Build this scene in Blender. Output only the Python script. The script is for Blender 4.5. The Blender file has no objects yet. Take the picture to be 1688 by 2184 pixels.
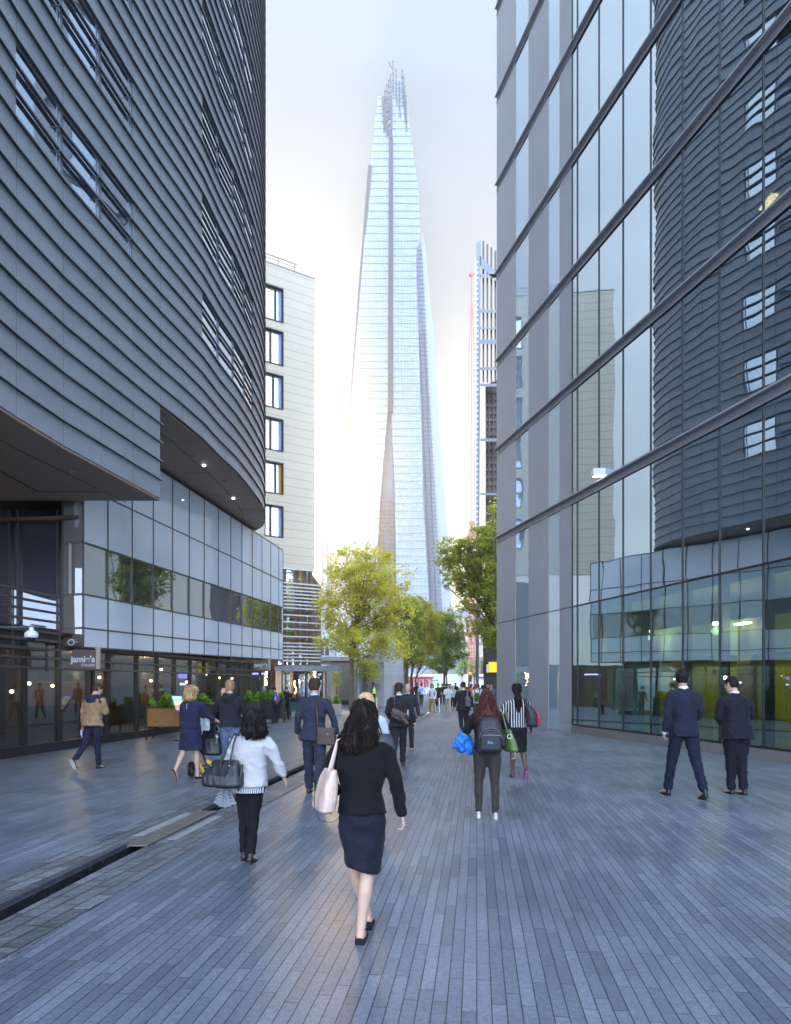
import bpy, bmesh, math, random
from mathutils import Vector, Matrix, noise
R = math.radians
random.seed(7)
C = bpy.context.scene.collection
# ---------------------------------------------------------------- camera, sky, sun, exposure
F, CX, HZ, EH = 1500.0, 844.0, 1458.0, 1.8      # focal length, optical axis and horizon of the photo measured on a 1688 x 2184 grid; eye height
def at(x, y, Y):                                 # the world point seen at (x, y) of that grid at distance Y
    return Vector(((x - CX) * Y / F, Y, EH + (HZ - y) * Y / F))
cam = bpy.data.cameras.new('camera')
cam.sensor_fit = 'HORIZONTAL'; cam.sensor_width = 36.0; cam.lens = F / 1688 * 36
cam.shift_x = 0.0; cam.shift_y = (HZ - 1092) / 1688
cam.clip_start = 0.05; cam.clip_end = 3000
camo = bpy.data.objects.new('camera', cam); C.objects.link(camo)
camo.location = (0, 0, EH); camo.rotation_euler = (R(90), 0, 0)
sc = bpy.context.scene
sc.camera = camo
SUN_EL, SUN_AZ = 13.5, -5.6
w = bpy.data.worlds.new('World'); sc.world = w; w.use_nodes = True
nt = w.node_tree; bg = nt.nodes['Background']
sky = nt.nodes.new('ShaderNodeTexSky'); sky.sky_type = 'NISHITA'; sky.sun_disc = False
sky.sun_elevation = R(SUN_EL); sky.sun_rotation = R(SUN_AZ); sky.air_density = 1.0; sky.dust_density = 1.5; sky.ozone_density = 2.0
tc = nt.nodes.new('ShaderNodeTexCoord'); mp = nt.nodes.new('ShaderNodeMapping'); mp.inputs['Scale'].default_value = (1, 1, 3.2)
nz = nt.nodes.new('ShaderNodeTexNoise'); nz.inputs['Scale'].default_value = 2.2; nz.inputs['Detail'].default_value = 5; nz.inputs['Roughness'].default_value = .5
cr = nt.nodes.new('ShaderNodeValToRGB'); cr.color_ramp.elements[0].position = .3; cr.color_ramp.elements[0].color = (.62, .62, .62, 1)
cr.color_ramp.elements[1].position = .72; cr.color_ramp.elements[1].color = (.92, .92, .92, 1)
mx = nt.nodes.new('ShaderNodeMixRGB'); mx.inputs[2].default_value = (7.0, 8.1, 9.7, 1)     # thin high overcast
nt.links.new(tc.outputs['Generated'], mp.inputs[0]); nt.links.new(mp.outputs[0], nz.inputs[0]); nt.links.new(nz.outputs[0], cr.inputs[0])
nt.links.new(cr.outputs[0], mx.inputs[0]); nt.links.new(sky.outputs[0], mx.inputs[1])
# the unseen sky behind the viewer is made brighter, added to light the facades
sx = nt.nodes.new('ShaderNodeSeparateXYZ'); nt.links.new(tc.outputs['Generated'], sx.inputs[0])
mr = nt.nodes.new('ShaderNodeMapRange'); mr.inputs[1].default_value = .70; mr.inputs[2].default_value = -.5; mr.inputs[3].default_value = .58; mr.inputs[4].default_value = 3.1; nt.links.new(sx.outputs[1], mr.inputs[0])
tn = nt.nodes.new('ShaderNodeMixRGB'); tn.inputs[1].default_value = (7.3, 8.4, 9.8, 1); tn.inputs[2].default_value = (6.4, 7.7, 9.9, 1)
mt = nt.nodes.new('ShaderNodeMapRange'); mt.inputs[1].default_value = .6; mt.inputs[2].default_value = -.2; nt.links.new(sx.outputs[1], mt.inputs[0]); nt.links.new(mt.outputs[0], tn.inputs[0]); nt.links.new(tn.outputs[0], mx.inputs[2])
vm = nt.nodes.new('ShaderNodeVectorMath'); vm.operation = 'SCALE'; nt.links.new(mx.outputs[0], vm.inputs[0]); cb = nt.nodes.new('ShaderNodeMapRange'); cb.inputs[1].default_value = .3; cb.inputs[2].default_value = .7; cb.inputs[3].default_value = .92; cb.inputs[4].default_value = 1.12; nt.links.new(nz.outputs[0], cb.inputs[0])
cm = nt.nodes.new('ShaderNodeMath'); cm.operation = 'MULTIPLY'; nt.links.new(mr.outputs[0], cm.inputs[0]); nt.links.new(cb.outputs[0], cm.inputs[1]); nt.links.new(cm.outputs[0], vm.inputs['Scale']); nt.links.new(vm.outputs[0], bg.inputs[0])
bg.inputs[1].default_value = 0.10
sl = bpy.data.lights.new('sun', 'SUN'); sl.energy = 1.2; sl.angle = R(14); sl.color = (1, .68, .32)
so = bpy.data.objects.new('sun', sl); C.objects.link(so)
_d = Vector((math.sin(R(SUN_AZ)) * math.cos(R(SUN_EL)), math.cos(R(SUN_AZ)) * math.cos(R(SUN_EL)), math.sin(R(SUN_EL))))
so.rotation_euler = _d.to_track_quat('Z', 'Y').to_euler(); so.location = _d * 50 + Vector((0, 0, 40))
sc.view_settings.view_transform = 'Standard'; sc.view_settings.look = 'None'
sc.view_settings.exposure = 1.18; sc.view_settings.gamma = 1.0
sc.cycles.max_bounces = 8; sc.cycles.transparent_max_bounces = 16; sc.cycles.volume_bounces = 0
sc.cycles.use_denoising = True; sc.cycles.sample_clamp_indirect = 6

# ---------------------------------------------------------------- helpers
class MB:
    """collects faces and links them as ONE mesh object"""
    def __init__(s): s.v = []; s.f = []; s.m = []; s.mi = 0
    def face(s, pts):
        n = len(s.v); s.v += [tuple(p) for p in pts]; s.f.append(tuple(range(n, n + len(pts)))); s.m.append(s.mi); return s
    def grid(s, rows, close=False):
        n = len(s.v); k = len(rows[0])
        for r in rows: s.v += [tuple(p) for p in r]
        for i in range(len(rows) - 1):
            for j in range(k if close else k - 1):
                a = n + i * k + j; b = n + i * k + (j + 1) % k
                s.f.append((a, b, b + k, a + k)); s.m.append(s.mi)
        return s
    def hexa(s, q0, q1):                         # prism between two equal polygons
        n = len(s.v); k = len(q0); s.v += [tuple(p) for p in q0] + [tuple(p) for p in q1]
        s.f.append(tuple(range(n + k - 1, n - 1, -1))); s.m.append(s.mi)
        s.f.append(tuple(range(n + k, n + 2 * k))); s.m.append(s.mi)
        for j in range(k):
            b = (j + 1) % k; s.f.append((n + j, n + b, n + k + b, n + k + j)); s.m.append(s.mi)
        return s
    def box(s, x0, x1, y0, y1, z0, z1):
        return s.hexa([(x0, y0, z0), (x1, y0, z0), (x1, y1, z0), (x0, y1, z0)], [(x0, y0, z1), (x1, y0, z1), (x1, y1, z1), (x0, y1, z1)])
    def wall(s, a, b, z0, z1, t0, t1):           # slab standing on the plan line a-b, from t0 to t1 along its right-hand normal
        a = Vector(a[:2]); b = Vector(b[:2]); d = (b - a).normalized(); n = Vector((d.y, -d.x))
        p = [a + n * t0, b + n * t0, b + n * t1, a + n * t1]
        return s.hexa([(q.x, q.y, z0) for q in p], [(q.x, q.y, z1) for q in p])
    def bar(s, a, b, w, h=None, up=(0, 0, 1)):   # square bar between two points
        a = Vector(a); b = Vector(b); d = (b - a).normalized(); up = Vector(up)
        if abs(d.dot(up)) > .95: up = Vector((0, 1, 0))
        u = d.cross(up).normalized(); v = u.cross(d); h = h or w; u *= w / 2; v *= h / 2
        return s.hexa([a - u - v, a + u - v, a + u + v, a - u + v], [b - u - v, b + u - v, b + u + v, b - u + v])
    def tube(s, pts, rs, n=8, cap=True):
        pts = [Vector(p) for p in pts]
        if not hasattr(rs, '__len__'): rs = [rs] * len(pts)
        rows = []; u = None
        for i, p in enumerate(pts):
            d = (pts[min(i + 1, len(pts) - 1)] - pts[max(i - 1, 0)]).normalized()
            if u is None:
                u = d.cross(Vector((0, 0, 1)))
                if u.length < .1: u = d.cross(Vector((0, 1, 0)))
            u = (u - d * u.dot(d)).normalized(); v = d.cross(u)
            rows.append([p + (u * math.cos(2 * math.pi * j / n) + v * math.sin(2 * math.pi * j / n)) * rs[i] for j in range(n)])
        s.grid(rows, True)
        if cap: s.face(list(reversed(rows[0]))); s.face(rows[-1])
        return s
    def loft(s, rings, n=16, p=2.0):             # rings of (centre, u axis, v axis); superellipse power p
        rows = []
        for c, u, v in rings:
            c = Vector(c); u = Vector(u); v = Vector(v); r = []
            for j in range(n):
                a = 2 * math.pi * j / n; ca, sa = math.cos(a), math.sin(a)
                r.append(c + u * (abs(ca) ** (2 / p) * (1 if ca >= 0 else -1)) + v * (abs(sa) ** (2 / p) * (1 if sa >= 0 else -1)))
            rows.append(r)
        s.grid(rows, True); s.face(list(reversed(rows[0]))); s.face(rows[-1])
        return s
    def ball(s, c, r, n=10, sx=1, sy=1, sz=1):
        c = Vector(c); rows = []
        for i in range(1, n):
            t = math.pi * i / n
            rows.append([c + Vector((r * sx * math.sin(t) * math.cos(2 * math.pi * j / (2 * n)), r * sy * math.sin(t) * math.sin(2 * math.pi * j / (2 * n)), r * sz * math.cos(t))) for j in range(2 * n)])
        s.grid(list(reversed(rows)), True); s.face(rows[0]); s.face(list(reversed(rows[-1])))
        return s
    def build(s, name, mat, parent=None, smooth=False, local=False):
        me = bpy.data.meshes.new(name)
        off = Vector((0, 0, 0)) if (local or parent is None) else OFF.get(parent.name, Vector((0, 0, 0)))
        me.from_pydata([(a - off.x, b - off.y, c - off.z) for a, b, c in s.v], [], s.f)
        mats = mat if isinstance(mat, (list, tuple)) else [mat]
        for m_ in mats: me.materials.append(m_)
        if len(mats) > 1: me.polygons.foreach_set('material_index', s.m)
        if smooth: me.polygons.foreach_set('use_smooth', [True] * len(me.polygons))
        me.update(); me.validate()
        bm = bmesh.new(); bm.from_mesh(me)
        bmesh.ops.recalc_face_normals(bm, faces=bm.faces) if not getattr(s, 'keep', False) else None
        bm.to_mesh(me); bm.free()
        o = bpy.data.objects.new(name, me); C.objects.link(o)
        if parent is not None: o.parent = parent; OFF[o.name] = off
        return o
OFF = {}
def thing(name, label, cat, loc=(0, 0, 0), rz=0, group=None):
    o = bpy.data.objects.new(name, None); C.objects.link(o); o.location = loc; o.rotation_euler = (0, 0, rz)
    o.empty_display_size = .2
    o['label'] = label; o['category'] = cat
    if group: o['group'] = group
    OFF[o.name] = Vector(loc)
    return o
def tag(o, label, cat, group=None):
    o['label'] = label; o['category'] = cat
    if group: o['group'] = group
    return o
def struct(o): o['kind'] = 'structure'; return o

def mat(name, col, rough=.6, metal=0.0, var=0.0, vscale=3.0, bump=0.0, bscale=40.0, spec=.5, coat=0.0, stretch=(1, 1, 1), sheen=0, emit=None, es=1.0, trans=0.0):
    m = bpy.data.materials.new(name); m.use_nodes = True; t = m.node_tree; b = t.nodes['Principled BSDF']
    b.inputs['Base Color'].default_value = (*col, 1); b.inputs['Roughness'].default_value = rough; b.inputs['Metallic'].default_value = metal
    b.inputs['Specular IOR Level'].default_value = spec; b.inputs['Coat Weight'].default_value = coat
    if sheen: b.inputs['Sheen Weight'].default_value = sheen; b.inputs['Sheen Roughness'].default_value = .5
    if emit: b.inputs['Emission Color'].default_value = (*emit, 1); b.inputs['Emission Strength'].default_value = es
    if var or bump:
        c = t.nodes.new('ShaderNodeTexCoord'); mpn = t.nodes.new('ShaderNodeMapping'); mpn.inputs['Scale'].default_value = stretch
        t.links.new(c.outputs['Object'], mpn.inputs[0])
        if var:
            n = t.nodes.new('ShaderNodeTexNoise'); n.inputs['Scale'].default_value = vscale; n.inputs['Detail'].default_value = 5
            t.links.new(mpn.outputs[0], n.inputs[0])
            r = t.nodes.new('ShaderNodeValToRGB'); r.color_ramp.elements[0].position = .3; r.color_ramp.elements[1].position = .7
            r.color_ramp.elements[0].color = (*[x * (1 - var) for x in col], 1); r.color_ramp.elements[1].color = (*[min(1, x * (1 + var)) for x in col], 1)
            t.links.new(n.outputs[0], r.inputs[0]); t.links.new(r.outputs[0], b.inputs['Base Color'])
        if bump:
            n = t.nodes.new('ShaderNodeTexNoise'); n.inputs['Scale'].default_value = bscale; n.inputs['Detail'].default_value = 4
            t.links.new(mpn.outputs[0], n.inputs[0])
            u = t.nodes.new('ShaderNodeBump'); u.inputs['Strength'].default_value = bump; u.inputs['Distance'].default_value = .02
            t.links.new(n.outputs[0], u.inputs['Height']); t.links.new(u.outputs[0], b.inputs['Normal'])
    return m
def glass(name, base, refl=.5, tint=(.8, .9, 1), see=0.0, wav=.02, wscale=.8, rough=.01, top=1.0):
    """coated window glass: a mirror layer over a dark body, partly see-through when see > 0"""
    m = bpy.data.materials.new(name); m.use_nodes = True; t = m.node_tree; t.nodes.clear()
    out = t.nodes.new('ShaderNodeOutputMaterial'); g = t.nodes.new('ShaderNodeBsdfGlossy'); g.inputs['Color'].default_value = (*tint, 1); g.inputs['Roughness'].default_value = rough
    d = t.nodes.new('ShaderNodeBsdfDiffuse'); d.inputs['Color'].default_value = (*base, 1)
    tr = t.nodes.new('ShaderNodeBsdfTransparent'); tr.inputs['Color'].default_value = (.75, .86, .84, 1)
    m1 = t.nodes.new('ShaderNodeMixShader'); m1.inputs[0].default_value = see
    t.links.new(d.outputs[0], m1.inputs[1]); t.links.new(tr.outputs[0], m1.inputs[2])
    ge = t.nodes.new('ShaderNodeNewGeometry'); dt = t.nodes.new('ShaderNodeVectorMath'); dt.operation = 'DOT_PRODUCT'; t.links.new(ge.outputs['Incoming'], dt.inputs[0]); t.links.new(ge.outputs['Normal'], dt.inputs[1])
    ab = t.nodes.new('ShaderNodeMath'); ab.operation = 'ABSOLUTE'; t.links.new(dt.outputs['Value'], ab.inputs[0])
    on = t.nodes.new('ShaderNodeMath'); on.operation = 'SUBTRACT'; on.inputs[0].default_value = 1; t.links.new(ab.outputs[0], on.inputs[1])
    lw = t.nodes.new('ShaderNodeMath'); lw.operation = 'POWER'; lw.inputs[1].default_value = 4; t.links.new(on.outputs[0], lw.inputs[0])     # Schlick, the same from both sides
    mm = t.nodes.new('ShaderNodeMapRange'); mm.inputs[1].default_value = 0; mm.inputs[2].default_value = 1; mm.inputs[3].default_value = refl; mm.inputs[4].default_value = top
    t.links.new(lw.outputs[0], mm.inputs[0])
    m2 = t.nodes.new('ShaderNodeMixShader'); t.links.new(mm.outputs[0], m2.inputs[0]); t.links.new(m1.outputs[0], m2.inputs[1]); t.links.new(g.outputs[0], m2.inputs[2])
    if wav:
        c = t.nodes.new('ShaderNodeTexCoord'); n = t.nodes.new('ShaderNodeTexNoise'); n.inputs['Scale'].default_value = wscale; n.inputs['Detail'].default_value = 1
        oi = t.nodes.new('ShaderNodeObjectInfo'); ra = t.nodes.new('ShaderNodeVectorMath'); ra.operation = 'MULTIPLY_ADD'; ra.inputs[1].default_value = (40, 40, 40); t.links.new(oi.outputs['Random'], ra.inputs[0]); t.links.new(c.outputs['Object'], ra.inputs[2]); t.links.new(ra.outputs[0], n.inputs[0]); u = t.nodes.new('ShaderNodeBump'); u.inputs['Strength'].default_value = 1; u.inputs['Distance'].default_value = wav
        t.links.new(n.outputs[0], u.inputs['Height']); t.links.new(u.outputs[0], g.inputs['Normal'])
    t.links.new(m2.outputs[0], out.inputs[0])
    return m
def lines_mat(name, col, line, scale, rough=.5, axis='z', metal=0, width=.03, var=.05):
    """a flat cladding with regular fine joints along one axis"""
    m = mat(name, col, rough, metal); t = m.node_tree; b = t.nodes['Principled BSDF']
    c = t.nodes.new('ShaderNodeTexCoord'); s = t.nodes.new('ShaderNodeSeparateXYZ'); t.links.new(c.outputs['Object'], s.inputs[0])
    a = t.nodes.new('ShaderNodeMath'); a.operation = 'MULTIPLY'; a.inputs[1].default_value = scale
    t.links.new(s.outputs['XYZ'.index(axis.upper())], a.inputs[0])
    fr = t.nodes.new('ShaderNodeMath'); fr.operation = 'FRACT'; t.links.new(a.outputs[0], fr.inputs[0])
    lt = t.nodes.new('ShaderNodeMath'); lt.operation = 'LESS_THAN'; lt.inputs[1].default_value = width; t.links.new(fr.outputs[0], lt.inputs[0])
    fl = t.nodes.new('ShaderNodeMath'); fl.operation = 'FLOOR'; t.links.new(a.outputs[0], fl.inputs[0])
    n = t.nodes.new('ShaderNodeTexNoise'); n.inputs['Scale'].default_value = .7; t.links.new(c.outputs['Object'], n.inputs[0])
    r = t.nodes.new('ShaderNodeValToRGB'); r.color_ramp.elements[0].position = .3; r.color_ramp.elements[1].position = .7
    r.color_ramp.elements[0].color = (*[x * (1 - var) for x in col], 1); r.color_ramp.elements[1].color = (*[x * (1 + var) for x in col], 1); t.links.new(n.outputs[0], r.inputs[0])
    x = t.nodes.new('ShaderNodeMixRGB'); x.inputs[2].default_value = (*line, 1); t.links.new(lt.outputs[0], x.inputs[0]); t.links.new(r.outputs[0], x.inputs[1])
    t.links.new(x.outputs[0], b.inputs['Base Color'])
    return m
def lerp(a, b, t): return a + (b - a) * t
def text(body, size, matl, name, mtx, parent=None, extrude=.004, bold=0.0, align='LEFT'):
    cu = bpy.data.curves.new(name, 'FONT'); cu.body = body; cu.size = size; cu.extrude = extrude; cu.offset = bold; cu.align_x = align
    o = bpy.data.objects.new(name, cu); C.objects.link(o)
    dg = bpy.context.evaluated_depsgraph_get(); me = bpy.data.meshes.new_from_object(o.evaluated_get(dg))
    bpy.data.objects.remove(o); bpy.data.curves.remove(cu)
    me.materials.clear(); me.materials.append(matl)
    off = OFF.get(parent.name, Vector((0, 0, 0))) if parent is not None else Vector((0, 0, 0))
    me.transform(Matrix.Translation(-off) @ mtx)
    o = bpy.data.objects.new(name, me); C.objects.link(o)
    if parent is not None: o.parent = parent
    return o
# ================================================================= materials of the setting
M = {}
def paving_mat(name, ang, bw, bh, mortar, c1, c2, cm, rough, bumpd=.004, riven=0.0):
    m = bpy.data.materials.new(name); m.use_nodes = True; t = m.node_tree; b = t.nodes['Principled BSDF']
    c = t.nodes.new('ShaderNodeTexCoord'); p = t.nodes.new('ShaderNodeMapping'); p.inputs['Rotation'].default_value = (0, 0, R(-(90 - ang)))
    t.links.new(c.outputs['Object'], p.inputs[0])
    k = t.nodes.new('ShaderNodeTexBrick'); k.offset = .37; k.offset_frequency = 2; k.squash = .8; k.squash_frequency = 3
    k.inputs['Scale'].default_value = 1; k.inputs['Brick Width'].default_value = bw; k.inputs['Row Height'].default_value = bh
    k.inputs['Mortar Size'].default_value = mortar; k.inputs['Mortar Smooth'].default_value = .3; k.inputs['Bias'].default_value = -.1
    k.inputs['Color1'].default_value = (*c1, 1); k.inputs['Color2'].default_value = (*c2, 1); k.inputs['Mortar'].default_value = (*cm, 1)
    t.links.new(p.outputs[0], k.inputs[0])
    n1 = t.nodes.new('ShaderNodeTexNoise'); n1.inputs['Scale'].default_value = 1.1; n1.inputs['Detail'].default_value = 6; t.links.new(c.outputs['Object'], n1.inputs[0])
    n2 = t.nodes.new('ShaderNodeTexNoise'); n2.inputs['Scale'].default_value = 28; n2.inputs['Detail'].default_value = 6; n2.inputs['Roughness'].default_value = .7; t.links.new(c.outputs['Object'], n2.inputs[0])
    mr = t.nodes.new('ShaderNodeMapRange'); mr.inputs[1].default_value = .3; mr.inputs[2].default_value = .7; mr.inputs[3].default_value = .85; mr.inputs[4].default_value = 1.17; t.links.new(n1.outputs[0], mr.inputs[0])
    mr2 = t.nodes.new('ShaderNodeMapRange'); mr2.inputs[1].default_value = .3; mr2.inputs[2].default_value = .7; mr2.inputs[3].default_value = .66; mr2.inputs[4].default_value = 1.42; t.links.new(n2.outputs[0], mr2.inputs[0])
    mu = t.nodes.new('ShaderNodeMath'); mu.operation = 'MULTIPLY'; t.links.new(mr.outputs[0], mu.inputs[0]); t.links.new(mr2.outputs[0], mu.inputs[1])
    vo = t.nodes.new('ShaderNodeTexVoronoi'); vo.inputs['Scale'].default_value = 1.7; t.links.new(c.outputs['Object'], vo.inputs[0])      # trodden gum and pale specks
    vl = t.nodes.new('ShaderNodeMapRange'); vl.inputs[1].default_value = .022; vl.inputs[2].default_value = .034; vl.inputs[3].default_value = 1.55; vl.inputs[4].default_value = 1.0; t.links.new(vo.outputs['Distance'], vl.inputs[0])
    n4 = t.nodes.new('ShaderNodeTexNoise'); n4.inputs['Scale'].default_value = .33; n4.inputs['Detail'].default_value = 7; n4.inputs['Roughness'].default_value = .65; t.links.new(c.outputs['Object'], n4.inputs[0])
    v4 = t.nodes.new('ShaderNodeMapRange'); v4.inputs[1].default_value = .35; v4.inputs[2].default_value = .62; v4.inputs[3].default_value = .74; v4.inputs[4].default_value = 1.12; t.links.new(n4.outputs[0], v4.inputs[0])
    m3 = t.nodes.new('ShaderNodeMath'); m3.operation = 'MULTIPLY'; t.links.new(mu.outputs[0], m3.inputs[0]); t.links.new(vl.outputs[0], m3.inputs[1])
    m4 = t.nodes.new('ShaderNodeMath'); m4.operation = 'MULTIPLY'; t.links.new(m3.outputs[0], m4.inputs[0]); t.links.new(v4.outputs[0], m4.inputs[1]); mu = m4
    v = t.nodes.new('ShaderNodeVectorMath'); v.operation = 'SCALE'; t.links.new(k.outputs['Color'], v.inputs[0]); t.links.new(mu.outputs[0], v.inputs['Scale'])
    t.links.new(v.outputs[0], b.inputs['Base Color'])
    rr = t.nodes.new('ShaderNodeMapRange'); rr.inputs[1].default_value = .3; rr.inputs[2].default_value = .7; rr.inputs[3].default_value = rough - .03; rr.inputs[4].default_value = rough + .04; t.links.new(n1.outputs[0], rr.inputs[0]); t.links.new(rr.outputs[0], b.inputs['Roughness'])
    b.inputs['Specular IOR Level'].default_value = .55
    # relief: joints sunk, each slate tilted a touch, fine grain
    ad = t.nodes.new('ShaderNodeMath'); ad.operation = 'MULTIPLY_ADD'; ad.inputs[1].default_value = -1.0
    t.links.new(k.outputs['Fac'], ad.inputs[0])
    n3 = t.nodes.new('ShaderNodeTexNoise'); n3.inputs['Scale'].default_value = 9 if riven else 60; n3.inputs['Detail'].default_value = 5; t.links.new(c.outputs['Object'], n3.inputs[0])
    sc_ = t.nodes.new('ShaderNodeMath'); sc_.operation = 'MULTIPLY'; sc_.inputs[1].default_value = (3.0 if riven else .14); t.links.new(n3.outputs[0], sc_.inputs[0]); t.links.new(sc_.outputs[0], ad.inputs[2])
    bu = t.nodes.new('ShaderNodeBump'); bu.inputs['Distance'].default_value = bumpd; bu.inputs['Strength'].default_value = .8
    t.links.new(ad.outputs[0], bu.inputs['Height']); t.links.new(bu.outputs[0], b.inputs['Normal'])
    return m
M['paving'] = paving_mat('slate_planks', 6.6, .86, .083, .0032, (.098, .118, .158), (.165, .192, .244), (.010, .011, .015), .37)
M['riven'] = paving_mat('riven_slate', 7.6, .5, .15, .008, (.085, .095, .115), (.17, .18, .21), (.01, .011, .014), .42, .02, 1.0)
M['channel'] = mat('wet_stone', (.03, .033, .04), .15, var=.4, vscale=8)
M['cladding'] = mat('grey_metal_cladding', (.27, .285, .32), .36, metal=.12, var=.07, vscale=.8, bump=.15, bscale=90)
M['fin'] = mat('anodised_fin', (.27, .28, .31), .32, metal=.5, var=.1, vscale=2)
M['fin_under'] = mat('shaded_fin_underside', (.045, .048, .058), .5)  # underside of the same fin, its shade put into a darker colour
M['dark'] = mat('dark_backing', (.02, .02, .024), .6)
M['soffit'] = mat('soffit_board', (.30, .20, .135), .55, var=.06, vscale=.6)  # brown warmed, the flare's glow put into the base colour
M['frame'] = mat('dark_bronze_frame', (.035, .032, .032), .35, metal=.5)
M['bronze'] = mat('brown_mullion', (.10, .085, .08), .35, metal=.4)
M['tower_glass'] = glass('tower_window_glass', (.04, .055, .075), .78, (.86, .93, 1), wav=.01)
M['band'] = None
M['shop_glass'] = glass('shop_glass', (.02, .02, .02), .07, (.8, .85, .95), see=.9, wav=.002, wscale=.5, top=.5)
M['lobby_glass'] = glass('lobby_glass', (.02, .02, .035), .18, (.8, .85, 1), see=.35, wav=.006, wscale=.5)
M['off_glass'] = glass('office_glass', (.02, .045, .055), .58, (.78, .88, .94), see=.45, wav=.006, wscale=.6)
M['gf_glass'] = glass('ground_floor_glass', (.02, .04, .045), .32, (.7, .86, .95), see=.9, wav=.004, wscale=.6)
M['strip_glass'] = glass('translucent_strip_glass', (.30, .42, .50), .30, (.85, .93, 1), wav=.006, wscale=.8)
M['stone'] = lines_mat('ribbed_grey_panel', (.36, .36, .385), (.24, .24, .26), 9.0, .45, 'y', width=.09, var=.05)
M['stone2'] = mat('smooth_grey_ledge', (.25, .245, .26), .45, var=.06, vscale=2)
M['plinth'] = mat('granite_plinth', (.19, .175, .17), .5, var=.15, vscale=30)
M['beige'] = lines_mat('beige_plank_cladding', (.62, .55, .42), (.27, .24, .19), 1.62, .6, 'z', width=.045, var=.03)
M['beige_glass'] = glass('pale_window_glass', (.5, .55, .62), .5, (.95, .97, 1), wav=.004)
M['wood'] = mat('warm_wood', (.30, .12, .03), .5, var=.3, vscale=6, stretch=(1, 1, 12))
M['palewood'] = mat('pale_weathered_wood', (.42, .33, .28), .7, var=.25, vscale=5, stretch=(6, 6, 1))
M['steel'] = mat('painted_grey_steel', (.20, .22, .26), .4, metal=.3, var=.1)
M['brushed'] = mat('brushed_steel', (.55, .56, .58), .25, metal=1.0)
M['brown'] = mat('dark_brown_wall', (.10, .05, .03), .7, var=.3, vscale=2)
M['white'] = mat('white_paint', (.75, .76, .78), .45)
M['offwhite'] = mat('soft_white', (.6, .6, .6), .6)
M['red'] = mat('red_paint', (.55, .05, .06), .45)
M['yellow'] = mat('yellow_paint', (.80, .46, .01), .45)
M['yellow_wall'] = mat('mustard_wall', (.52, .46, .008), .6, var=.08, vscale=.7)
M['black'] = mat('black_paint', (.012, .012, .014), .4)
M['lamp'] = mat('warm_lamp', (1, .8, .5), .5, emit=(1, .62, .28), es=14)
M['lampw'] = mat('white_lamp', (1, .95, .85), .5, emit=(1, .93, .8), es=8)
M['neon'] = mat('purple_light_strip', (.2, .2, 1), .5, emit=(.25, .22, 1), es=4)
M['granite'] = mat('grey_granite', (.22, .22, .235), .6, var=.1, vscale=25)
M['curtain'] = mat('pale_curtain', (.5, .47, .45), .8)

# ================================================================= ground with the open water channel
rill = [(5.0, -3.10), (5.43, -3.06), (7.67, -2.86), (10.5, -2.53), (14.5, -2.0), (19.7, -1.32), (27, -.30), (35, .84), (44, 2.1)]
g = MB(); WD = .085
st = [(-25, None)] + [(-2, -3.9)] + [(1.5, -3.45)] + rill + [(44.01, None), (900, None)]
rl = [(a, b) for a, b in st if b is not None]
g.face([(-400, -60, 0), (400, -60, 0), (400, rl[0][0], 0), (-400, rl[0][0], 0)])
g.face([(-900, 44, 0), (900, 44, 0), (900, 1500, 0), (-900, 1500, 0)])
for (y0, x0), (y1, x1) in zip(rl, rl[1:]):
    g.face([(-400, y0, 0), (x0 - WD, y0, 0), (x1 - WD, y1, 0), (-400, y1, 0)])
    g.face([(x0 + WD, y0, 0), (400, y0, 0), (400, y1, 0), (x1 + WD, y1, 0)])
g.keep = False
struct(g.build('paving', M['paving']))
ch = MB()
for (y0, x0), (y1, x1) in zip(rl, rl[1:]):
    ch.face([(x0 - WD, y0, -.11), (x0 + WD, y0, -.11), (x1 + WD, y1, -.11), (x1 - WD, y1, -.11)])
    ch.face([(x0 - WD, y0, -.11), (x1 - WD, y1, -.11), (x1 - WD, y1, -.001), (x0 - WD, y0, -.001)])
    ch.face([(x0 + WD, y0, -.11), (x1 + WD, y1, -.11), (x1 + WD, y1, -.001), (x0 + WD, y0, -.001)])
struct(ch.build('water_channel', M['channel']))
# raised kerb on the far side of the channel and riven stone either side
M['kerb'] = mat('dark_slate_kerb', (.065, .07, .085), .45, var=.3, vscale=9, bump=.5, bscale=30)
M['cover_plate'] = mat('steel_cover_plate', (.22, .215, .20), .35, metal=.6, var=.3, vscale=5, stretch=(1, 6, 1), bump=.3, bscale=60)
covers = (7.72, 9.8)
kb = MB(); rv = MB()
def seg(mb, y0, y1, o0, o1, z0, z1):
    n = max(1, int((y1 - y0) / .9))
    for i in range(n):
        ya = lerp(y0, y1, i / n) + .004; yb = lerp(y0, y1, (i + 1) / n) - .004
        xa, xb = rx(ya), rx(yb)
        mb.hexa([(xa + o0, ya, z0), (xa + o1, ya, z0), (xb + o1, yb, z0), (xb + o0, yb, z0)], [(xa + o0, ya, z1), (xa + o1, ya, z1), (xb + o1, yb, z1), (xb + o0, yb, z1)])
def rx(y):
    for (y0, x0), (y1, x1) in zip(rl, rl[1:]):
        if y0 <= y <= y1: return lerp(x0, x1, (y - y0) / (y1 - y0))
    return rl[-1][1]
seg(kb, 1.6, covers[0] - .02, -.17, -.088, -.05, .045); seg(kb, covers[1] + .02, 43.9, -.17, -.088, -.05, .045)
struct(kb.build('kerb', M['kerb']))
seg(rv, 1.6, 44, -.62, -.175, -.02, .006); seg(rv, 1.6, 44, .09, .62, -.02, .006)
struct(rv.build('riven_stone_strip', M['riven']))
cp = MB(); ya, yb = covers
xa, xb = rx(ya), rx(yb)
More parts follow.
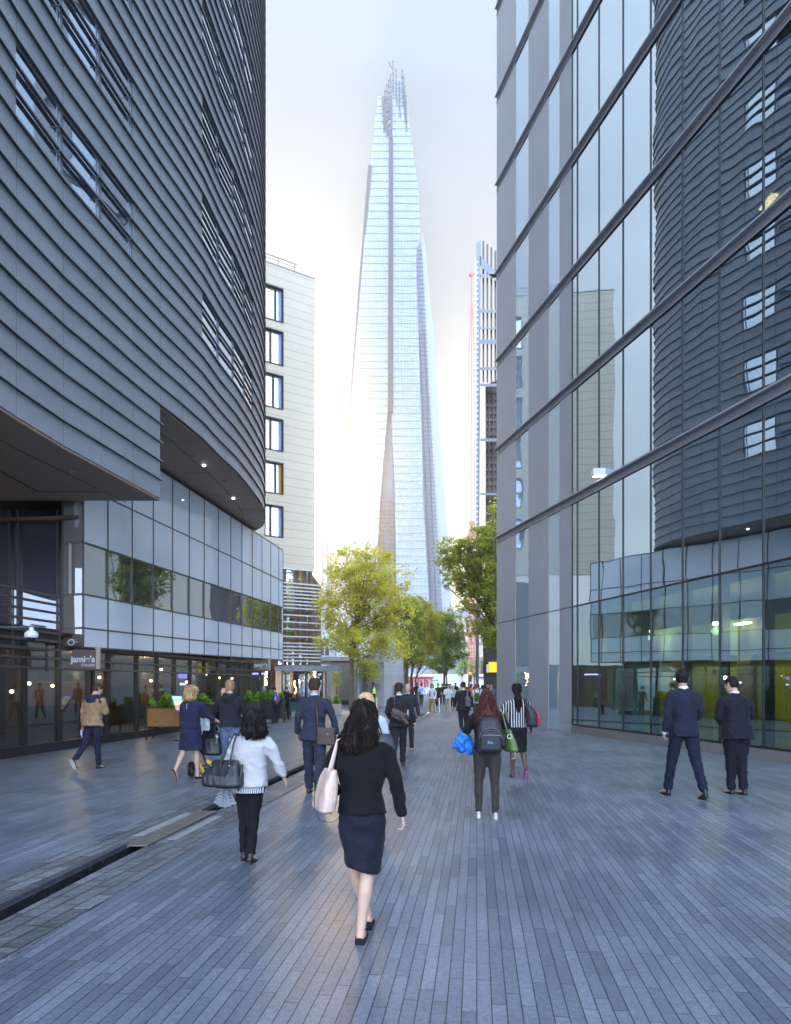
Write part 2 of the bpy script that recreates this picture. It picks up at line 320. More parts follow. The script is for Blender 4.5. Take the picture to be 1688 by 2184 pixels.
cp.hexa([(xa - .14, ya, .012), (xa + .13, ya, .012), (xb + .13, yb, .012), (xb - .14, yb, .012)], [(xa - .14, ya, .026), (xa + .13, ya, .026), (xb + .13, yb, .026), (xb - .14, yb, .026)])
cover = tag(cp.build('channel_cover', M['cover_plate']), 'flat steel cover plate bridging the open water channel', 'cover plate')
for o0, o1, q in ((-.30, -.17, .2), (.19, .31, .0)):
    sp = MB(); y0, y1 = ya + .35 + q, yb - .3 + q
    sp.hexa([(rx(y0) + o0, y0, .0065), (rx(y0) + o1, y0, .0065), (rx(y1) + o1, y1, .0065), (rx(y1) + o0, y1, .0065)], [(rx(y0) + o0, y0, .011), (rx(y0) + o1, y0, .011), (rx(y1) + o1, y1, .011), (rx(y1) + o0, y1, .011)])
    tag(sp.build('stone_slab', M['granite_l'] if 'granite_l' in M else M.setdefault('granite_l', mat('pale_granite_slab', (.26, .27, .29), .5, var=.12, vscale=20))), 'pale smooth slab left of the channel cover plate' if o0 < 0 else 'pale smooth slab right of the channel cover plate', 'paving slab')

# ================================================================= left: curved tower on a recessed glass podium
K = .833
tp = [(34.8, 13.16), (134.7, 14.75), (216, 16.17), (284, 17.6), (342, 19.0), (390, 20.25), (432, 21.6), (468, 23.25), (500, 24.75), (523, 26.25), (541, 27.75), (553.5, 29.0)]
plan = [(-7.75 + .028 * (y + 6.0), y) for y in (-6, -4.4, -2.8, -1.2, .4, 2.0, 3.6, 5.2, 6.8, 8.4, 10.0, 11.6)]
plan = [(-7.9 + (y + 6) * .043, y) for y in [q[1] for q in plan]]
i0 = len(plan)
plan += [((x - CX) * y / F, y) for x, y in tp]
i_blk = i0 + 4                                  # the mullion where the deeper front block ends
plan += [(-5.69, 30.2), (-5.86, 31.4), (-6.11, 32.6), (-6.43, 33.6), (-6.82, 34.3), (-7.5, 34.8), (-8.6, 35.05), (-12, 35.1), (-16, 35.1)]
i_main = i0 + 11
ZB, PIT, TOPZ = 6.80, .503, 6.80 + .503 * 74
ZU = ZB + 5 * PIT
tw = thing('curved_tower', 'dark grey curved tower with horizontal metal fins and recessed soffit over the restaurant', 'building', (-12, 16, 0))
def win_bay(i):                                 # bays that carry windows
    return (i0 <= i <= i0 + 2) or (i0 + 6 <= i <= i0 + 9)
def is_win(i, k): return win_bay(i) and k >= 11 and (k - 11) % 6 < 3
cl = MB(); bk = MB(); jt = MB()
for i in range(len(plan) - 1):
    a, b = Vector(plan[i]), Vector(plan[i + 1]); d = (b - a).normalized(); kmin = 0 if i < i_blk else 5
    aa, bb = a + d * .011, b - d * .011
    for k in range(kmin, 74):
        if is_win(i, k): continue
        z0 = ZB + k * PIT; cl.wall(aa, bb, z0 + .003, z0 + PIT - .003, -.03, 0.0)
    bk.wall(a, b, ZB + kmin * PIT + .02, TOPZ, -.9, -.86)
    if not win_bay(i): bk.wall(a, b, ZB + kmin * PIT + .02, TOPZ, -.06, -.045)
cl.build('wall', M['cladding'], tw); bk.build('backing_wall', M['dark'], tw)
def offs(pl, t):
    out = []
    for i, p in enumerate(pl):
        a = Vector(pl[max(i - 1, 0)]); b = Vector(pl[min(i + 1, len(pl) - 1)]); d = (b - a).normalized()
        out.append(Vector(p) + Vector((d.y, -d.x)) * t)
    return out
def fine(pl):                                    # Catmull-Rom refinement of the plan, so that long fins curve
    out = []
    for i in range(len(pl) - 1):
        p = [Vector(pl[max(i - 1, 0)]), Vector(pl[i]), Vector(pl[i + 1]), Vector(pl[min(i + 2, len(pl) - 1)])]
        for t in (0, .5):
            out.append(.5 * ((2 * p[1]) + (-p[0] + p[2]) * t + (2 * p[0] - 5 * p[1] + 4 * p[2] - p[3]) * t * t + (-p[0] + 3 * p[1] - 3 * p[2] + p[3]) * t ** 3))
    out.append(Vector(pl[-1])); return out
fn = MB()
for k in range(1, 75):
    z = ZB + k * PIT
    pl = plan if k > 5 else plan[:i_blk + 1]
    if k == 5: pl = plan
    pts = list(pl)
    if k < 5:
        pts[-1] = (pts[-1][0], pts[-1][1] + .06)
    o_ = offs(pts, .068); n_ = offs(pts, -.01)
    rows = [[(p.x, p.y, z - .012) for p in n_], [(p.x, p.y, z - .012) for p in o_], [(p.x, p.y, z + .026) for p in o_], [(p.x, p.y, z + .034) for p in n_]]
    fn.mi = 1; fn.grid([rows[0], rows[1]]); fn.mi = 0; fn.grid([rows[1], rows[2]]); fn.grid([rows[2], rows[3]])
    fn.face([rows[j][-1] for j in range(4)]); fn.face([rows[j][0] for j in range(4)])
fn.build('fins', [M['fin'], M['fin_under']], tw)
# front block: return face, soffits
sf = MB(); xb_, yb_ = plan[i_blk]
sf.hexa([(x, y, ZB - .06) for x, y in offs(plan[:i_blk + 1], -.02)] + [(-20, yb_, ZB - .06), (-20, -6, ZB - .06)],
        [(x, y, ZB) for x, y in offs(plan[:i_blk + 1], -.02)] + [(-20, yb_, ZB), (-20, -6, ZB)])
sf.build('soffit', M['soffit'], tw)
rt = MB(); rt.box(-20, xb_ - .02, yb_ - .03, yb_, ZB - .06, ZU + .1); rt.build('return_wall', M['cladding'], tw)
up = [Vector(p) for p in offs(plan[i_blk:], -.02)]
sf2 = MB(); pu = [(p.x, p.y) for p in up] + [(-20, 35.0), (-20, yb_ + .01)]
sf2.hexa([(x, y, ZU - .06) for x, y in pu], [(x, y, ZU - .01) for x, y in pu]); sf2.build('soffit', M['soffit'], tw)
# shadow-gap lines in the soffits
jg = MB()
inn = offs(plan[i_blk:i_blk + 16], -.95)
for p, q in zip(inn, inn[1:]): jg.bar((p.x, p.y, ZU - .064), (q.x, q.y, ZU - .064), .03, .006)
for p, q in list(zip(offs(plan[i_blk:i_blk + 14], -.03), offs(plan[i_blk:i_blk + 14], -3)))[::2]: jg.bar((p.x, p.y, ZU - .063), (q.x, q.y, ZU - .063), .012, .004)
inn = offs(plan[4:i_blk + 1], -1.0)
for p, q in zip(inn, inn[1:]): jg.bar((p.x, p.y, ZB - .064), (q.x, q.y, ZB - .064), .02, .006)
jg.bar((-9.2, 13.5, ZB - .064), (-9.2, 18.1, ZB - .064), .05, .006); jg.bar((-9.2, 18.1, ZB - .064), (-7.6, 18.1, ZB - .064), .05, .006)
jg.build('soffit_joints', M['dark'], tw)
rc = MB(); rc.wall((-11.6, 19.1), (-9.0, 35), 3.3, ZU, -.3, 0); rc.build('recess_wall', M['soffit'], tw)
for (x, y, lit) in ((435.5, 992, 1), (498, 1062, 1), (410, 973, 0), (479, 1025, 0), (507, 1066, 0), (155, 1006, 0)):
    z = (ZU if x > 342 else ZB) - .062; Y = (z - EH) * F / (HZ - y); X = (x - CX) * Y / F
    l = MB(); l.tube([(X, Y, z - .035), (X, Y, z + .0)], .075 if not lit else .05, 14)
    l.build('downlight', M['lampw'] if lit else M['steel'], tw)
# windows: frame + pane each its own part
for i in range(len(plan) - 1):
    if not win_bay(i): continue
    a, b = Vector(plan[i]), Vector(plan[i + 1]); d = (b - a).normalized(); L = (b - a).length
    for fl in range(0, 11):
        z0 = ZB + (11 + 6 * fl) * PIT; z1 = z0 + 3 * PIT
        if z0 > EH + 1700 * a.y / F: continue
        f = MB()
        f.wall(a, a + d * .02, z0, z1, -.10, -.02); f.wall(b - d * .02, b, z0, z1, -.10, -.02)
        f.wall(a + d * .02, b - d * .02, z0, z0 + .05, -.10, -.02); f.wall(a + d * .02, b - d * .02, z1 - .06, z1, -.10, -.02)
        f.wall(a + d * (L * .88), a + d * (L * .88 + .04), z0 + .05, z1 - .06, -.07, -.02)
        f.wall(a + d * (L * .95), a + d * (L * .95 + .04), z0 + .05, z1 - .06, -.07, -.02)
        for zz in (z0 + PIT, z0 + 2 * PIT): f.wall(a + d * (L * .86), a + d * (L * .86 + .03), zz - .03, zz - .015, -.05, .1)
        fo = f.build('window', M['steel'], tw)
        p = MB(); p.wall(a + d * .03, b - d * .03, z0 + .04, z1 - .09, -.045, -.035); p.build('pane', M['tower_glass'], fo)

# ---- podium: white glass band over the restaurant
def bandY(x): return 16905.0 / (1040.0 - x)
bx = [177.5, 229.8, 281.7, 326.8, 367.7, 403.6, 435.4, 465.4, 492.1, 515.9, 537.9, 558.7, 577.4, 594.6, 603.7]
def zrow(y): t = (y - 20.87) / 18.; return [lerp(a, b, t) for a, b in ((2.83, 3.1), (3.37, 3.67), (4.31, 4.57), (5.76, 5.99), (7.3, 7.45), (9.15, 9.15))]
pd = thing('restaurant_podium', 'two storey restaurant front with white glass band above dark shopfront windows', 'building', (-9, 25, 0))
M['band'] = glass('white_fritted_glass', (.72, .76, .82), .06, (.95, .97, 1), wav=.004, wscale=1.0, top=.45)
M['band_win'] = glass('band_window_glass', (.1, .09, .09), .22, (.93, .96, 1), see=.75, wav=.004, wscale=1.0)
bpts = [((x - CX) * bandY(x) / F, bandY(x)) for x in bx]
pan = MB(); pan2 = MB(); mul = MB()
def q4(mb, a, b, za0, za1, zb0, zb1, t0, t1):    # slab whose lower and upper edges may rise along the wall
    a = Vector(a); b = Vector(b); d = (b - a).normalized(); n = Vector((d.y, -d.x))
    p = [a + n * t0, b + n * t0, b + n * t1, a + n * t1]; lo = [za0, zb0, zb0, za0]; hi = [za1, zb1, zb1, za1]
    mb.hexa([(q.x, q.y, z) for q, z in zip(p, lo)], [(q.x, q.y, z) for q, z in zip(p, hi)])
for a, b in zip(bpts, bpts[1:]):
    za, zb = zrow(a[1]), zrow(b[1])
    for r in range(5):
        if r == 2: continue
        q4(pan if r < 2 else pan2, a, b, za[r] + .02, za[r + 1] - .02, zb[r] + .02, zb[r + 1] - .02, -.05, 0)
    for r in range(6): q4(mul, a, b, za[r] - .022, za[r] + .022, zb[r] - .022, zb[r] + .022, -.06, .018)
for i, a in enumerate(bpts):
    z = zrow(a[1]); d = (Vector(bpts[1]) - Vector(bpts[0])).normalized(); A = Vector(a)
    mul.wall(A - d * .02, A + d * .02, z[0] - .02, z[-1] + .02, -.062, .022)
pan.build('wall_panels', M['band'], pd); pan2.build('wall_panels', M['band'], pd); mul.build('mullions', M['bronze'], pd)
for j, (a, b) in enumerate(zip(bpts, bpts[1:])):
    za, zb = zrow(a[1]), zrow(b[1]); f = MB(); q4(f, a, b, za[2] + .022, za[3] - .022, zb[2] + .022, zb[3] - .022, -.03, -.02); wo = f.build('window', M['band_win'], pd)
    # curtain with real folds behind the pane
    A = Vector(a); B = Vector(b); d = (B - A).normalized(); n = Vector((d.y, -d.x)); rows = [[], []]; L = (B - A).length
    w0, w1 = ((0, .45), (.25, 1), (.1, 1), (0, .9), (.3, 1), (0, .6))[j % 6]
    for s_ in range(41):
        t = lerp(w0, w1, s_ / 40) * L; q = A + d * t + n * (-.42 + .045 * math.sin(s_ * 1.15 + j) + .02 * math.sin(s_ * 2.9))
        rows[0].append((q.x, q.y, za[2] + .03)); rows[1].append((q.x, q.y, za[3] - .02))
    MB().grid(rows).build('curtain', M['curtain'], wo, smooth=True)
bkw = MB(); a, b = bpts[0], bpts[-1]
bkw.wall(a, b, 2.8, 9.0, -3.2, -3.0); bkw.wall(a, b, 2.75, 2.84, -3, -.05); bkw.wall(a, b, 9.10, 9.16, -3, -.05); bkw.wall(a, b, 6.4, 6.5, -3, -.08)
bkw.build('inner_wall', M['brown'], pd)
# return face of the band
A = Vector(bpts[0]); Bq = Vector((-9.42, 19.95)); z = zrow(A.y)
rf = MB(); rm = MB(); M['band_dark'] = glass('grey_return_glass', (.22, .2, .19), .2, (.9, .93, 1), wav=.01)
for r in range(5): rf.wall(Bq, A, z[r] + .02, z[r + 1] - .02, 0, .04)
for r in range(6): rm.wall(Bq, A, z[r] - .03, z[r] + .03, -.0, .06)
rm.wall(Bq, Bq + (A - Bq).normalized() * .05, z[0], z[-1], 0, .065)
rf.build('return_panels', M['band_dark'], pd); rm.build('mullions', M['bronze'], pd)
# far end of the band turns back
Ee = Vector(bpts[-1]); en = MB(); en.wall(Ee, (Ee.x - 6, Ee.y + 1.2), 3.1, 9.15, -.1, 0); en.build('end_wall', M['band'], pd)

# shopfront line
def sX(y): return .13 * y - 11.55
def sY(x): return 17325.0 / (1039.0 - x)
shop = MB(); bars = MB(); kick = MB()
sm = [sY(x) for x in (127, 190, 233, 293, 336, 373, 407, 437, 465, 489, 513, 535, 556, 575)]
low = [5.6, 7.0, 8.4, 9.8, 11.2, 12.6, 14.0, 15.3, 16.5, 17.6] 
allm = low + sm
P2 = lambda y: Vector((sX(y), y))
kick.wall(P2(2), P2(37.0), 0, .24, -.12, .03)
for y in allm: kick.wall(P2(y - .035), P2(y + .035), .24, 2.9, -.1, .035)
kick.wall(P2(2), P2(19.0), 2.9, 3.25, -.2, .03); kick.wall(P2(19.02), P2(37), 2.70, 2.82, -.2, .03)
kick.wall(P2(20.55), P2(20.63), .24, 2.25, -.1, .05); kick.wall(P2(21.35), P2(21.43), .24, 2.25, -.1, .05); kick.wall(P2(20.63), P2(21.35), 2.17, 2.25, -.1, .04)
kick.build('shopfront_frame', M['frame'], pd)
for i, (y0, y1) in enumerate(zip(allm, allm[1:])):
    s_ = MB(); s_.wall(P2(y0 + .04), P2(y1 - .04), .25, 2.69 if y0 >= 18.9 else 2.88, -.05, -.04)
    s_.build('shop_window', M['shop_glass'], pd)
for z in (4.09, 3.87, 3.65, 3.41, 3.12, 2.91, 2.68, 2.45, 2.2):
    bars.wall(P2(6), P2(18.8), z - .03, z + .03, .16, .22)
for y in (8, 11.5, 14.6, 16.9, 18.75): bars.wall(P2(y), P2(y + .05), 2.1, 4.15, .13, .16)
for z in (2.45, 2.2): bars.wall(P2(18.95), P2(36.5), z - .025, z + .025, .10, .15)
for y in (20.2, 22, 23.6, 25.3, 27, 28.8, 30.6, 32.4): bars.wall(P2(y), P2(y + .03), 2.2, 2.45, .085, .10)
bars.build('louvre_bars', M['bronze'], pd)
# lobby upper glass, set back and facing the street
lob = MB(); lob.box(-20, -9.45, 20.1, 20.14, 3.2, ZB - .06); lob.build('lobby_window', M['lobby_glass'], pd)
lm = MB()
for x in (-18, -16.2, -14.4, -12.6, -11.0, -10.75, -9.62): lm.box(x - .04, x + .04, 20.0, 20.1, 3.2, ZB - .06)
lm.box(-20, -9.4, 19.98, 20.16, 3.0, 3.2); lm.build('lobby_mullions', M['frame'], pd)
fl_ = MB(); fl_.hexa([(sX(2) - .1, 2, 3.1), (sX(20) - .1, 20, 3.1), (-20, 20, 3.1), (-20, 2, 3.1)], [(sX(2) - .1, 2, 3.2), (sX(20) - .1, 20, 3.2), (-20, 20, 3.2), (-20, 2, 3.2)])
fl_.build('canopy_roof', M['dark'], pd)
# interior of the restaurant, seen through the glass
it = MB(); it.wall(P2(2), P2(37), .0, 3.0, -6.2, -6.0); it.wall(P2(2), P2(37), .002, .03, -6, -.13); it.wall(P2(19.9), P2(37), 2.76, 2.8, -6, -.2)
for y in (19.8, 24.3, 29.5, 34.2): it.wall(P2(y), P2(y + .35), .03, 2.75, -2.2, -1.8)
it.wall(P2(7), P2(18.5), .03, 1.15, -3.6, -3.0)
it.build('inner_wall', M['brown'], pd)
br = MB(); br.wall(P2(24), P2(28), 1.0, 1.9, -4.7, -4.65); br.wall(P2(30.5), P2(33), .9, 2.2, -3.7, -3.65); br.wall(P2(10), P2(15), 1.5, 2.1, -5.9, -5.85); br.build('back_bar', M['wood'], pd)
ys_ = MB(); ys_.wall(P2(26.2), P2(32.2), 2.36, 2.66, -.5, -.47); ys_.build('fascia_panel', M['yellow'], pd)
random.seed(3)
for (x, y, dd) in ((292, 1429, 1.2), (344, 1428, 1.6), (289, 1441, 2.2), (335, 1436, 3), (322, 1452, 2.5), (212, 1445, 3), (62, 1458, 2.4), (440, 1438, 1.5), (468, 1446, 1.8), (398, 1455, 2.4), (495, 1447, 1.2), (25, 1475, 2.5), (112, 1463, 3.2)):
    Y = sY(x) + dd * .45
    # follow the sight line into the room
    k_ = 1.0 + dd * .055; Yb = sY(x) * k_; p = at(x, y, Yb)
    b_ = MB(); b_.ball(p, .05, 6); lo_ = b_.build('pendant_lamp', M['lamp'], pd); b_ = MB(); b_.tube([(p.x, p.y, p.z + .05), (p.x, p.y, 2.78)], .006, 4); b_.build('cord', M['black'], lo_)
for x0, x1, z in ((381, 399, 1.86), (384, 398, 1.74)):
    pass
sgn = MB(); Y = sY(390) * 1.03; a = at(381, 1447, Y); b = at(399, 1447, Y)
sgn.box(a.x, b.x, Y - .02, Y + .02, a.z - .0, a.z + .17)
for y_, d_ in ((13, 1.6), (17.4, 1.8), (22.5, 1.6), (27, 1.6), (31.5, 1.6)):       # the room behind the glass is lit by its lamps
    l = bpy.data.lights.new('pendant_light', 'POINT'); l.energy = 26; l.color = (1, .62, .3); l.shadow_soft_size = .1
    lo = bpy.data.objects.new('pendant_light', l); C.objects.link(lo); lo.parent = pd; lo.location = Vector((sX(y_) - d_, y_, 2.1)) - OFF[pd.name]
so_ = sgn.build('window_sign', mat('blue_light_box', (.05, .05, .3), .4, emit=(.16, .14, .8), es=1.6), pd)
sg2 = MB(); sg2.box(a.x + .06, b.x - .04, Y - .02, Y + .02, a.z - .27, a.z - .18); sg2.build('window_sign', M['neon'], pd)
# mirrored lettering of the light box, read from outside
text('Free', .085, M['white'], 'lettering', Matrix.Translation((b.x - .05, Y - .03, a.z + .09)) @ Matrix.Rotation(R(90), 4, 'X') @ Matrix.Scale(-1, 4, (1, 0, 0)), pd, .002)
text('Cash', .085, M['white'], 'lettering', Matrix.Translation((b.x - .05, Y - .03, a.z + .02)) @ Matrix.Rotation(R(90), 4, 'X') @ Matrix.Scale(-1, 4, (1, 0, 0)), pd, .002)
# projecting restaurant signs
M['sign_brown'] = mat('brown_sign_board', (.13, .085, .075), .6, var=.1, vscale=8)
M['sign_grey'] = mat('pale_grey_lettering', (.55, .56, .60), .5)
def sign(x0, x1, y0, y1, Y, label, sz):
    a = at(x0, y1, Y); b = at(x1, y0, Y); t = thing('hanging_sign', label, 'sign', (a.x, Y, a.z), group='signs hung from the white band')
    m_ = MB(); m_.box(a.x, b.x - .1, Y, Y + .05, a.z, b.z); m_.build('board', M['sign_brown'], t)
    m_ = MB(); m_.box(b.x - .1, b.x, Y - .01, Y + .06, a.z - .0, b.z + .03); m_.box(b.x - .13, b.x + .02, Y - .02, Y + .07, b.z + .03, b.z + .08); m_.build('post', M['palewood'], t)
    wd = b.x - a.x - .1
    text("jamie's", sz, M['sign_grey'], 'lettering', Matrix.Translation((b.x - .13, Y - .003, a.z + (b.z - a.z) * .36)) @ Matrix.Rotation(R(90), 4, 'X'), t, .006, sz * .035, 'RIGHT')
    text('ITALIAN', sz * .42, M['sign_grey'], 'lettering', Matrix.Translation((b.x - .13, Y - .003, a.z + (b.z - a.z) * .13)) @ Matrix.Rotation(R(90), 4, 'X'), t, .005, sz * .006, 'RIGHT')
sign(153, 213, 1386, 1427, 18.6, 'brown hanging restaurant sign with grey lettering, nearer and larger of the two', .235)
sign(545, 577, 1408, 1430, 33.0, 'brown hanging restaurant sign with grey lettering, farther and smaller of the two', .235)
# security cameras
cc = thing('dome_camera', 'white dome security camera on a bracket before the dark lobby louvres', 'camera', tuple(at(67, 1355, 14.6)))
c0 = at(67, 1355, 14.6); m_ = MB()
m_.loft([((c0.x, c0.y, c0.z + h), (r, 0, 0), (0, r, 0)) for h, r in ((-.05, .12), (-.03, .135), (.04, .13), (.085, .09), (.10, .05), (.16, .045))], 20); m_.build('housing', M['white'], cc, smooth=True)
m_ = MB(); m_.ball((c0.x, c0.y, c0.z - .05), .085, 8); m_.build('lens_dome', M['black'], cc, smooth=True)
m_ = MB(); m_.tube([(c0.x, c0.y, c0.z + .15), (c0.x, c0.y, c0.z + .22), (c0.x - .1, c0.y + .8, c0.z + .24), (sX(15.5) + .2, 15.6, c0.z + .24)], .02, 6); m_.build('bracket', M['steel'], cc)
c0 = at(153, 1369, 19.2); cc = thing('wall_camera', 'small pale security camera fixed to the grey return panel', 'camera', tuple(c0))
m_ = MB(); m_.tube([c0, c0 + Vector((.08, -.22, -.03))], [.085, .085], 16); m_.build('housing', M['offwhite'], cc, smooth=False)
m_ = MB(); m_.tube([c0 + Vector((.081, -.222, -.03)), c0 + Vector((.084, -.232, -.031))], .06, 14); m_.build('lens', M['black'], cc)
m_ = MB(); m_.tube([c0, c0 + Vector((-.05, .5, .02))], .02, 6); m_.build('bracket', M['offwhite'], cc)

# ================================================================= right: glass office block
def rX(y): return 12.5 - .236 * y
RP = lambda y: Vector((rX(y), y))
DR = (RP(1) - RP(0)).normalized(); NR = Vector((-DR.y, DR.x))            # points to the street
rb = thing('glass_office_block', 'tall glass office block with grey ribbed strips and slanting ledges on the right', 'building', (12, 20, 0))
def rwall(mb, y0, y1, z0, z1, t0, t1):           # t outwards to the street
    mb.wall(RP(y0), RP(y1), z0, z1, -t1, -t0)
ZL = [8.6 + 4.12 * k for k in range(0, 9)]       # ledge levels
solid = [(30.74, 32.9), (27.58, 29.39), (25.69, 26.64)]
strips = [(29.39, 30.74), (26.64, 27.58)]
bays = [25.69, 25.31, 23.83, 22.37, 20.9, 19.43, 17.96, 16.49, 15.02]
near = [15.02 - 1.467 * k for k in range(0, 19)]
levels = [(.30, 4.58), (4.62, ZL[0] - .265)] + [(ZL[k] + .07, ZL[k + 1] - .265) for k in range(8)]
ns = MB()
for y0, y1 in solid:
    for z0, z1 in levels:
        if z0 < 1: z0 = .36; rwall(ns, y0 + .004, y1 - .004, .0, .35, -.06, 0)
        rwall(ns, y0 + .004, y1 - .004, z0, z1, -.06, 0.0)
ns.build('wall_panel', M['stone'], rb)
for y0, y1 in strips:
    for z0, z1 in levels:
        if z0 > EH + 1600 * y0 / F: continue
        s_ = MB(); rwall(s_, y0 + .01, y1 - .01, .02 if z0 < 1 else z0, z1, -.05, -.02); s_.build('glass_strip', M['strip_glass'], rb)
ld = MB(); lt_ = MB()
for z in ZL:
    rwall(ld, -13, 32.9, z - .22, z + .0, -.10, -.03)
    y = 32.9
    lt_ = MB()
    while y > -12:
        rwall(lt_, y - 2.92, y - .008, z + .0, z + .05, -.1, .11); rwall(lt_, y - 2.92, y - .008, z - .25, z - .222, -.1, .02); y -= 2.934
    lt_.build('ledge', M.setdefault('ledge', mat('light_ledge_metal', (.33, .33, .36), .4)), rb)
ld.build('ledge_recess', M['stone2'], rb); 

sm_ = MB(); rwall(sm_, -13, 32.9, 4.57, 4.63, -.05, -.025)
for z in ZL: rwall(sm_, -13, 32.91, z - .265, z - .252, -.12, .015); rwall(sm_, -13, 32.91, z + .051, z + .07, -.12, .0)
for i, y in enumerate(bays + near[1:]):
    for z0, z1 in levels: rwall(sm_, y - .012, y + .012, z0, z1, -.06, .0)
    if i > 0: rwall(sm_, y - .07, y + .07, .30, 4.57, -.28, -.061)
rwall(sm_, -13, 25.69, .27, .33, -.1, .012)
sm_.build('mullions', M['frame'], rb)
pl_ = MB(); y = 25.69
while y > -12: rwall(pl_, y - 1.46, y - .006, 0, .27, -.12, .03); y -= 1.467
pl_.build('plinth', M['plinth'], rb)
rest = MB()
for lv, (z0, z1) in enumerate(levels):
    for y1, y0 in zip(bays, bays[1:]):
        if z0 > EH + 1500 * y1 / F: continue
        s_ = MB(); rwall(s_, y0 + .012, y1 - .012, z0, z1, -.04, -.03)
        s_.build('window', M['gf_glass'] if lv == 0 else M['off_glass'], rb)
    for y1, y0 in zip(near, near[1:]): rwall(rest, y0 + .018, y1 - .018, z0, z1, -.04, -.03)
ro = rest.build('curtain_wall', M['off_glass'], rb); ro['kind'] = 'stuff'
# floors, back walls and lights inside
il = MB()
for z in [4.35] + [z - .3 for z in ZL]: rwall(il, -13, 25.6, z, z + .28, -9, -.17)
rwall(il, -13, 32.8, 4.3, ZL[-1], -9.2, -9.0); rwall(il, -13, 32.7, 4.4, ZL[-1], -.6, -.59) if False else None
rwall(il, 25.70, 32.85, 0, ZL[-1], -.7, -.1)
il.build('floor_slabs', mat('office_inner', (.10, .12, .12), .7), rb)
tb = MB(); tb.wall(RP(32.9), RP(32.9) + Vector((9, 2.2)), 0, ZL[-1], 0, .2); tb.build('end_wall', M['stone2'], rb)
yw = MB(); rwall(yw, -12, 24.2, .02, 3.55, -2.2, -2.0); rwall(yw, 20.55, 25.3, .02, 3.55, -4.2, -4.0) if False else None
yw.build('mustard_wall', M['yellow_wall'], rb)
gi = MB(); rwall(gi, 24.3, 25.6, .02, 4.3, -6.2, -6.0); gi.wall(RP(25.66) - NR * .1, RP(25.66) - NR * 6.2, .02, 4.3, 0, .1); rwall(gi, -13, 25.6, .01, .04, -9, -.12); rwall(gi, -12, 25.6, 3.55, 3.62, -8, -.4) if False else rwall(gi, -12, 24.3, 2.6, 3.6, -2.0, -1.75)
gi.build('inner_wall', mat('dark_green_inner', (.10, .14, .10), .7), rb)
dk = MB()
for y in (21.9, 18.9, 14.9): rwall(dk, y, y + .5, .02, 3.5, -1.99, -1.75)
dk.build('door_reveal', mat('olive_reveal', (.16, .13, .006), .6), rb)
for y in (23.2, 20.6, 18.4, 16.6, 13): 
    s_ = MB(); c0 = RP(y) - NR * 1.98; s_.tube([(c0.x, c0.y, 2.15), (c0.x + NR.x * .02, c0.y + NR.y * .02, 2.15)], .085, 16); s_.build('wall_disc', M['black'], rb)
for y, dz in ((22.6, 2.95), (19.6, 2.95), (16.6, 2.95), (13.6, 2.95)):
    p = RP(y) - NR * 1.2; s_ = MB(); s_.tube([(p.x, p.y, 3.46), (p.x, p.y, 3.54)], .07, 12); s_.build('ceiling_lamp', M['lampw'], rb)
    l = bpy.data.lights.new('ceiling_lamp_light', 'POINT'); l.energy = 48; l.color = (1, .86, .35); l.shadow_soft_size = .12
    lo = bpy.data.objects.new('ceiling_lamp_light', l); C.objects.link(lo); lo.parent = rb; lo.location = Vector((p.x, p.y, 3.3)) - OFF[rb.name]
for (x, y) in ((1491, 385), (1418, 163), (1310, 583), (1645, 192), (1570, 297), (1640, 430), (1560, 1225), (1585, 1330)):
    Yf = 18753. / (x - 490); k_ = 1.13; p = at(x, y, Yf * k_)
    lv = max([z for z in [4.35] + [zz - .3 for zz in ZL] if z < p.z + 3.9] or [4.35]); s_ = MB()
    s_.box(p.x - .10, p.x + .10, p.y - .3, p.y + .3, p.z - .02, p.z + .02); s_.build('ceiling_lamp', M['lamp'], rb)
# tables and wire chairs inside behind the mustard glazing
M['tablegrey'] = mat('cafe_metal', (.25, .27, .27), .35, metal=.7)
def cafe_chair(name, label, loc, rz, m_, group, wire=True):
    t = thing(name, label, 'chair', loc, rz, group)
    s = MB()
    for sx in (-1, 1):
        s.tube([(sx * .2, -.2, 0), (sx * .17, -.16, .44), (sx * .19, -.21, .84)], .011, 5); s.tube([(sx * .2, .2, 0), (sx * .17, .16, .44)], .011, 5)
    s.tube([(-.19, -.21, .84), (-.1, -.235, .86), (.1, -.235, .86), (.19, -.21, .84)], .011, 5); s.build('frame', m_, t, local=True)
    b = MB()
    for k in range(7): b.bar((-.15 + .05 * k, -.16, .47), (-.15 + .05 * k, -.225, .85), .012 if wire else .03, .006)
    b.build('backrest', m_, t, local=True)
    b = MB()
    if wire:
        for k in range(9): b.bar((-.18 + .045 * k, -.18, .45), (-.18 + .045 * k, .18, .45), .008)
        b.bar((-.18, -.18, .45), (.18, -.18, .45), .014); b.bar((-.18, .18, .45), (.18, .18, .45), .014)
    else: b.box(-.19, .19, -.19, .19, .44, .46)
    b.build('seat', m_, t, local=True)
    return t
def cafe_table(label, loc, m_, group, r=.33):
    t = thing('cafe_table', label, 'table', loc, 0, group)
    s = MB(); s.tube([(0, 0, .72), (0, 0, .74)], r, 24); s.build('table_top', m_, t, local=True)
    s = MB(); s.tube([(0, 0, .02), (0, 0, .72)], .025, 8); s.build('column', m_, t, local=True)
    s = MB(); s.tube([(0, 0, 0), (0, 0, .02)], r * .7, 20); s.build('base', m_, t, local=True)
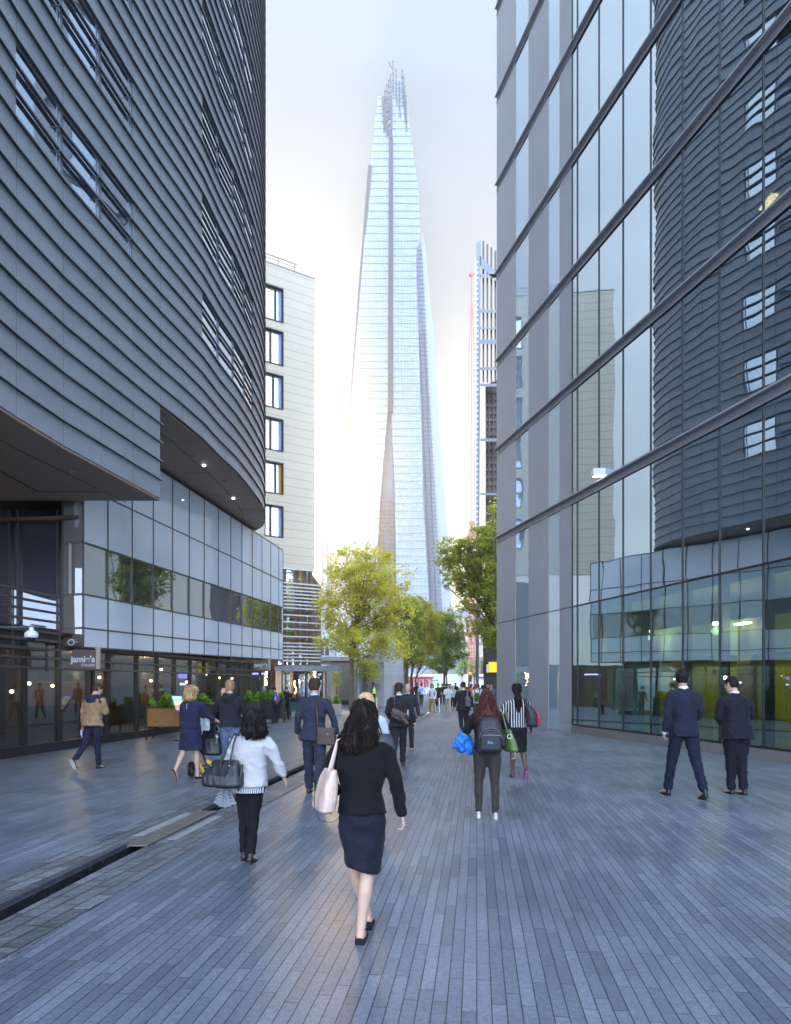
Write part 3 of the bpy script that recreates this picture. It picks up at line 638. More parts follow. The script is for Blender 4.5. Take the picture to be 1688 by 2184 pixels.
for i, (y, dd, wh) in enumerate(((20.2, 1.4, 'farthest'), (16.2, 1.5, 'nearest'))):
    p = RP(y) - NR * (dd - .6)
    cafe_table('round metal table inside the mustard room, ' + wh + ' of the two', (p.x, p.y, .04), M['tablegrey'], 'tables behind the office glass')
    for j, (ox, oy, rz) in enumerate(((.1, -.7, 0), (-.1, .75, math.pi))):
        cafe_chair('wire_chair', ('wire chair at the ' + wh + ' indoor table, ') + ('near side' if j == 0 else 'far side'), (p.x + ox, p.y + oy, .04), rz, M['tablegrey'], 'wire chairs behind the office glass')
# wall lamp on the ledge
c0 = at(1288, 1014, 23.6); wl = thing('wall_lamp', 'flat white box lamp lit under the first ledge of the glass block', 'lamp', tuple(c0))
m_ = MB(); e = RP(23.6); m_.box(c0.x - .38, c0.x + .30, c0.y - .16, c0.y + .16, c0.z - .02, c0.z + .20); m_.build('housing', M['white'], wl)
m_ = MB(); m_.box(c0.x - .32, c0.x + .10, c0.y - .12, c0.y + .12, c0.z - .03, c0.z - .021); m_.build('diffuser', M['lampw'], wl)
m_ = MB(); m_.box(c0.x + .30, c0.x + .62, c0.y - .06, c0.y + .06, c0.z + .06, c0.z + .16); m_.build('arm', M['white'], wl)
# ================================================================= beige office building and its louvred glass base
be = thing('beige_building', 'pale beige plank clad building with a column of framed windows', 'building', (-10, 54, 0))
a = at(540, 0, 49.3); b = at(672, 0, 52.0); ZT0, ZT1 = 31.8, 31.6
bd = (Vector(b[:2]) - Vector(a[:2])).normalized(); A2 = Vector((a.x, a.y)); B2 = Vector((b.x, b.y)); BL = (B2 - A2).length
zbase = EH + (HZ - 1211) * 50.6 / F
wins = [(564, 604, 616, 690), (564, 604, 708, 782), (564, 605, 802, 875), (565, 605, 895, 965), (565, 606, 988, 1056), (565, 606, 1080, 1148)]
def hitb(x):                                     # distance along A2->B2 where the sight line x meets the facade
    k = (x - CX) / F; t = (k * A2.y - A2.x) / (bd.x - k * bd.y); return t
wl_ = MB(); tL, tR = hitb(565), hitb(605)
def bw(mb, t0, t1, z0, z1, d0, d1): mb.wall(A2 + bd * t0, A2 + bd * t1, z0, z1, d0, d1)
zs = []
for x0, x1, y0, y1 in wins:
    Y = A2.y + bd.y * tR; zs.append((EH + (HZ - y1) * Y / F, EH + (HZ - y0) * Y / F))
zs = sorted(zs)
bw(wl_, -6, tL, zbase, 31.7, -.4, 0); bw(wl_, tR, BL, zbase, 31.7, -.4, 0)
edges = [zbase] + [z for p in zs for z in p] + [31.7]
for k in range(0, len(edges), 2): bw(wl_, tL, tR, edges[k], edges[k + 1], -.4, 0)
wl_.wall(B2, B2 + Vector((-5, 13)), zbase, 31.7, -.4, -.001) if False else wl_.wall(B2 + Vector((-5, 13)), B2, zbase, 31.7, 0, .3)
wl_.build('wall', M['beige'], be)
random.seed(5)
for k, (z0, z1) in enumerate(zs):
    f = MB(); bw(f, tL, tL + .07, z0, z1, -.35, .03); bw(f, tR - .07, tR, z0, z1, -.35, .03); bw(f, tL + .07, tR - .07, z0, z0 + .08, -.35, .03); bw(f, tL + .07, tR - .07, z1 - .09, z1, -.35, .03)
    s = .62 if k % 2 else .36; c = lerp(tL, tR, s if k != 3 else .5)
    bw(f, c - .05, c + .05, z0 + .08, z1 - .09, -.3, -.1); fo = f.build('window', M['frame'], be)
    p = MB(); bw(p, tL + .07, c - .05, z0 + .08, z1 - .09, -.24, -.22); p.build('pane', M['beige_glass'], fo)
    p = MB(); bw(p, c + .05, tR - .07, z0 + .08, z1 - .09, -.24, -.22); p.build('pane', M['beige_glass'], fo)
    q = MB(); bw(q, tR - .3, tR - .08, z0 + .08, z1 - .09, -.20, -.19)
    q.build('blind', mat('orange_blind', (.75, .33, .06), .6) if k == 1 else M.setdefault('blueblind', mat('pale_blue_blind', (.35, .45, .7), .5)), fo)
rr = MB()
bw(rr, -6, BL, 31.7, 31.78, -.3, .02)
for t in (0.2, 1.9, 3.2): rr.bar((*(A2 + bd * t), 31.75), (*(A2 + bd * t), 32.3), .05)
rr.bar((*(A2 - bd * 2), 32.3), (*(A2 + bd * 3.4), 32.3), .05); rr.bar((*(A2 - bd * 2), 32.05), (*(A2 + bd * 3.4), 32.05), .03)
rr.build('roof_railing', M['steel'], be)
# glass stair box below, behind louvres
gb = MB(); bw(gb, hitb(600), BL - .15, 3.0, zbase - .02, -.55, -.5); gb.build('glass_wall', M['tower_glass'], be)
gm = MB()
for x in (612, 639, 656, 668): t = hitb(x); bw(gm, t - .09, t + .09, 0, zbase, -.5, -.28)
for z in (4.9, 6.9, 8.6): bw(gm, hitb(600), BL - .1, z, z + .12, -.5, -.36)
gm.build('mullions', mat('brown_post', (.16, .08, .05), .5), be)
for yy in (1221, 1278, 1293, 1307, 1322, 1336, 1350, 1365, 1382, 1396, 1408) if False else (1217, 1271, 1284, 1297, 1310, 1323, 1336, 1350, 1362, 1387, 1411):
    pass
lv = MB()
ys = [1217, 1268, 1281, 1294, 1307, 1320, 1334, 1347, 1360, 1384, 1408, 1434] 
ys = [1980 * .5612 + v * .159 for v in (632, 825, 875, 922, 970, 1018, 1066, 1112, 1160, 1255, 1350, 1445, 1545, 1635, 1682, 1730, 1778, 1825, 1872)]
for y in ys:
    z = EH + (HZ - y) * 50.2 / F; bw(lv, hitb(600), BL + .25, z - .05, z + .04, .25, .42)
lv.build('louvres', M['white'], be)
lw_ = MB(); bw(lw_, -8, BL - .2, 0, 3.2, -1.2, -1.0); lw_.box(-14, B2.x - .4, 53, 60, 0, zbase); lw_.build('lower_wall', M['brown'], be)
# purple strip light and tall glass door
# ================================================================= pointed glass tower far away
sh = thing('glass_spire_tower', 'tall pointed glass skyscraper fading into the haze', 'skyscraper', (-3, 350, 0))
def sp(x, y):                                    # depth: the ridge leans back to the tip, the sides run away from it
    h = (HZ - y) / 1300.0; base = 335 + abs(x - 833) * .14
    return at(x, y, lerp(base, 352, max(0, min(1, h))))
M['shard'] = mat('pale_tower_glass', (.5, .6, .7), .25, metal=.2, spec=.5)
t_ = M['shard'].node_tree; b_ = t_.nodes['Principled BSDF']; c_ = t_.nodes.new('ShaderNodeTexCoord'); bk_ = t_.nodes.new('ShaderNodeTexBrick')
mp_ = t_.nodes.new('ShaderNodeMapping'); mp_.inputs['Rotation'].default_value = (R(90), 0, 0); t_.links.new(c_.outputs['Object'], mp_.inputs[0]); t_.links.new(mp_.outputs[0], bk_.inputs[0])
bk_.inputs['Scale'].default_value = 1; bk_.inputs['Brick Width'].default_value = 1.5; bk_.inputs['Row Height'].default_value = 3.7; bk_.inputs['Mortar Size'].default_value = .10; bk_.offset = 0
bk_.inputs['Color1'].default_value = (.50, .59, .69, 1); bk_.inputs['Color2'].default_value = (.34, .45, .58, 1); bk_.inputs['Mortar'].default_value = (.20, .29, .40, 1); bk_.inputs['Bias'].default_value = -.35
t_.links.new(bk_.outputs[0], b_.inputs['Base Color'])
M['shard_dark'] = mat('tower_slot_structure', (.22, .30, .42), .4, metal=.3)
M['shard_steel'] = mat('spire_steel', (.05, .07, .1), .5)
def sheet(name, pts, m_, parent=sh, back=1.2, dz=0):
    p = [Vector(q) + Vector((0, dz, 0)) for q in pts]; s = MB(); s.hexa(p, [q + Vector((0, back, 0)) for q in p]); return s.build(name, m_, parent)
def edge(pts, y):                                 # x of an edge polyline at height y
    for (x0, y0), (x1, y1) in zip(pts, pts[1:]):
        if min(y0, y1) <= y <= max(y0, y1): return lerp(x0, x1, (y - y0) / (y1 - y0))
    return pts[0][0] if abs(y - pts[0][1]) < abs(y - pts[-1][1]) else pts[-1][0]
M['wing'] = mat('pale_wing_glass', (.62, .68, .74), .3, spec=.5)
def facet(name, lo, hi, y_top, dy=0.0, step=16, bands=True, m_=None):
    """one leaning glass facet between two edge lines, with its floor edges as a sub-part"""
    s = MB(); b = MB(); rows = []; y = 1458
    while y > y_top: rows.append(y); y -= step
    rows.append(y_top); D = Vector((0, dy, 0)); g = []
    for y in rows: xl, xr = edge(lo, y), edge(hi, y); g.append([sp(lerp(xl, xr, k / 4), y) + D for k in range(5)])
    s.grid(g); s.grid([[p + Vector((0, .6, 0)) for p in r] for r in g]); o = s.build(name, m_ or M['shard'], sh)
    if bands and not m_:
        for r in g[:-1]:
            b.bar(r[0] - Vector((0, .15, 0)), r[-1] - Vector((0, .15, 0)), .15)
        b.build('floor_bands', M['shard_band'], o)
    return o
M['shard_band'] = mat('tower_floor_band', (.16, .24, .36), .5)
main_l = [(702, 1458), (730, 1103), (790, 359), (790, 350), (807, 203)]; main_lr = [(790, 1458), (811, 1070), (815, 1020), (827, 879), (830, 786), (832.5, 590), (834, 300), (817, 219), (812, 203)]
main_rl = [(848, 1458), (845, 1196), (842, 1026), (836, 900), (835, 786), (836, 300), (836.5, 170), (838, 150)]; main_r = [(926, 1458), (914, 1253), (904, 1086), (895.6, 786), (890.6, 647), (888, 540), (898, 490), (894, 413), (880, 312), (869, 226), (850, 150)]
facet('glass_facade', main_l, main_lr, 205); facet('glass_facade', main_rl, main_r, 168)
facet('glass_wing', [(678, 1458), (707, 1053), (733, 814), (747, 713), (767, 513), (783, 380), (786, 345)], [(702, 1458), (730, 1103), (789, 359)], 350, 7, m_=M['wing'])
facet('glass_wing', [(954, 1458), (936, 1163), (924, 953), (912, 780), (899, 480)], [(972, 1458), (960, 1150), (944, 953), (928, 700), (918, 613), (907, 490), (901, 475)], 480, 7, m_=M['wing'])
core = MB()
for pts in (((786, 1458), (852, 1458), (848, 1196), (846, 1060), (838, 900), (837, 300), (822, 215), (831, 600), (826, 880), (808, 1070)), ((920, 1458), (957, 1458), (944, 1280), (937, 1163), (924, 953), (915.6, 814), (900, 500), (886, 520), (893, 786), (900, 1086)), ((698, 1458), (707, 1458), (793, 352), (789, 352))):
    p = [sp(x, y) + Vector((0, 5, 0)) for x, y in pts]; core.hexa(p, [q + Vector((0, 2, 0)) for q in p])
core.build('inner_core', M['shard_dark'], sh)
fl2 = MB()                                       # floor edges showing in the open slots
for y in range(1060, 1450, 9):
    xl = lerp(811, 790, (y - 1070) / 388.); xr = lerp(843, 848, (y - 1060) / 398.)
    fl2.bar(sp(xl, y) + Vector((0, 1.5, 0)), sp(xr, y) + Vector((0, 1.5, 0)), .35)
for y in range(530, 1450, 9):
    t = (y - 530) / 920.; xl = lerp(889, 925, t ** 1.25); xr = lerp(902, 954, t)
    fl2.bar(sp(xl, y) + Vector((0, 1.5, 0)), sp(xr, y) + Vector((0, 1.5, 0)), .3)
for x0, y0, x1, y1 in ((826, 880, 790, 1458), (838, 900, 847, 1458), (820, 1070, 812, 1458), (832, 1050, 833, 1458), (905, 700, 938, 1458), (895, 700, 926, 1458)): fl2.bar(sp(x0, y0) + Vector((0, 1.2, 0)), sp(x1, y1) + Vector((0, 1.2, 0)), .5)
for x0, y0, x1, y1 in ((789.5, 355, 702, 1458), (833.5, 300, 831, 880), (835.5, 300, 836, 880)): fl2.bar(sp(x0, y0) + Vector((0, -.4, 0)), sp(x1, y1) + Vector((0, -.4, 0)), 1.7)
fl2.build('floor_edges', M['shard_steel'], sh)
st_ = MB()                                       # open steelwork at the tip
for x0, y0, x1, y1 in ((817, 219, 835, 212), (817, 219, 821, 262), (835, 212, 835, 298), (817, 221, 826, 240), (826, 240, 834, 214), (819, 243, 835, 240), (820, 262, 835, 255), (819, 243, 827, 262), (827, 262, 834, 242), (825, 275, 835, 290), (821, 262, 829, 290), (829, 290, 835, 300), (823, 275, 835, 270)):
    st_.bar(sp(x0, y0) - Vector((0, 1.5, 0)), sp(x1, y1) - Vector((0, 1.5, 0)), 1.0)
for i, (x, y) in enumerate(((821, 195), (825, 182), (829, 172), (833, 160), (838, 132), (845, 150), (858, 152), (861, 165), (863, 185), (866, 205), (852, 175), (817, 208))):
    st_.bar(sp(x, y) + Vector((0, -.5, 0)), sp(x + (2 if x > 835 else 3), y + 75) + Vector((0, -.5, 0)), .5)
    for k in range(5): st_.bar(sp(x - 1.5, y + 3 + k * 13) - Vector((0, .9, 0)), sp(x + 2.2, y + 1 + k * 13) - Vector((0, .9, 0)), .45)
st_.bar(sp(828.5, 130), sp(838, 148), .45)
st_.build('spire_frame', M['shard_steel'], sh)
# lower hazy blocks beside it
# ================================================================= steel framed building behind the right block, and crane
sb = thing('steel_frame_building', 'dark building with an exposed grey steel frame beside the glass block', 'building', (9, 62, 0))
def st(x, y, Y=60): return at(x, y, Y)
s = MB()
s.hexa([st(1015, 1500), st(1021.5, 1500), st(1021.5, 1500, 61), st(1015, 1500, 61)], [st(1016.5, 517), st(1026, 513), st(1026, 513, 61), st(1016.5, 517, 61)])
s.build('column', M['steel'], sb)
s = MB(); s.hexa([st(1024, 545), st(1062, 583), st(1062, 603), st(1024, 566)], [st(1024, 545, 61), st(1062, 583, 61), st(1062, 603, 61), st(1024, 566, 61)])
for y0, y1 in ((584, 592), (660, 667), (698, 702), (724, 734), (783, 789), (818, 824), (935, 941), (1051, 1056)):
    s.hexa([st(1025, y0), st(1068, y0), st(1068, y1), st(1025, y1)], [st(1025, y0, 61), st(1068, y0, 61), st(1068, y1, 61), st(1025, y1, 61)]); s.build('cross_beam', M['steel'], sb); s = MB()
s = MB()
for i, x in enumerate((1031.5, 1040, 1048.5, 1057)):
    s.bar(st(x, 514 + i * 7, 60.5), st(x, 815, 60.5), .14)
s.build('rods', M['bronze'], sb)
s = MB()
for k in range(60):
    y = 560 + k * 11.3; s.bar(st(1014, y), st(1020, y), .14)
s.bar(st(1015, 560), st(1015, 1250), .12)
s.build('cable_ladder', M['white'], sb)
s = MB(); s.hexa([st(1036, 822, 62), st(1120, 780, 62), st(1120, 1505, 62), st(1036, 1505, 62)], [st(1036, 822, 74), st(1120, 780, 74), st(1120, 1505, 74), st(1036, 1505, 74)]); s.build('wall', mat('dark_louvre_wall', (.055, .045, .045), .5, var=.2), sb)
s = MB()
for k in range(34):
    y = 835 + k * 15.2; s.bar(st(1036, y, 61.9), st(1075, y, 61.9), .16, .22)
for x in (1037, 1044, 1053): s.bar(st(x, 825, 61.8), st(x, 1345, 61.8), .1)
s.build('louvres', M['bronze'], sb)
s = MB(); s.hexa([st(1030, 1348, 56), st(1075, 1348, 56), st(1075, 1508, 56), st(1033, 1508, 56)], [st(1030, 1348, 60), st(1075, 1348, 60), st(1075, 1508, 60), st(1033, 1508, 60)]); s.build('entrance_block', M['black'], sb)
ys0 = at(1043, 1413, 55); s = thing('yellow_sign', 'plain yellow sign box fixed high on the black entrance block', 'sign', tuple(ys0))
m_ = MB(); m_.hexa([at(1043, 1412, 55.5), at(1064, 1412, 55.5), at(1064, 1434, 55.5), at(1043, 1434, 55.5)], [at(1043, 1412, 55.9), at(1064, 1412, 55.9), at(1064, 1434, 55.9), at(1043, 1434, 55.9)]); m_.build('panel', mat('yellow_light_box', (.85, .52, .01), .4, emit=(1, .55, .01), es=.35), s)
m_ = MB(); m_.hexa([at(1038, 1417, 55.6), at(1043, 1417, 55.6), at(1043, 1435, 55.6), at(1038, 1435, 55.6)], [at(1038, 1417, 55.9), at(1043, 1417, 55.9), at(1043, 1435, 55.9), at(1038, 1435, 55.9)]); m_.build('side_panel', M['white'], s)
# crane mast, red lattice
cr_ = thing('tower_crane', 'thin red lattice crane mast rising left of the steel frame', 'crane', tuple(at(1006, 1458, 110)))
s = MB(); 
for x0, x1 in ((1001, 1006), (1006.5, 1006.5), (1012, 1007.5)):
    s.tube([at(x0, 1470, 110), at(x0, 740, 110), at(x1, 640, 110), at(x1, 588, 110)], .07, 5)
M['pale_red'] = mat('hazed_red_paint', (.62, .22, .18), .5); s.build('cables', M['pale_red'], cr_)  # red lightened, distance haze put into the colour
s = MB()
for k in range(13):
    y = 1420 - k * 22; x0, x1 = (1001, 1012)
    if y > 1140 : s.bar(at(x0, y, 110), at(x1, y - 22, 110), .13); s.bar(at(x1, y, 110), at(x0, y - 22, 110), .13); s.bar(at(x0, y, 110), at(x1, y, 110), .16)
s.bar(at(1001, 1140, 110), at(1001, 1465, 110), .3); s.bar(at(1012, 1140, 110), at(1012, 1465, 110), .3)
s.bar(at(1000, 1115, 110), at(1013, 1115, 110), .5); s.bar(at(1004, 588, 110), at(1009, 580, 110), .5); s.bar(at(1000, 1140, 110), at(1013, 1140, 110), .5)
s.build('mast', M['pale_red'], cr_)
# ================================================================= grey stone wall with raised letters and low shutter building
gw = thing('stone_wall', 'curved grey granite wall with raised letters behind the trees', 'wall', tuple(at(820, 1506, 57)))
pts = [(773, 57.8), (785, 57.2), (800, 56.9), (820, 56.8), (840, 57.1), (859.7, 57.8)]
gp = [((x - CX) * y / F, y) for x, y in pts]
s = MB()
for p, q in zip(gp, gp[1:]): s.wall(p, q, 0, 4.2, -.8, 0)
s.wall(gp[-1], (gp[-1][0] + .3, gp[-1][1] + 8), 0, 4.2, -.6, 0)
s.build('wall', lines_mat('jointed_granite', (.30, .30, .31), (.17, .17, .18), 1.25, .6, 'z', width=.03, var=.12), gw)
s = MB(); a = at(845, 1462, 57.0); s.box(a.x, a.x + .55, 56.9, 57.3, 0.6, 1.75); s.build('opening', M['frame'], gw)
for ch_, x, y in (('m', 797, 1425), ('o', 797.5, 1437), ('r', 799, 1450), ('e', 798, 1471)):
    if ch_ in 'or': continue
    p = at(x, y, 56.75); text(ch_, 1.15, mat('raised_letter', (.17, .17, .18), .6), 'lettering', Matrix.Translation((p.x, 56.78, p.z)) @ Matrix.Rotation(R(90), 4, 'X'), gw, .06)
lb = thing('service_building', 'low pale grey service building with a roller shutter', 'building', tuple(at(735, 1503, 60)))
s = MB(); a = at(684, 1401, 60); b = at(790, 1401, 60); s.box(a.x, b.x, 60, 68, 0, a.z); s.box(a.x - .1, b.x, 59.8, 60, a.z - .35, a.z); s.build('wall', mat('pale_render', (.42, .42, .43), .7, var=.08), lb)
s = MB(); a = at(709, 1412, 59.9); b = at(752, 1488, 59.9); s.box(a.x, b.x, 59.9, 59.99, .25, a.z); s.build('roller_shutter', lines_mat('ribbed_shutter', (.30, .30, .32), (.12, .12, .13), 9, .5, 'z', width=.3), lb)
s = MB(); s.box(a.x - .1, b.x + .1, 59.82, 60, a.z, a.z + .3); s.box(at(700, 0, 60).x, b.x + 1.2, 59.6, 60, 0, .38); s.build('shutter_housing', M['frame'], lb)
# distant blocks between the trees
def block(name, label, x0, x1, y0, Y, depth, m_, cat='building'):
    a = at(x0, y0, Y); b = at(x1, y0, Y); t = thing(name, label, cat, ((a.x + b.x) / 2, Y, 0)); s = MB(); s.box(a.x, b.x, Y, Y + depth, 0, a.z); s.build('wall', m_, t); return t, a, b
t, a, b = block('distant_building', 'pale blue building with bay windows seen past the beige block', 671, 704, 1352, 95, 12, mat('pale_blue_wall', (.45, .50, .62), .6))
s = MB()
for x in (674, 683, 694):
    for y in (1362, 1382, 1402): p = at(x, y, 94.9); s.box(p.x, p.x + .5, 94.85, 94.99, p.z - 1, p.z)
s.build('window_row', M['tower_glass'], t)
t, a, b = block('distant_building', 'hazy glass stair tower left of the main tree', 684, 701, 1105, 150, 10, mat('hazy_frame', (.6, .62, .66), .5))
s = MB()
for k in range(10): p = at(684, 1115 + k * 34, 149.8); q = at(701, 1115 + k * 34, 149.8); s.bar(p, q, .3)
for x in (685.5, 689, 700): s.bar(at(x, 1110, 149.8), at(x, 1420, 149.8), .35)
s.build('frame', M['steel'], t)
t, a, b = block('station_building', 'low station building with a sloping roof and white frames beyond the trees', 930, 1034, 1348, 175, 20, mat('station_wall', (.42, .40, .36), .6))
s = MB(); s.hexa([at(925, 1325, 172), at(985, 1296, 172), at(1036, 1310, 172), at(1036, 1352, 172), at(925, 1352, 172)], [at(925, 1325, 190), at(985, 1296, 190), at(1036, 1310, 190), at(1036, 1352, 190), at(925, 1352, 190)]); s.build('roof', mat('grey_roof', (.35, .36, .37), .5), t)
s = MB()
for x in (962, 975, 988, 1001, 1014): s.bar(at(x, 1320, 171.5), at(x + 10, 1370, 171.5), .8)
s.hexa([at(985, 1376, 171), at(1034, 1376, 171), at(1034, 1402, 171), at(985, 1402, 171)], [at(985, 1376, 171.6), at(1034, 1376, 171.6), at(1034, 1402, 171.6), at(985, 1402, 171.6)]); s.build('fascia', mat('cream_fascia', (.68, .56, .38), .6), t)
s = MB()
for x in (990, 1002, 1014, 1026): s.hexa([at(x, 1410, 171), at(x + 6, 1410, 171), at(x + 6, 1450, 171), at(x, 1450, 171)], [at(x, 1410, 171.5), at(x + 6, 1410, 171.5), at(x + 6, 1450, 171.5), at(x, 1450, 171.5)])
s.build('dark_openings', M['brown'], t)
hb = thing('site_hoarding', 'long white and red hoarding across the far end of the street', 'fence', tuple(at(950, 1475, 118)))
s = MB(); a = at(850, 1438, 118); b = at(1046, 1478, 118); s.box(a.x, b.x, 118, 118.3, 0, a.z); s.build('board', M['white'], hb)
s = MB()
for x0, x1 in ((866, 880), (881, 892), (893, 906), (908, 920)):
    p, q = at(x0, 1447, 117.9), at(x1, 1466, 117.9)
    for u, v in (((p.x, p.z), (q.x, p.z)), ((p.x, p.z), (p.x, q.z)), ((q.x, p.z), (q.x, q.z))): s.bar((u[0], 117.9, u[1]), (v[0], 117.9, v[1]), .16)
p, q = at(850, 1445, 117.9), at(1046, 1445, 117.9); s.bar((p.x, 117.9, p.z), (at(925, 1445, 117.9).x, 117.9, p.z), .28); s.bar((at(1020, 0, 117.9).x, 117.9, p.z), (q.x, 117.9, p.z), .3)
for x in (874, 886, 899, 912): 
    p = at(x, 1456, 117.85); s.ball((p.x, 117.85, p.z + .4), .16, 5); s.bar((p.x, 117.85, p.z + .25), (p.x + .1, 117.85, p.z - .7), .22); s.bar((p.x - .4, 117.85, p.z + .3), (p.x + .4, 117.85, p.z), .1)
s.build('red_artwork', M['red'], hb)
scn = thing('display_screen', 'tall street display screen glowing blue and green in the crowd', 'screen', tuple(at(656 * .2962 * .5612 + 814, 1500, 62)))
a = at(923, 1450.5, 62); b = at(935, 1480, 62); s = MB(); s.box(a.x, b.x, 62, 62.2, 0, a.z); s.build('housing', M['black'], scn)
sm2 = bpy.data.materials.new('screen_picture'); sm2.use_nodes = True; t = sm2.node_tree; bb = t.nodes['Principled BSDF']; c_ = t.nodes.new('ShaderNodeTexCoord'); n_ = t.nodes.new('ShaderNodeTexNoise'); n_.inputs['Scale'].default_value = .9
r_ = t.nodes.new('ShaderNodeValToRGB'); r_.color_ramp.elements[0].color = (.1, .55, .12, 1); r_.color_ramp.elements[0].position = .42; r_.color_ramp.elements[1].color = (.15, .45, .8, 1); r_.color_ramp.elements[1].position = .58
t.links.new(c_.outputs['Object'], n_.inputs[0]); t.links.new(n_.outputs[0], r_.inputs[0]); t.links.new(r_.outputs[0], bb.inputs['Emission Color']); bb.inputs['Emission Strength'].default_value = 1.0
s = MB(); s.box(a.x + .04, b.x - .04, 61.97, 61.995, .45, a.z - .06); s.build('screen', sm2, scn)
# ================================================================= street furniture
def bollard(x, y1, y0, label):
    Y = 2700 / (y1 - HZ); X = (x - CX) * Y / F; h = EH + (HZ - y0) * Y / F; t = thing('bollard', label, 'bollard', (X, Y, 0), group='steel bollards across the street')
    s = MB(); s.tube([(0, 0, 0), (0, 0, h)], .06, 14); s.build('post', M['brushed'], t, local=True)
    s = MB(); s.tube([(0, 0, h), (0, 0, h + .015)], .052, 14); s.build('cap', M['steel'], t, local=True)
bollard(937, 1520, 1489, 'steel bollard between the two men in white tee shirts')
bollard(804, 1519.5, 1488, 'steel bollard right of the blonde bun, by the guard in the yellow vest')
bollard(769, 1517, 1488, 'steel bollard close to the trunk of the main tree')
lp = thing('lamp_post', 'slim grey lamp post just right of the main tree trunk', 'lamp post', tuple(at(764, 1508, 54)[:2]) + (0,))
s = MB(); s.tube([(0, 0, 0), (0, 0, 1.1)], .13, 10); s.build('base', M['steel'], lp, local=True)
s = MB(); s.tube([(0, 0, 1.1), (0, 0, 6.2)], [.09, .07], 10); s.build('pole', M['steel'], lp, local=True)
s = MB(); s.tube([(0, 0, 6.2), (0, 0, 6.5)], [.16, .2], 12); s.build('lamp_head', M['steel'], lp, local=True)
ts = thing('traffic_signal', 'small yellow topped signal post beyond the crowd', 'signal', tuple(at(1003, 1470, 95)[:2]) + (0,))
s = MB(); s.tube([(0, 0, 0), (0, 0, 2.4)], .06, 6); s.build('pole', M['steel'], ts, local=True); s = MB(); s.box(-.18, .18, -.15, .15, 2.0, 2.9); s.build('housing', M['black'], ts, local=True)
s = MB(); s.ball((0, 0, 3.1), .28, 6); s.build('beacon', M['yellow'], ts, local=True)

# ---- pergola terrace with planters
pg = thing('pergola', 'timber post pergola with a riveted grey beam at the restaurant end', 'pergola', tuple(at(655, 1512, 45)[:2]) + (0,))
s = MB(); a = at(586, 1419, 44); b = at(725, 1419, 45.5); 
s.hexa([(a.x, a.y, a.z - .36), (b.x, b.y, a.z - .36), (b.x, b.y + .25, a.z - .36), (a.x, a.y + .25, a.z - .36)], [(a.x, a.y, a.z), (b.x, b.y, a.z), (b.x, b.y + .25, a.z), (a.x, a.y + .25, a.z)])
s.hexa([(a.x, a.y + 4, a.z - .30), (b.x, b.y + 4, a.z - .30), (b.x, b.y + 4.2, a.z - .30), (a.x, a.y + 4.2, a.z - .30)], [(a.x, a.y + 4, a.z), (b.x, b.y + 4, a.z), (b.x, b.y + 4.2, a.z), (a.x, a.y + 4.2, a.z)]); s.build('beam', M['steel'], pg)
s = MB()
for k in range(9): p = a.lerp(b, k / 8); s.ball((p.x, p.y - .02, a.z - .08), .035, 4); s.ball((p.x, p.y - .02, a.z - .27), .035, 4)
s.build('rivets', M['bronze'], pg)
for x, wdt in ((562, 3.5), (592.5, 12), (619, 3.5), (623, 2.5), (669, 11), (690.6, 5), (708, 3.5), (713, 4), (722.5, 3)):
    Y = 44.2 + (x - 586) * .0105; p = at(x, 1500, Y); r = wdt * Y / F / 2; s = MB(); s.box(p.x - r, p.x + r, p.y + .26, p.y + .26 + 2 * r, .0, a.z - .0); s.build('post', M['palewood'] if wdt > 3 else M['wood'], pg)
s = MB(); p = at(636, 0, 46); s.box(p.x - 1.4, p.x + 1.6, 48.6, 48.7, .1, 3.1); s.build('glass_door', M['lobby_glass'], pg)
s = MB(); p0 = at(544, 1440, 41); s.bar(at(540, 1437, 40), at(563, 1437, 41), .08); s.build('strip_light', M['neon'], pg)
s = MB(); q = [at(629, 1452, 43.9), at(628, 1458, 43.9), at(629, 1464, 43.9), at(632, 1468, 43.9), at(632, 1474, 43.9), at(629, 1480, 43.9)]; s.tube(q, .035, 6); s.build('curved_neon', mat('lime_neon', (.7, .8, .1), .4, emit=(.9, 1, .12), es=4), pg)
for x in (570, 567, 712 * 0 + 671):
    s = MB(); random.seed(x)
    for k in range(26): p = at(x + random.uniform(-2.4, 2.4), random.uniform(1432, 1462), 43.5 + random.uniform(-.2, .2)); s.ball(p, .028, 4)
    s.build('fairy_lights', M['lamp'], pg)

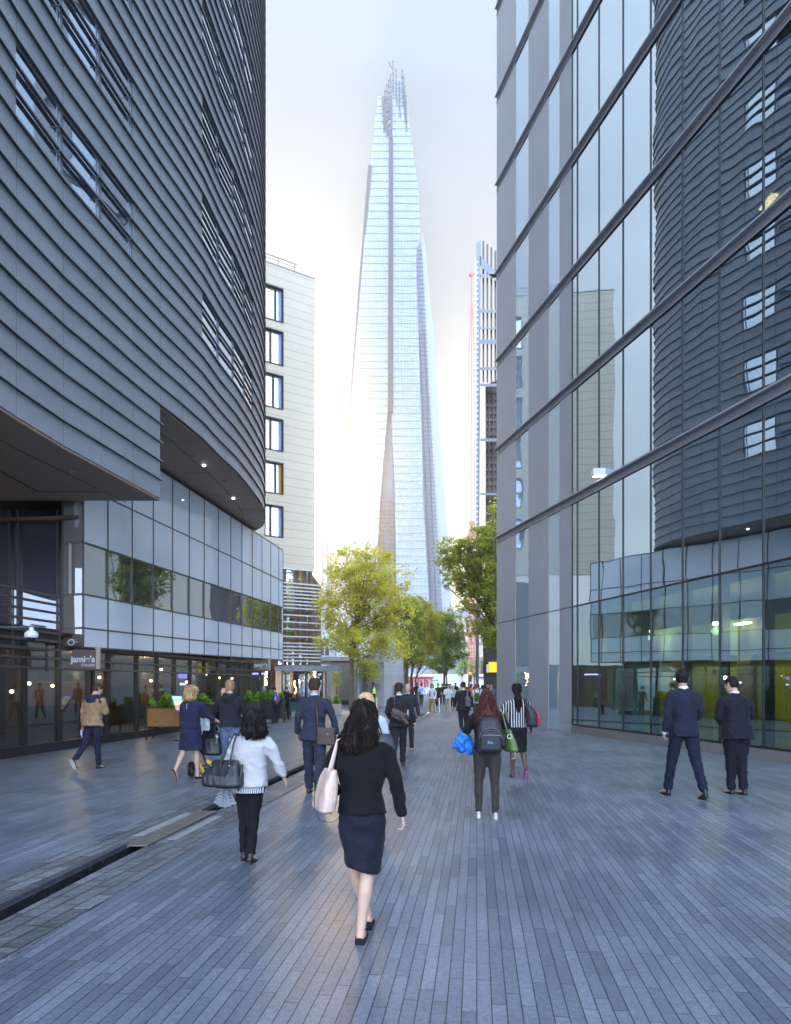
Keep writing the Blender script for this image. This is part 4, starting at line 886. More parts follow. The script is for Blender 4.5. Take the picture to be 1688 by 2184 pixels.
# ---- plants
def leaf_mat(name, c1, c2, tr=.45):
    m = bpy.data.materials.new(name); m.use_nodes = True; t = m.node_tree; t.nodes.clear(); out = t.nodes.new('ShaderNodeOutputMaterial')
    c = t.nodes.new('ShaderNodeTexCoord'); n = t.nodes.new('ShaderNodeTexNoise'); n.inputs['Scale'].default_value = 1.3; n.inputs['Detail'].default_value = 6; t.links.new(c.outputs['Object'], n.inputs[0])
    r = t.nodes.new('ShaderNodeValToRGB'); r.color_ramp.elements[0].position = .32; r.color_ramp.elements[1].position = .68; r.color_ramp.elements[0].color = (*c1, 1); r.color_ramp.elements[1].color = (*c2, 1); t.links.new(n.outputs[0], r.inputs[0])
    d = t.nodes.new('ShaderNodeBsdfPrincipled'); d.inputs['Roughness'].default_value = .45; t.links.new(r.outputs[0], d.inputs['Base Color'])
    x = t.nodes.new('ShaderNodeBsdfTranslucent'); g_ = t.nodes.new('ShaderNodeMixRGB'); g_.blend_type = 'MULTIPLY'; g_.inputs[0].default_value = 1; g_.inputs[2].default_value = (2.6, 2.4, .8, 1); t.links.new(r.outputs[0], g_.inputs[1]); t.links.new(g_.outputs[0], x.inputs[0])
    mx_ = t.nodes.new('ShaderNodeMixShader'); mx_.inputs[0].default_value = tr; t.links.new(d.outputs[0], mx_.inputs[1]); t.links.new(x.outputs[0], mx_.inputs[2]); t.links.new(mx_.outputs[0], out.inputs[0])
    return m
M['leaf'] = leaf_mat('tree_leaves', (.15, .19, .055), (.34, .38, .13), .55); M['leaf2'] = leaf_mat('tree_leaves_dark', (.08, .13, .05), (.21, .28, .10), .5)
M['leaf3'] = leaf_mat('tree_leaves_yellow', (.20, .22, .06), (.44, .44, .15), .6); M['herb'] = leaf_mat('herb_leaves', (.12, .24, .03), (.32, .46, .07))
M['bark'] = mat('bark', (.10, .075, .06), .8, var=.3, vscale=6, bump=.6, bscale=20, stretch=(4, 4, 1))
def leafquad(v, f, p, s, rnd):
    a = Vector((rnd.gauss(0, 1), rnd.gauss(0, 1), rnd.gauss(0, .6))).normalized(); n_ = Vector((rnd.gauss(0, .5), rnd.gauss(0, .5), 1)).normalized(); b = a.cross(n_).normalized() * s * .42; a = a * s
    k = len(v); c_ = Vector((0, 0, -s * .18)); v += [p - a * .5, p - b * 1.0 + c_ * .2, p + a * .5 + c_, p + b * 1.0 + c_ * .2]; f.append((k, k + 1, k + 2, k + 3))
def tree(name, label, cat, base, trunk_h, lobes, r0, leaf, m_leaf, count, seed, group=None, lean=(0, 0), extra_stems=()):
    """trunk and limbs grown towards leaf clumps scattered through the lobes (centre, radii) of an uneven crown"""
    rnd = random.Random(seed); t = thing(name, label, cat, tuple(base), group=group); B = Vector(base)
    w_ = MB(); top = Vector((lean[0], lean[1], trunk_h)); zt = max(c.z + r.z for c, r in lobes)
    lead = [Vector((0, 0, 0)), Vector((lean[0] * .3 + .03, lean[1] * .3, trunk_h * .4)), top]
    ctr = sum((c for c, r in lobes), Vector()) / len(lobes)
    lead.append(Vector((lerp(top.x, ctr.x, .7), lerp(top.y, ctr.y, .7), lerp(trunk_h, zt, .45)))); lead.append(Vector((ctr.x + .2, ctr.y, lerp(trunk_h, zt, .8))))
    w_.tube(lead, [r0 * 1.25, r0, r0 * .85, r0 * .5, r0 * .15], 10)
    for (sx, sy, sr) in extra_stems: w_.tube([(sx, sy, 0), (sx * .7, sy, trunk_h * .5), (top.x + sx * .5, sy, trunk_h * 1.1), (ctr.x + sx * 1.6, sy, lerp(trunk_h, zt, .7))], [sr, sr * .9, sr * .7, sr * .2], 8)
    clumps = []
    for c, r in lobes:
        nn = max(6, int(count * .02 * (r.x * r.y * r.z) / sum(q.x * q.y * q.z for _, q in lobes) ))
        for _ in range(nn):
            d = Vector((rnd.gauss(0, 1), rnd.gauss(0, 1), rnd.gauss(0, 1))).normalized(); q = rnd.uniform(.45, 1.02) ** .7
            p = c + Vector((d.x * r.x, d.y * r.y, d.z * r.z)) * q
            if p.z > trunk_h * .72: clumps.append(p)
    for p in rnd.sample(clumps, min(len(clumps), 46)):
        s = rnd.uniform(0, 1); st0 = lead[2].lerp(lead[3], s) if p.z > trunk_h * 1.15 else lead[1].lerp(lead[2], .7 + .3 * s)
        m1 = st0.lerp(p, .35) + Vector((rnd.uniform(-.2, .2), rnd.uniform(-.2, .2), rnd.uniform(-.1, .25))); m2 = st0.lerp(p, .7) + Vector((rnd.uniform(-.2, .2), rnd.uniform(-.2, .2), rnd.uniform(-.1, .3)))
        w_.tube([st0, m1, m2, p], [r0 * .33, r0 * .22, r0 * .12, .012], 5, False)
        for _ in range(3):
            e = p + Vector((rnd.uniform(-.6, .6), rnd.uniform(-.6, .6), rnd.uniform(-.3, .5))); w_.tube([m2, m2.lerp(e, .5) + Vector((0, 0, .1)), e], [r0 * .09, r0 * .06, .008], 4, False)
    w_.build('trunk', M['bark'], t, smooth=True, local=True)
    v, f = [], []; per = int(count / max(1, len(clumps)))
    for p in clumps:
        cs = rnd.uniform(.28, .62) * (lobes[0][1].x / 2.6) ** .5
        for _ in range(int(per * rnd.uniform(.5, 1.5))):
            d = Vector((rnd.gauss(0, 1), rnd.gauss(0, 1), rnd.gauss(0, .75))) * cs * .62
            leafquad(v, f, p + d, leaf * rnd.uniform(.6, 1.35), rnd)
    me = bpy.data.meshes.new('crown'); me.from_pydata(v, [], f); me.materials.append(m_leaf); me.update(); o = bpy.data.objects.new('crown', me); C.objects.link(o); o.parent = t
    return t
def lobe(x, y, Y, rx_, rz_, base, ry_=None):      # crown lobe from its place in the view
    p = at(x, y, Y) - Vector(base); k = Y / F; return (p, Vector((rx_ * k, (ry_ or rx_) * k, rz_ * k)))
b0 = Vector((-3.05, 48.6, 0)); L = lambda x, y, a, b, dy=0: lobe(x, y, 48.6 + dy, a, b, b0)
tree('street_tree', 'largest street tree in full leaf, lit from behind at the left', 'tree', b0, 3.6, [L(745, 1225, 58, 58), L(790, 1212, 50, 54, 1), L(838, 1238, 36, 34, -1), L(732, 1300, 54, 54), L(800, 1290, 60, 62, 1), L(852, 1320, 38, 46), L(706, 1360, 34, 34), L(765, 1368, 66, 36), L(835, 1378, 46, 28, -1), L(700, 1290, 26, 30)], .17, .17, M['leaf3'], 24000, 1)
b0 = Vector((-2.35, 54.5, 0)); L = lambda x, y, a, b, dy=0: lobe(x, y, 54.5 + dy, a, b, b0)
tree('young_tree', 'small young tree on a thin stem before the granite wall', 'tree', b0, 1.9, [L(779, 1425, 30, 22), L(792, 1440, 24, 12), L(765, 1442, 22, 10)], .05, .12, M['leaf'], 3200, 2)
for i, (x, by, s_, lb_, mm, cr2) in enumerate((
        (868, 1502, .17, 'row tree with the leftmost trunk beside the granite wall', 'leaf', [(872, 1330, 40, 55), (880, 1390, 34, 34), (860, 1290, 30, 25)]),
        (877, 1496, .14, 'row tree with a thick trunk just right of the leftmost one', 'leaf3', [(900, 1320, 40, 40), (905, 1370, 38, 34), (890, 1290, 24, 24)]),
        (887, 1491, .12, 'row tree with the thinnest trunk in the left part of the row', 'leaf', [(925, 1340, 36, 44), (925, 1395, 36, 28)]),
        (948, 1492, .15, 'double stemmed row tree left of the steel column', 'leaf2', [(958, 1340, 36, 44), (968, 1385, 34, 34), (945, 1415, 30, 18)]))):
    Y = 2700 / (by - HZ); b0 = Vector(((x - CX) * Y / F, Y, 0))
    tree('street_tree', lb_, 'tree', b0, 2.4, [lobe(u, v_, Y, a_, b_, b0, a_ * .8) for u, v_, a_, b_ in cr2], s_, .2, M[mm], 9500, 20 + i, 'row of street trees before the hoarding', extra_stems=((.5, .1, .1),) if i == 3 else ())
b0 = Vector((6.35, 41.5, 0)); L = lambda x, y, a, b, dy=0: lobe(x, y, 41.5 + dy, a, b, b0)
tree('street_tree', 'tree leaning out from behind the corner of the glass block', 'tree', b0, 3.2, [L(1045, 1150, 38, 38), L(1010, 1170, 40, 26), L(970, 1170, 32, 22), L(985, 1210, 42, 30), L(1040, 1220, 40, 46), L(955, 1195, 26, 12), L(1020, 1275, 40, 40), L(975, 1245, 26, 16), L(1050, 1330, 28, 60), L(1012, 1330, 22, 22), L(1058, 1100, 14, 22)], .16, .17, M['leaf'], 15000, 9, extra_stems=())
for x, by, lb_ in ((985, 1483, 'thin sparse sapling in front of the white hoarding, left one'), (1012, 1483, 'thin sparse sapling in front of the white hoarding, right one')):
    Y = 2700 / (by - HZ); b0 = Vector(((x - CX) * Y / F, Y, 0)); tree('sapling', lb_, 'tree', b0, 1.2, [lobe(x, 1432, Y, 12, 14, b0), lobe(x + 4, 1418, Y, 10, 8, b0)], .05, .22, M['herb'], 700, x)
def herbs(parent, x0, x1, y, z, n, s, m_, seed, h=.3, wdt=.3):
    rnd = random.Random(seed); v, f = [], []
    for _ in range(n):
        u = rnd.random(); cx_ = lerp(x0, x1, u); cy_ = y + rnd.uniform(-wdt, wdt); hh = (.55 + .45 * math.sin(u * 9 + seed)) * h * rnd.random() ** .5
        leafquad(v, f, Vector((cx_, cy_, z + hh)), s * rnd.uniform(.6, 1.4), rnd)
    me = bpy.data.meshes.new('foliage'); off = OFF[parent.name]; me.from_pydata([p - off for p in v], [], f); me.materials.append(m_); me.update(); o = bpy.data.objects.new('foliage', me); C.objects.link(o); o.parent = parent
def planter(label, x0, x1, Y, z0, z1, m_, depth=.5, frame=True, seed=1, h=.46, group='planters along the restaurant terrace', n=900, dy=0.0, fm=None):
    a = at(x0, 1500, Y); b = at(x1, 1500, Y); t = thing('planter', label, 'planter', ((a.x + b.x) / 2, Y, 0), group=group)
    s = MB(); s.box(a.x, b.x, Y, Y + depth, z0, z1); s.build('box', m_, t)
    if frame:
        s = MB()
        for x in (a.x - .02, b.x + .02):
            for y in (Y - .02, Y + depth + .02): s.bar((x, y, 0), (x, y, z1 + .02), .04)
        for y in (Y - .02, Y + depth + .02): s.bar((a.x - .02, y, z1 + .03), (b.x + .02, y, z1 + .03), .04)
        for x in (a.x - .02, b.x + .02): s.bar((x, Y, z1 + .03), (x, Y + depth, z1 + .03), .04)
        s.build('frame', fm or M['frame'], t)
    s = MB(); s.box(a.x + .03, b.x - .03, Y + .03, Y + depth - .03, z1 - .02, z1 + .015); s.build('soil', M['brown'], t)
    herbs(t, a.x + .05, b.x - .05, Y + depth / 2, z1, n, .11, M['herb'], seed, h, depth * .45)
    return t, a, b
pt, a, b = planter('warm brown wooden planter on dark legs, nearest of the terrace', 314, 384, 22.6, .42, 1.0, M['wood'], .55, True, 3, .5)
planter('dark planter box behind the woman with curly hair', 398, 470, 25.5, .25, 1.0, M['black'], .5, True, 4, .45)
planter('dark planter box to the right of the man in the hooded top', 517, 552, 28.5, .2, 1.0, M['black'], .5, True, 5, .5)
planter('dark planter box left of the man with the red and blue backpack', 554, 580, 31.2, .2, 1.02, M['black'], .5, True, 6, .5)
planter('dark planter box right of the man with the red and blue backpack', 589, 604, 32.2, .2, 1.02, M['black'], .5, True, 7, .36)
Y = 41; t, a, b = planter('pale timber planter box with clipped green shrub at the pergola end', 698, 727, Y, .0, .62, M['palewood'], .7, False, 8, .5, n=1500)
# tilted menu screen on a stand
mn = thing('menu_stand', 'tilted menu stand with a bright colourful screen by the wooden planter', 'menu stand', tuple(at(378, 1560, 22.2)[:2]) + (0,))
a = at(364, 1483, 22.1); b = at(389, 1483, 22.1); c = at(375, 1517, 21.9); d = at(396, 1517, 21.9)
s = MB(); s.hexa([a, b, d, c], [q + Vector((0, .06, -.02)) for q in (a, b, d, c)]); s.build('frame', M['steel'], mn)
mm = mat('menu_picture', (.7, .7, .7), .4); t = mm.node_tree; bb = t.nodes['Principled BSDF']; c_ = t.nodes.new('ShaderNodeTexCoord'); sp_ = t.nodes.new('ShaderNodeSeparateXYZ'); t.links.new(c_.outputs['Object'], sp_.inputs[0]); r_ = t.nodes.new('ShaderNodeValToRGB'); mr_ = t.nodes.new('ShaderNodeMapRange'); mr_.inputs[1].default_value = c.z; mr_.inputs[2].default_value = a.z; t.links.new(sp_.outputs[2], mr_.inputs[0]); t.links.new(mr_.outputs[0], r_.inputs[0])
e = r_.color_ramp; e.interpolation = 'CONSTANT'; e.elements[0].color = (.8, .25, .3, 1); e.elements[1].position = .38; e.elements[1].color = (.85, .75, .3, 1); e2 = e.elements.new(.6); e2.color = (.3, .7, .75, 1); e3 = e.elements.new(.82); e3.color = (.7, .85, .9, 1); t.links.new(r_.outputs[0], bb.inputs['Base Color']); t.links.new(r_.outputs[0], bb.inputs['Emission Color']); bb.inputs['Emission Strength'].default_value = .35
q = [lerp(a, b, .12).lerp(c, .08), lerp(b, a, .1).lerp(d, .08), lerp(d, c, .1).lerp(b, .08), lerp(c, d, .12).lerp(a, .08)]
s = MB(); s.hexa([p - Vector((0, .012, 0)) for p in q], [p - Vector((0, .004, 0)) for p in q]); s.build('screen', mm, mn)
s = MB(); m0 = (c + d) / 2; s.tube([(m0.x, m0.y + .1, .03), (m0.x, m0.y + .1, m0.z + .15)], .03, 6); s.bar((m0.x - .25, m0.y + .1, .02), (m0.x + .25, m0.y + .1, .02), .06, .03); s.bar((m0.x, m0.y - .2, .02), (m0.x, m0.y + .4, .02), .06, .03); s.build('leg', M['black'], mn)
# terrace tables and chairs
M['green_metal'] = mat('green_metal', (.05, .12, .11), .45, metal=.2)
Y = 36; p = at(632, 0, 37); cafe_table('small green round terrace table beyond the planters', (p.x, 37, 0), M['green_metal'], 'terrace tables')
p = at(620, 0, 36.2); cafe_chair('terrace_chair', 'green slatted chair with its back to the street, left of the seated woman', (p.x, 36.2, 0), .3, M['green_metal'], 'green terrace chairs', False)
p = at(628, 0, 35.2); cafe_chair('terrace_chair', 'green slatted chair nearest the suited man with the briefcase', (p.x, 35.2, 0), -.1, M['green_metal'], 'green terrace chairs', False)
p = at(597, 0, 34.6); cafe_chair('terrace_chair', 'green slatted chair under the planter edge, farthest left', (p.x, 34.6, 0), 1.0, M['green_metal'], 'green terrace chairs', False)
p = at(562, 0, 31.9); cafe_chair('terrace_chair', 'dark chair between the dark planter boxes, left of the backpack man', (p.x, 32.3, 0), 1.2, M['black'], 'green terrace chairs', False)
# potted climbers on the pergola
for x, y, lb_ in ((610, 1455, 'grey green climbing shrub between the first pergola posts'), (666, 1450, 'bright leaved climbing plant on the middle pergola post'), (718, 1440, 'hanging plant at the right end of the pergola')):
    p = at(x, 1500, 44.9); t = thing('climbing_plant', lb_, 'plant', (p.x, p.y, 0), group='climbers on the pergola')
    s = MB(); s.tube([(0, 0, 0), (.05, 0, 1.2), (-.05, 0, 2.3)], [.03, .02, .01], 5); s.build('stem', M['bark'], t, local=True)
    rnd = random.Random(x); v, f = [], []
    for _ in range(420): leafquad(v, f, Vector((rnd.gauss(0, .16), rnd.gauss(0, .14), rnd.uniform(.8, 2.6) if x != 718 else rnd.uniform(1.6, 2.6))), .09, rnd)
    me = bpy.data.meshes.new('foliage'); me.from_pydata(v, [], f); me.materials.append(M['herb'] if x == 666 else M['leaf']); me.update(); o = bpy.data.objects.new('foliage', me); C.objects.link(o); o.parent = t
# ================================================================= people
SK = {'fair': mat('fair_skin', (.52, .33, .25), .5, var=.08, vscale=12), 'tan': mat('tan_skin', (.48, .29, .20), .5, var=.08, vscale=12), 'dark': mat('deep_brown_skin', (.11, .055, .035), .45, var=.08, vscale=12)}
def cloth(name, col, rough=.85, sheen=.03, var=.12, bump=.35): return mat(name, col, rough, var=var, vscale=7, bump=bump, bscale=26, sheen=min(sheen, .05), spec=.15)
CL = {}
def cl_(n, *a, **k):
    if n not in CL: CL[n] = cloth(n, *a, **k)
    return CL[n]
TMPS = bpy.data.scenes.new('workbench'); TMPV = TMPS.view_layers[0]
def remesh(obs, name, matl, vox, smooth=2, parent=None, wrinkle=0.0, wscale=(9, 9, 5), seed=0):
    """join closed pieces into one continuous surface"""
    mb = obs; me = bpy.data.meshes.new('tmp'); me.from_pydata([tuple(p) for p in mb.v], [], mb.f); me.update()
    bm = bmesh.new(); bm.from_mesh(me); bmesh.ops.recalc_face_normals(bm, faces=bm.faces); bm.to_mesh(me); bm.free()
    o = bpy.data.objects.new('tmp', me); TMPS.collection.objects.link(o)
    m = o.modifiers.new('r', 'REMESH'); m.mode = 'VOXEL'; m.voxel_size = vox; m.adaptivity = 0
    if smooth: s = o.modifiers.new('s', 'SMOOTH'); s.factor = .5; s.iterations = smooth
    dg = TMPV.depsgraph; TMPV.update(); dg = TMPV.depsgraph; me2 = bpy.data.meshes.new_from_object(o.evaluated_get(dg)); bpy.data.objects.remove(o); bpy.data.meshes.remove(me)
    me2.name = name
    if wrinkle:
        sv = Vector((seed * 3.1, seed * 1.7, 0))
        nrm = [v.normal.copy() for v in me2.vertices]; cos = [v.co.copy() for v in me2.vertices]; new = []
        for co, vn in zip(cos, nrm):
            q = Vector((co.x * wscale[0], co.y * wscale[1], co.z * wscale[2])) + sv
            n = noise.noise(q) + .5 * noise.noise(q * 2.3); r = 1 - abs(noise.noise(q * .9 + Vector((7, 3, co.x * 6))))
            new.extend(co + vn * (wrinkle * 1.75 * (n * .6 + (r ** 3) * .9 - .35)))
        me2.vertices.foreach_set('co', new); me2.update()
    me2.materials.clear(); me2.materials.append(matl); me2.polygons.foreach_set('use_smooth', [True] * len(me2.polygons))
    o = bpy.data.objects.new(name, me2); C.objects.link(o)
    if parent is not None: o.parent = parent
    return o
def V(*a): return Vector(a)
def chain(mb, pts, rs, n=12, flat=1.0, up=None):
    """closed tapering limb; rs may be (ru, rv) pairs; a round cap at each end"""
    pts = [Vector(p) for p in pts]; rings = []; u = None
    def frame(d, u):
        if u is None: u = d.cross(Vector((0, 1, 0))) if up is None else Vector(up)
        u = u - d * u.dot(d)
        if u.length < 1e-4: u = d.cross(Vector((1, 0, 0)))
        return u.normalized()
    R_ = [(r if hasattr(r, '__len__') else (r, r * flat)) for r in rs]
    d0 = (pts[1] - pts[0]).normalized(); d1 = (pts[-1] - pts[-2]).normalized()
    P = [pts[0] - d0 * min(R_[0]) * .55] + pts + [pts[-1] + d1 * min(R_[-1]) * .55]; Q = [(R_[0][0] * .55, R_[0][1] * .55)] + R_ + [(R_[-1][0] * .55, R_[-1][1] * .55)]
    for i, p in enumerate(P):
        d = (P[min(i + 1, len(P) - 1)] - P[max(i - 1, 0)]).normalized(); u = frame(d, u); v = d.cross(u)
        rings.append((p, u * Q[i][0], v * Q[i][1]))
    mb.loft(rings, n)
class Pose:
    """joint positions of a standing or walking figure; x right, y forward, z up; metres for height H"""
    def __init__(s, H=1.75, **k):
        g = lambda n, d: k.get(n, d)
        s.H = H; f = H / 1.75; s.f = f; sw = g('shoulder', .185) * f; hw = g('hip', .085) * f; lean = g('lean', 2); turn = g('twist', 0)
        s.girth = g('girth', 1.0)
        s.J = J = {}
        def rotx(v, a): c, n = math.cos(R(a)), math.sin(R(a)); return Vector((v.x, v.y * c + -v.z * -n * -1 if False else v.y * c - v.z * n, v.y * n + v.z * c))
        def leg(sd):
            th, kn, ab, ft = g('thigh' + sd, 0), g('knee' + sd, 0), g('ab' + sd, 1.5), g('foot' + sd, None); sg = -1 if sd == 'L' else 1
            hip = V(sg * hw, 0, .92 * f); a = R(th); b = R(th - kn)
            k_ = hip + V(sg * math.sin(R(ab)) * .45 * f, math.sin(a) * .45 * f, -math.cos(a) * .45 * f)
            an = k_ + V(sg * math.sin(R(g('shin' + sd, ab * .25))) * .41 * f, math.sin(b) * .41 * f, -math.cos(b) * .41 * f)
            fa = R(ft if ft is not None else 0)                # toe down positive
            fwd = V(0, math.cos(fa), -math.sin(fa)); return hip, k_, an, fwd
        for sd in 'LR':
            J['hip' + sd], J['knee' + sd], J['ank' + sd], J['toe' + sd] = leg(sd)
        low = min(J['ank' + sd].z - (.075 + (.12 * max(0, -J['toe' + sd].z * -1 if False else -J['toe' + sd].z) - 0)) * f for sd in 'LR')
        dz = -low
        for q in list(J):
            if not q.startswith('toe'): J[q] = J[q] + V(0, 0, dz)
        s.pel = V(0, 0, .95 * f + dz)
        ln = R(lean); ax = V(0, math.sin(ln), math.cos(ln)); s.ax = ax
        s.waist = s.pel + ax * .13 * f; s.chest = s.pel + ax * .34 * f; s.neck = s.pel + ax * .53 * f
        hl = R(lean + g('nod', 4)); hax = V(math.sin(R(g('tilt', 0))), math.sin(hl), math.cos(hl)).normalized(); s.hax = hax
        s.head = s.neck + hax * (.155 * f) + V(0, .01 * f, 0); s.yaw = g('look', 0)
        for sd in 'LR':
            sg = -1 if sd == 'L' else 1; t = R(turn)
            sh = s.neck + V(sg * sw * math.cos(t), sg * sw * math.sin(t), 0) - ax * .065 * f
            a, b, e, inn = R(g('arm' + sd, 0)), R(g('out' + sd, 8)), R(g('elb' + sd, 12)), R(g('in' + sd, 0))
            d1 = V(sg * math.sin(b), math.sin(a) * math.cos(b), -math.cos(a) * math.cos(b)).normalized()
            el = sh + d1 * .285 * f; a2 = a + e
            d2 = V(sg * math.sin(b) * .6 - sg * math.sin(inn), math.sin(a2) * math.cos(inn), -math.cos(a2)).normalized()
            wr = el + d2 * .245 * f; J['sh' + sd], J['el' + sd], J['wr' + sd], J['hd' + sd] = sh, el, wr, d2
        for q in k.get('joints', {}): J[q] = Vector(k['joints'][q])
def hand(mb, P, sd, curl=25, detail=True):
    J, f = P.J, P.f; w_, d = J['wr' + sd], J['hd' + sd]; sg = -1 if sd == 'L' else 1
    side = V(0, 1, 0) - d * d.y                     # the thumb side points forward
    if side.length < .2: side = V(-sg, 0, 0) - d * (-sg * d.x)
    side.normalize(); nrm = d.cross(side).normalized() * -sg * -1
    pal = nrm if nrm.x * sg < 0 else -nrm            # palm faces the thigh
    pe = w_ + d * .085 * f
    chain(mb, [w_ - d * .01, w_ + d * .04 * f, pe], [(.026 * f, .021 * f), (.038 * f, .017 * f), (.040 * f, .015 * f)], 10, up=side)
    if not detail: chain(mb, [pe, pe + d * .05 * f + pal * .02, pe + d * .075 * f + pal * .05], [(.036 * f, .013), (.033 * f, .012), (.025 * f, .01)], 8, up=side); return
    for i, (o, ln) in enumerate(((.030, .072), (.010, .080), (-.010, .074), (-.029, .058))):
        b0 = pe + side * o * f; c = R(curl + i * 4); d1 = (d * math.cos(c) + pal * math.sin(c)); d2 = (d * math.cos(c * 2.1) + pal * math.sin(c * 2.1)); d3 = (d * math.cos(c * 2.9) + pal * math.sin(c * 2.9))
        p1 = b0 + d1 * ln * .45 * f; p2 = p1 + d2 * ln * .32 * f; p3 = p2 + d3 * ln * .23 * f
        chain(mb, [b0 - d * .01, p1, p2, p3], [.0095 * f, .009 * f, .008 * f, .0068 * f], 8)
    t0 = w_ + d * .02 * f + side * .026 * f; t1 = t0 + (d * .6 + side * .7 + pal * .3).normalized() * .038 * f; t2 = t1 + (d * .9 + side * .15 + pal * .4).normalized() * .032 * f
    chain(mb, [t0, t1, t2], [.0125 * f, .0105 * f, .008 * f], 8)
def head_mesh(mb, P, near):
    f = P.f; h = P.head; z = P.hax; yw = R(P.yaw); y = V(math.sin(yw), math.cos(yw), 0); y = (y - z * y.dot(z)).normalized(); x = y.cross(z)
    def p(a, b, c): return h + x * a * f + y * b * f + z * c * f
    prof = [(-.115, .028, .034, .048), (-.10, .042, .055, .035), (-.075, .055, .068, .022), (-.045, .063, .080, .010), (-.01, .069, .092, .002), (.03, .073, .098, -.002), (.065, .072, .095, -.006), (.095, .060, .078, -.008), (.115, .038, .05, -.008), (.124, .016, .022, -.008)]
    mb.loft([(p(0, c, a), x * rx_ * f, y * ry_ * f) for a, rx_, ry_, c in prof], 18)
    chain(mb, [P.neck - P.ax * .06 * f, P.neck + P.ax * .03 * f, h - z * .06 * f - y * .012 * f], [.066 * f, .056 * f, .054 * f], 12)
    for s in (-1, 1):
        chain(mb, [p(s * .072, -.012, -.03), p(s * .079, -.016, 0), p(s * .080, -.018, .028)], [(.010 * f, .016 * f), (.011 * f, .02 * f), (.009 * f, .015 * f)], 8, up=x)   # ears
        if near: chain(mb, [p(s * .022, .086, .022), p(s * .042, .080, .022)], [.010 * f, .008 * f], 6)      # brow
        if near: chain(mb, [p(s * .03, .07, -.02), p(s * .04, .062, -.035)], [.016 * f, .014 * f], 6)        # cheek
    chain(mb, [p(0, .090, .015), p(0, .104, -.012), p(0, .112, -.026)], [.008 * f, .010 * f, .013 * f], 8)   # nose
    chain(mb, [p(-.018, .086, -.062), p(0, .092, -.062), p(.018, .086, -.062)], [.005 * f, .008 * f, .005 * f], 6)   # lips
    chain(mb, [p(0, .075, -.095), p(0, .080, -.10)], [.016 * f, .012 * f], 8)                                # chin
    return p
def body(P, t, skin, near=True, vox=.012, curl=(25, 25), bare=False):
    mb = MB(); J, f, G = P.J, P.f, P.girth
    p = head_mesh(mb, P, near)
    X = V(1, 0, 0); Y = P.ax.cross(X) * -1; Y = V(0, P.ax.z, -P.ax.y)
    mb.loft([(P.pel - P.ax * .06 * f, X * .13 * f, Y * .10 * f), (P.pel, X * .145 * f * G, Y * .10 * f * G), (P.waist, X * .12 * f * G, Y * .085 * f * G), (P.chest, X * .14 * f, Y * .10 * f), (P.neck - P.ax * .10 * f, X * .13 * f, Y * .085 * f), (P.neck - P.ax * .02 * f, X * .07 * f, Y * .06 * f)], 16)
    for i, sd in enumerate('LR'):
        chain(mb, [J['sh' + sd], J['sh' + sd].lerp(J['el' + sd], .5), J['el' + sd], J['el' + sd].lerp(J['wr' + sd], .3), J['wr' + sd]], [.034 * f, .038 * f, .035 * f, .036 * f, .025 * f], 12)
        hand(mb, P, sd, curl[i], near)
        h, k, a, tw_ = (J[q + sd] for q in ('hip', 'knee', 'ank', 'toe'))
        d = (a - k).normalized(); back = (d.cross(V(1, 0, 0))); back = back if back.y < 0 else -back
        chain(mb, [h, h.lerp(k, .5), k, k.lerp(a, .3) + back * .012 * f, k.lerp(a, .62) + back * .006 * f, a], [q * f * (1 if bare else .78) for q in (.082, .068, .053, .055, .042, .034)], 12)
        chain(mb, [a - V(0, 0, .02) - tw_ * .03 * f, a + tw_ * .05 * f - V(0, 0, .04 * f) * 1, a + tw_ * .13 * f - V(0, 0, .052 * f)], [(.034 * f, .036 * f), (.038 * f, .032 * f), (.036 * f, .02 * f)], 10, up=X)
    o = remesh(mb, 'body', skin, vox, 2, t)
    return p
def eyes(P, t, p, skin):
    m_ = MB()
    for s in (-1, 1): m_.ball(p(s * .030, .083, .004), .0115 * P.f, 6)
    m_.build('eyes', M['white'], t, smooth=True, local=True); m_ = MB()
    for s in (-1, 1): m_.ball(p(s * .030, .0915, .004), .0055 * P.f, 5)
    m_.build('irises', M['brown'], t, local=True)
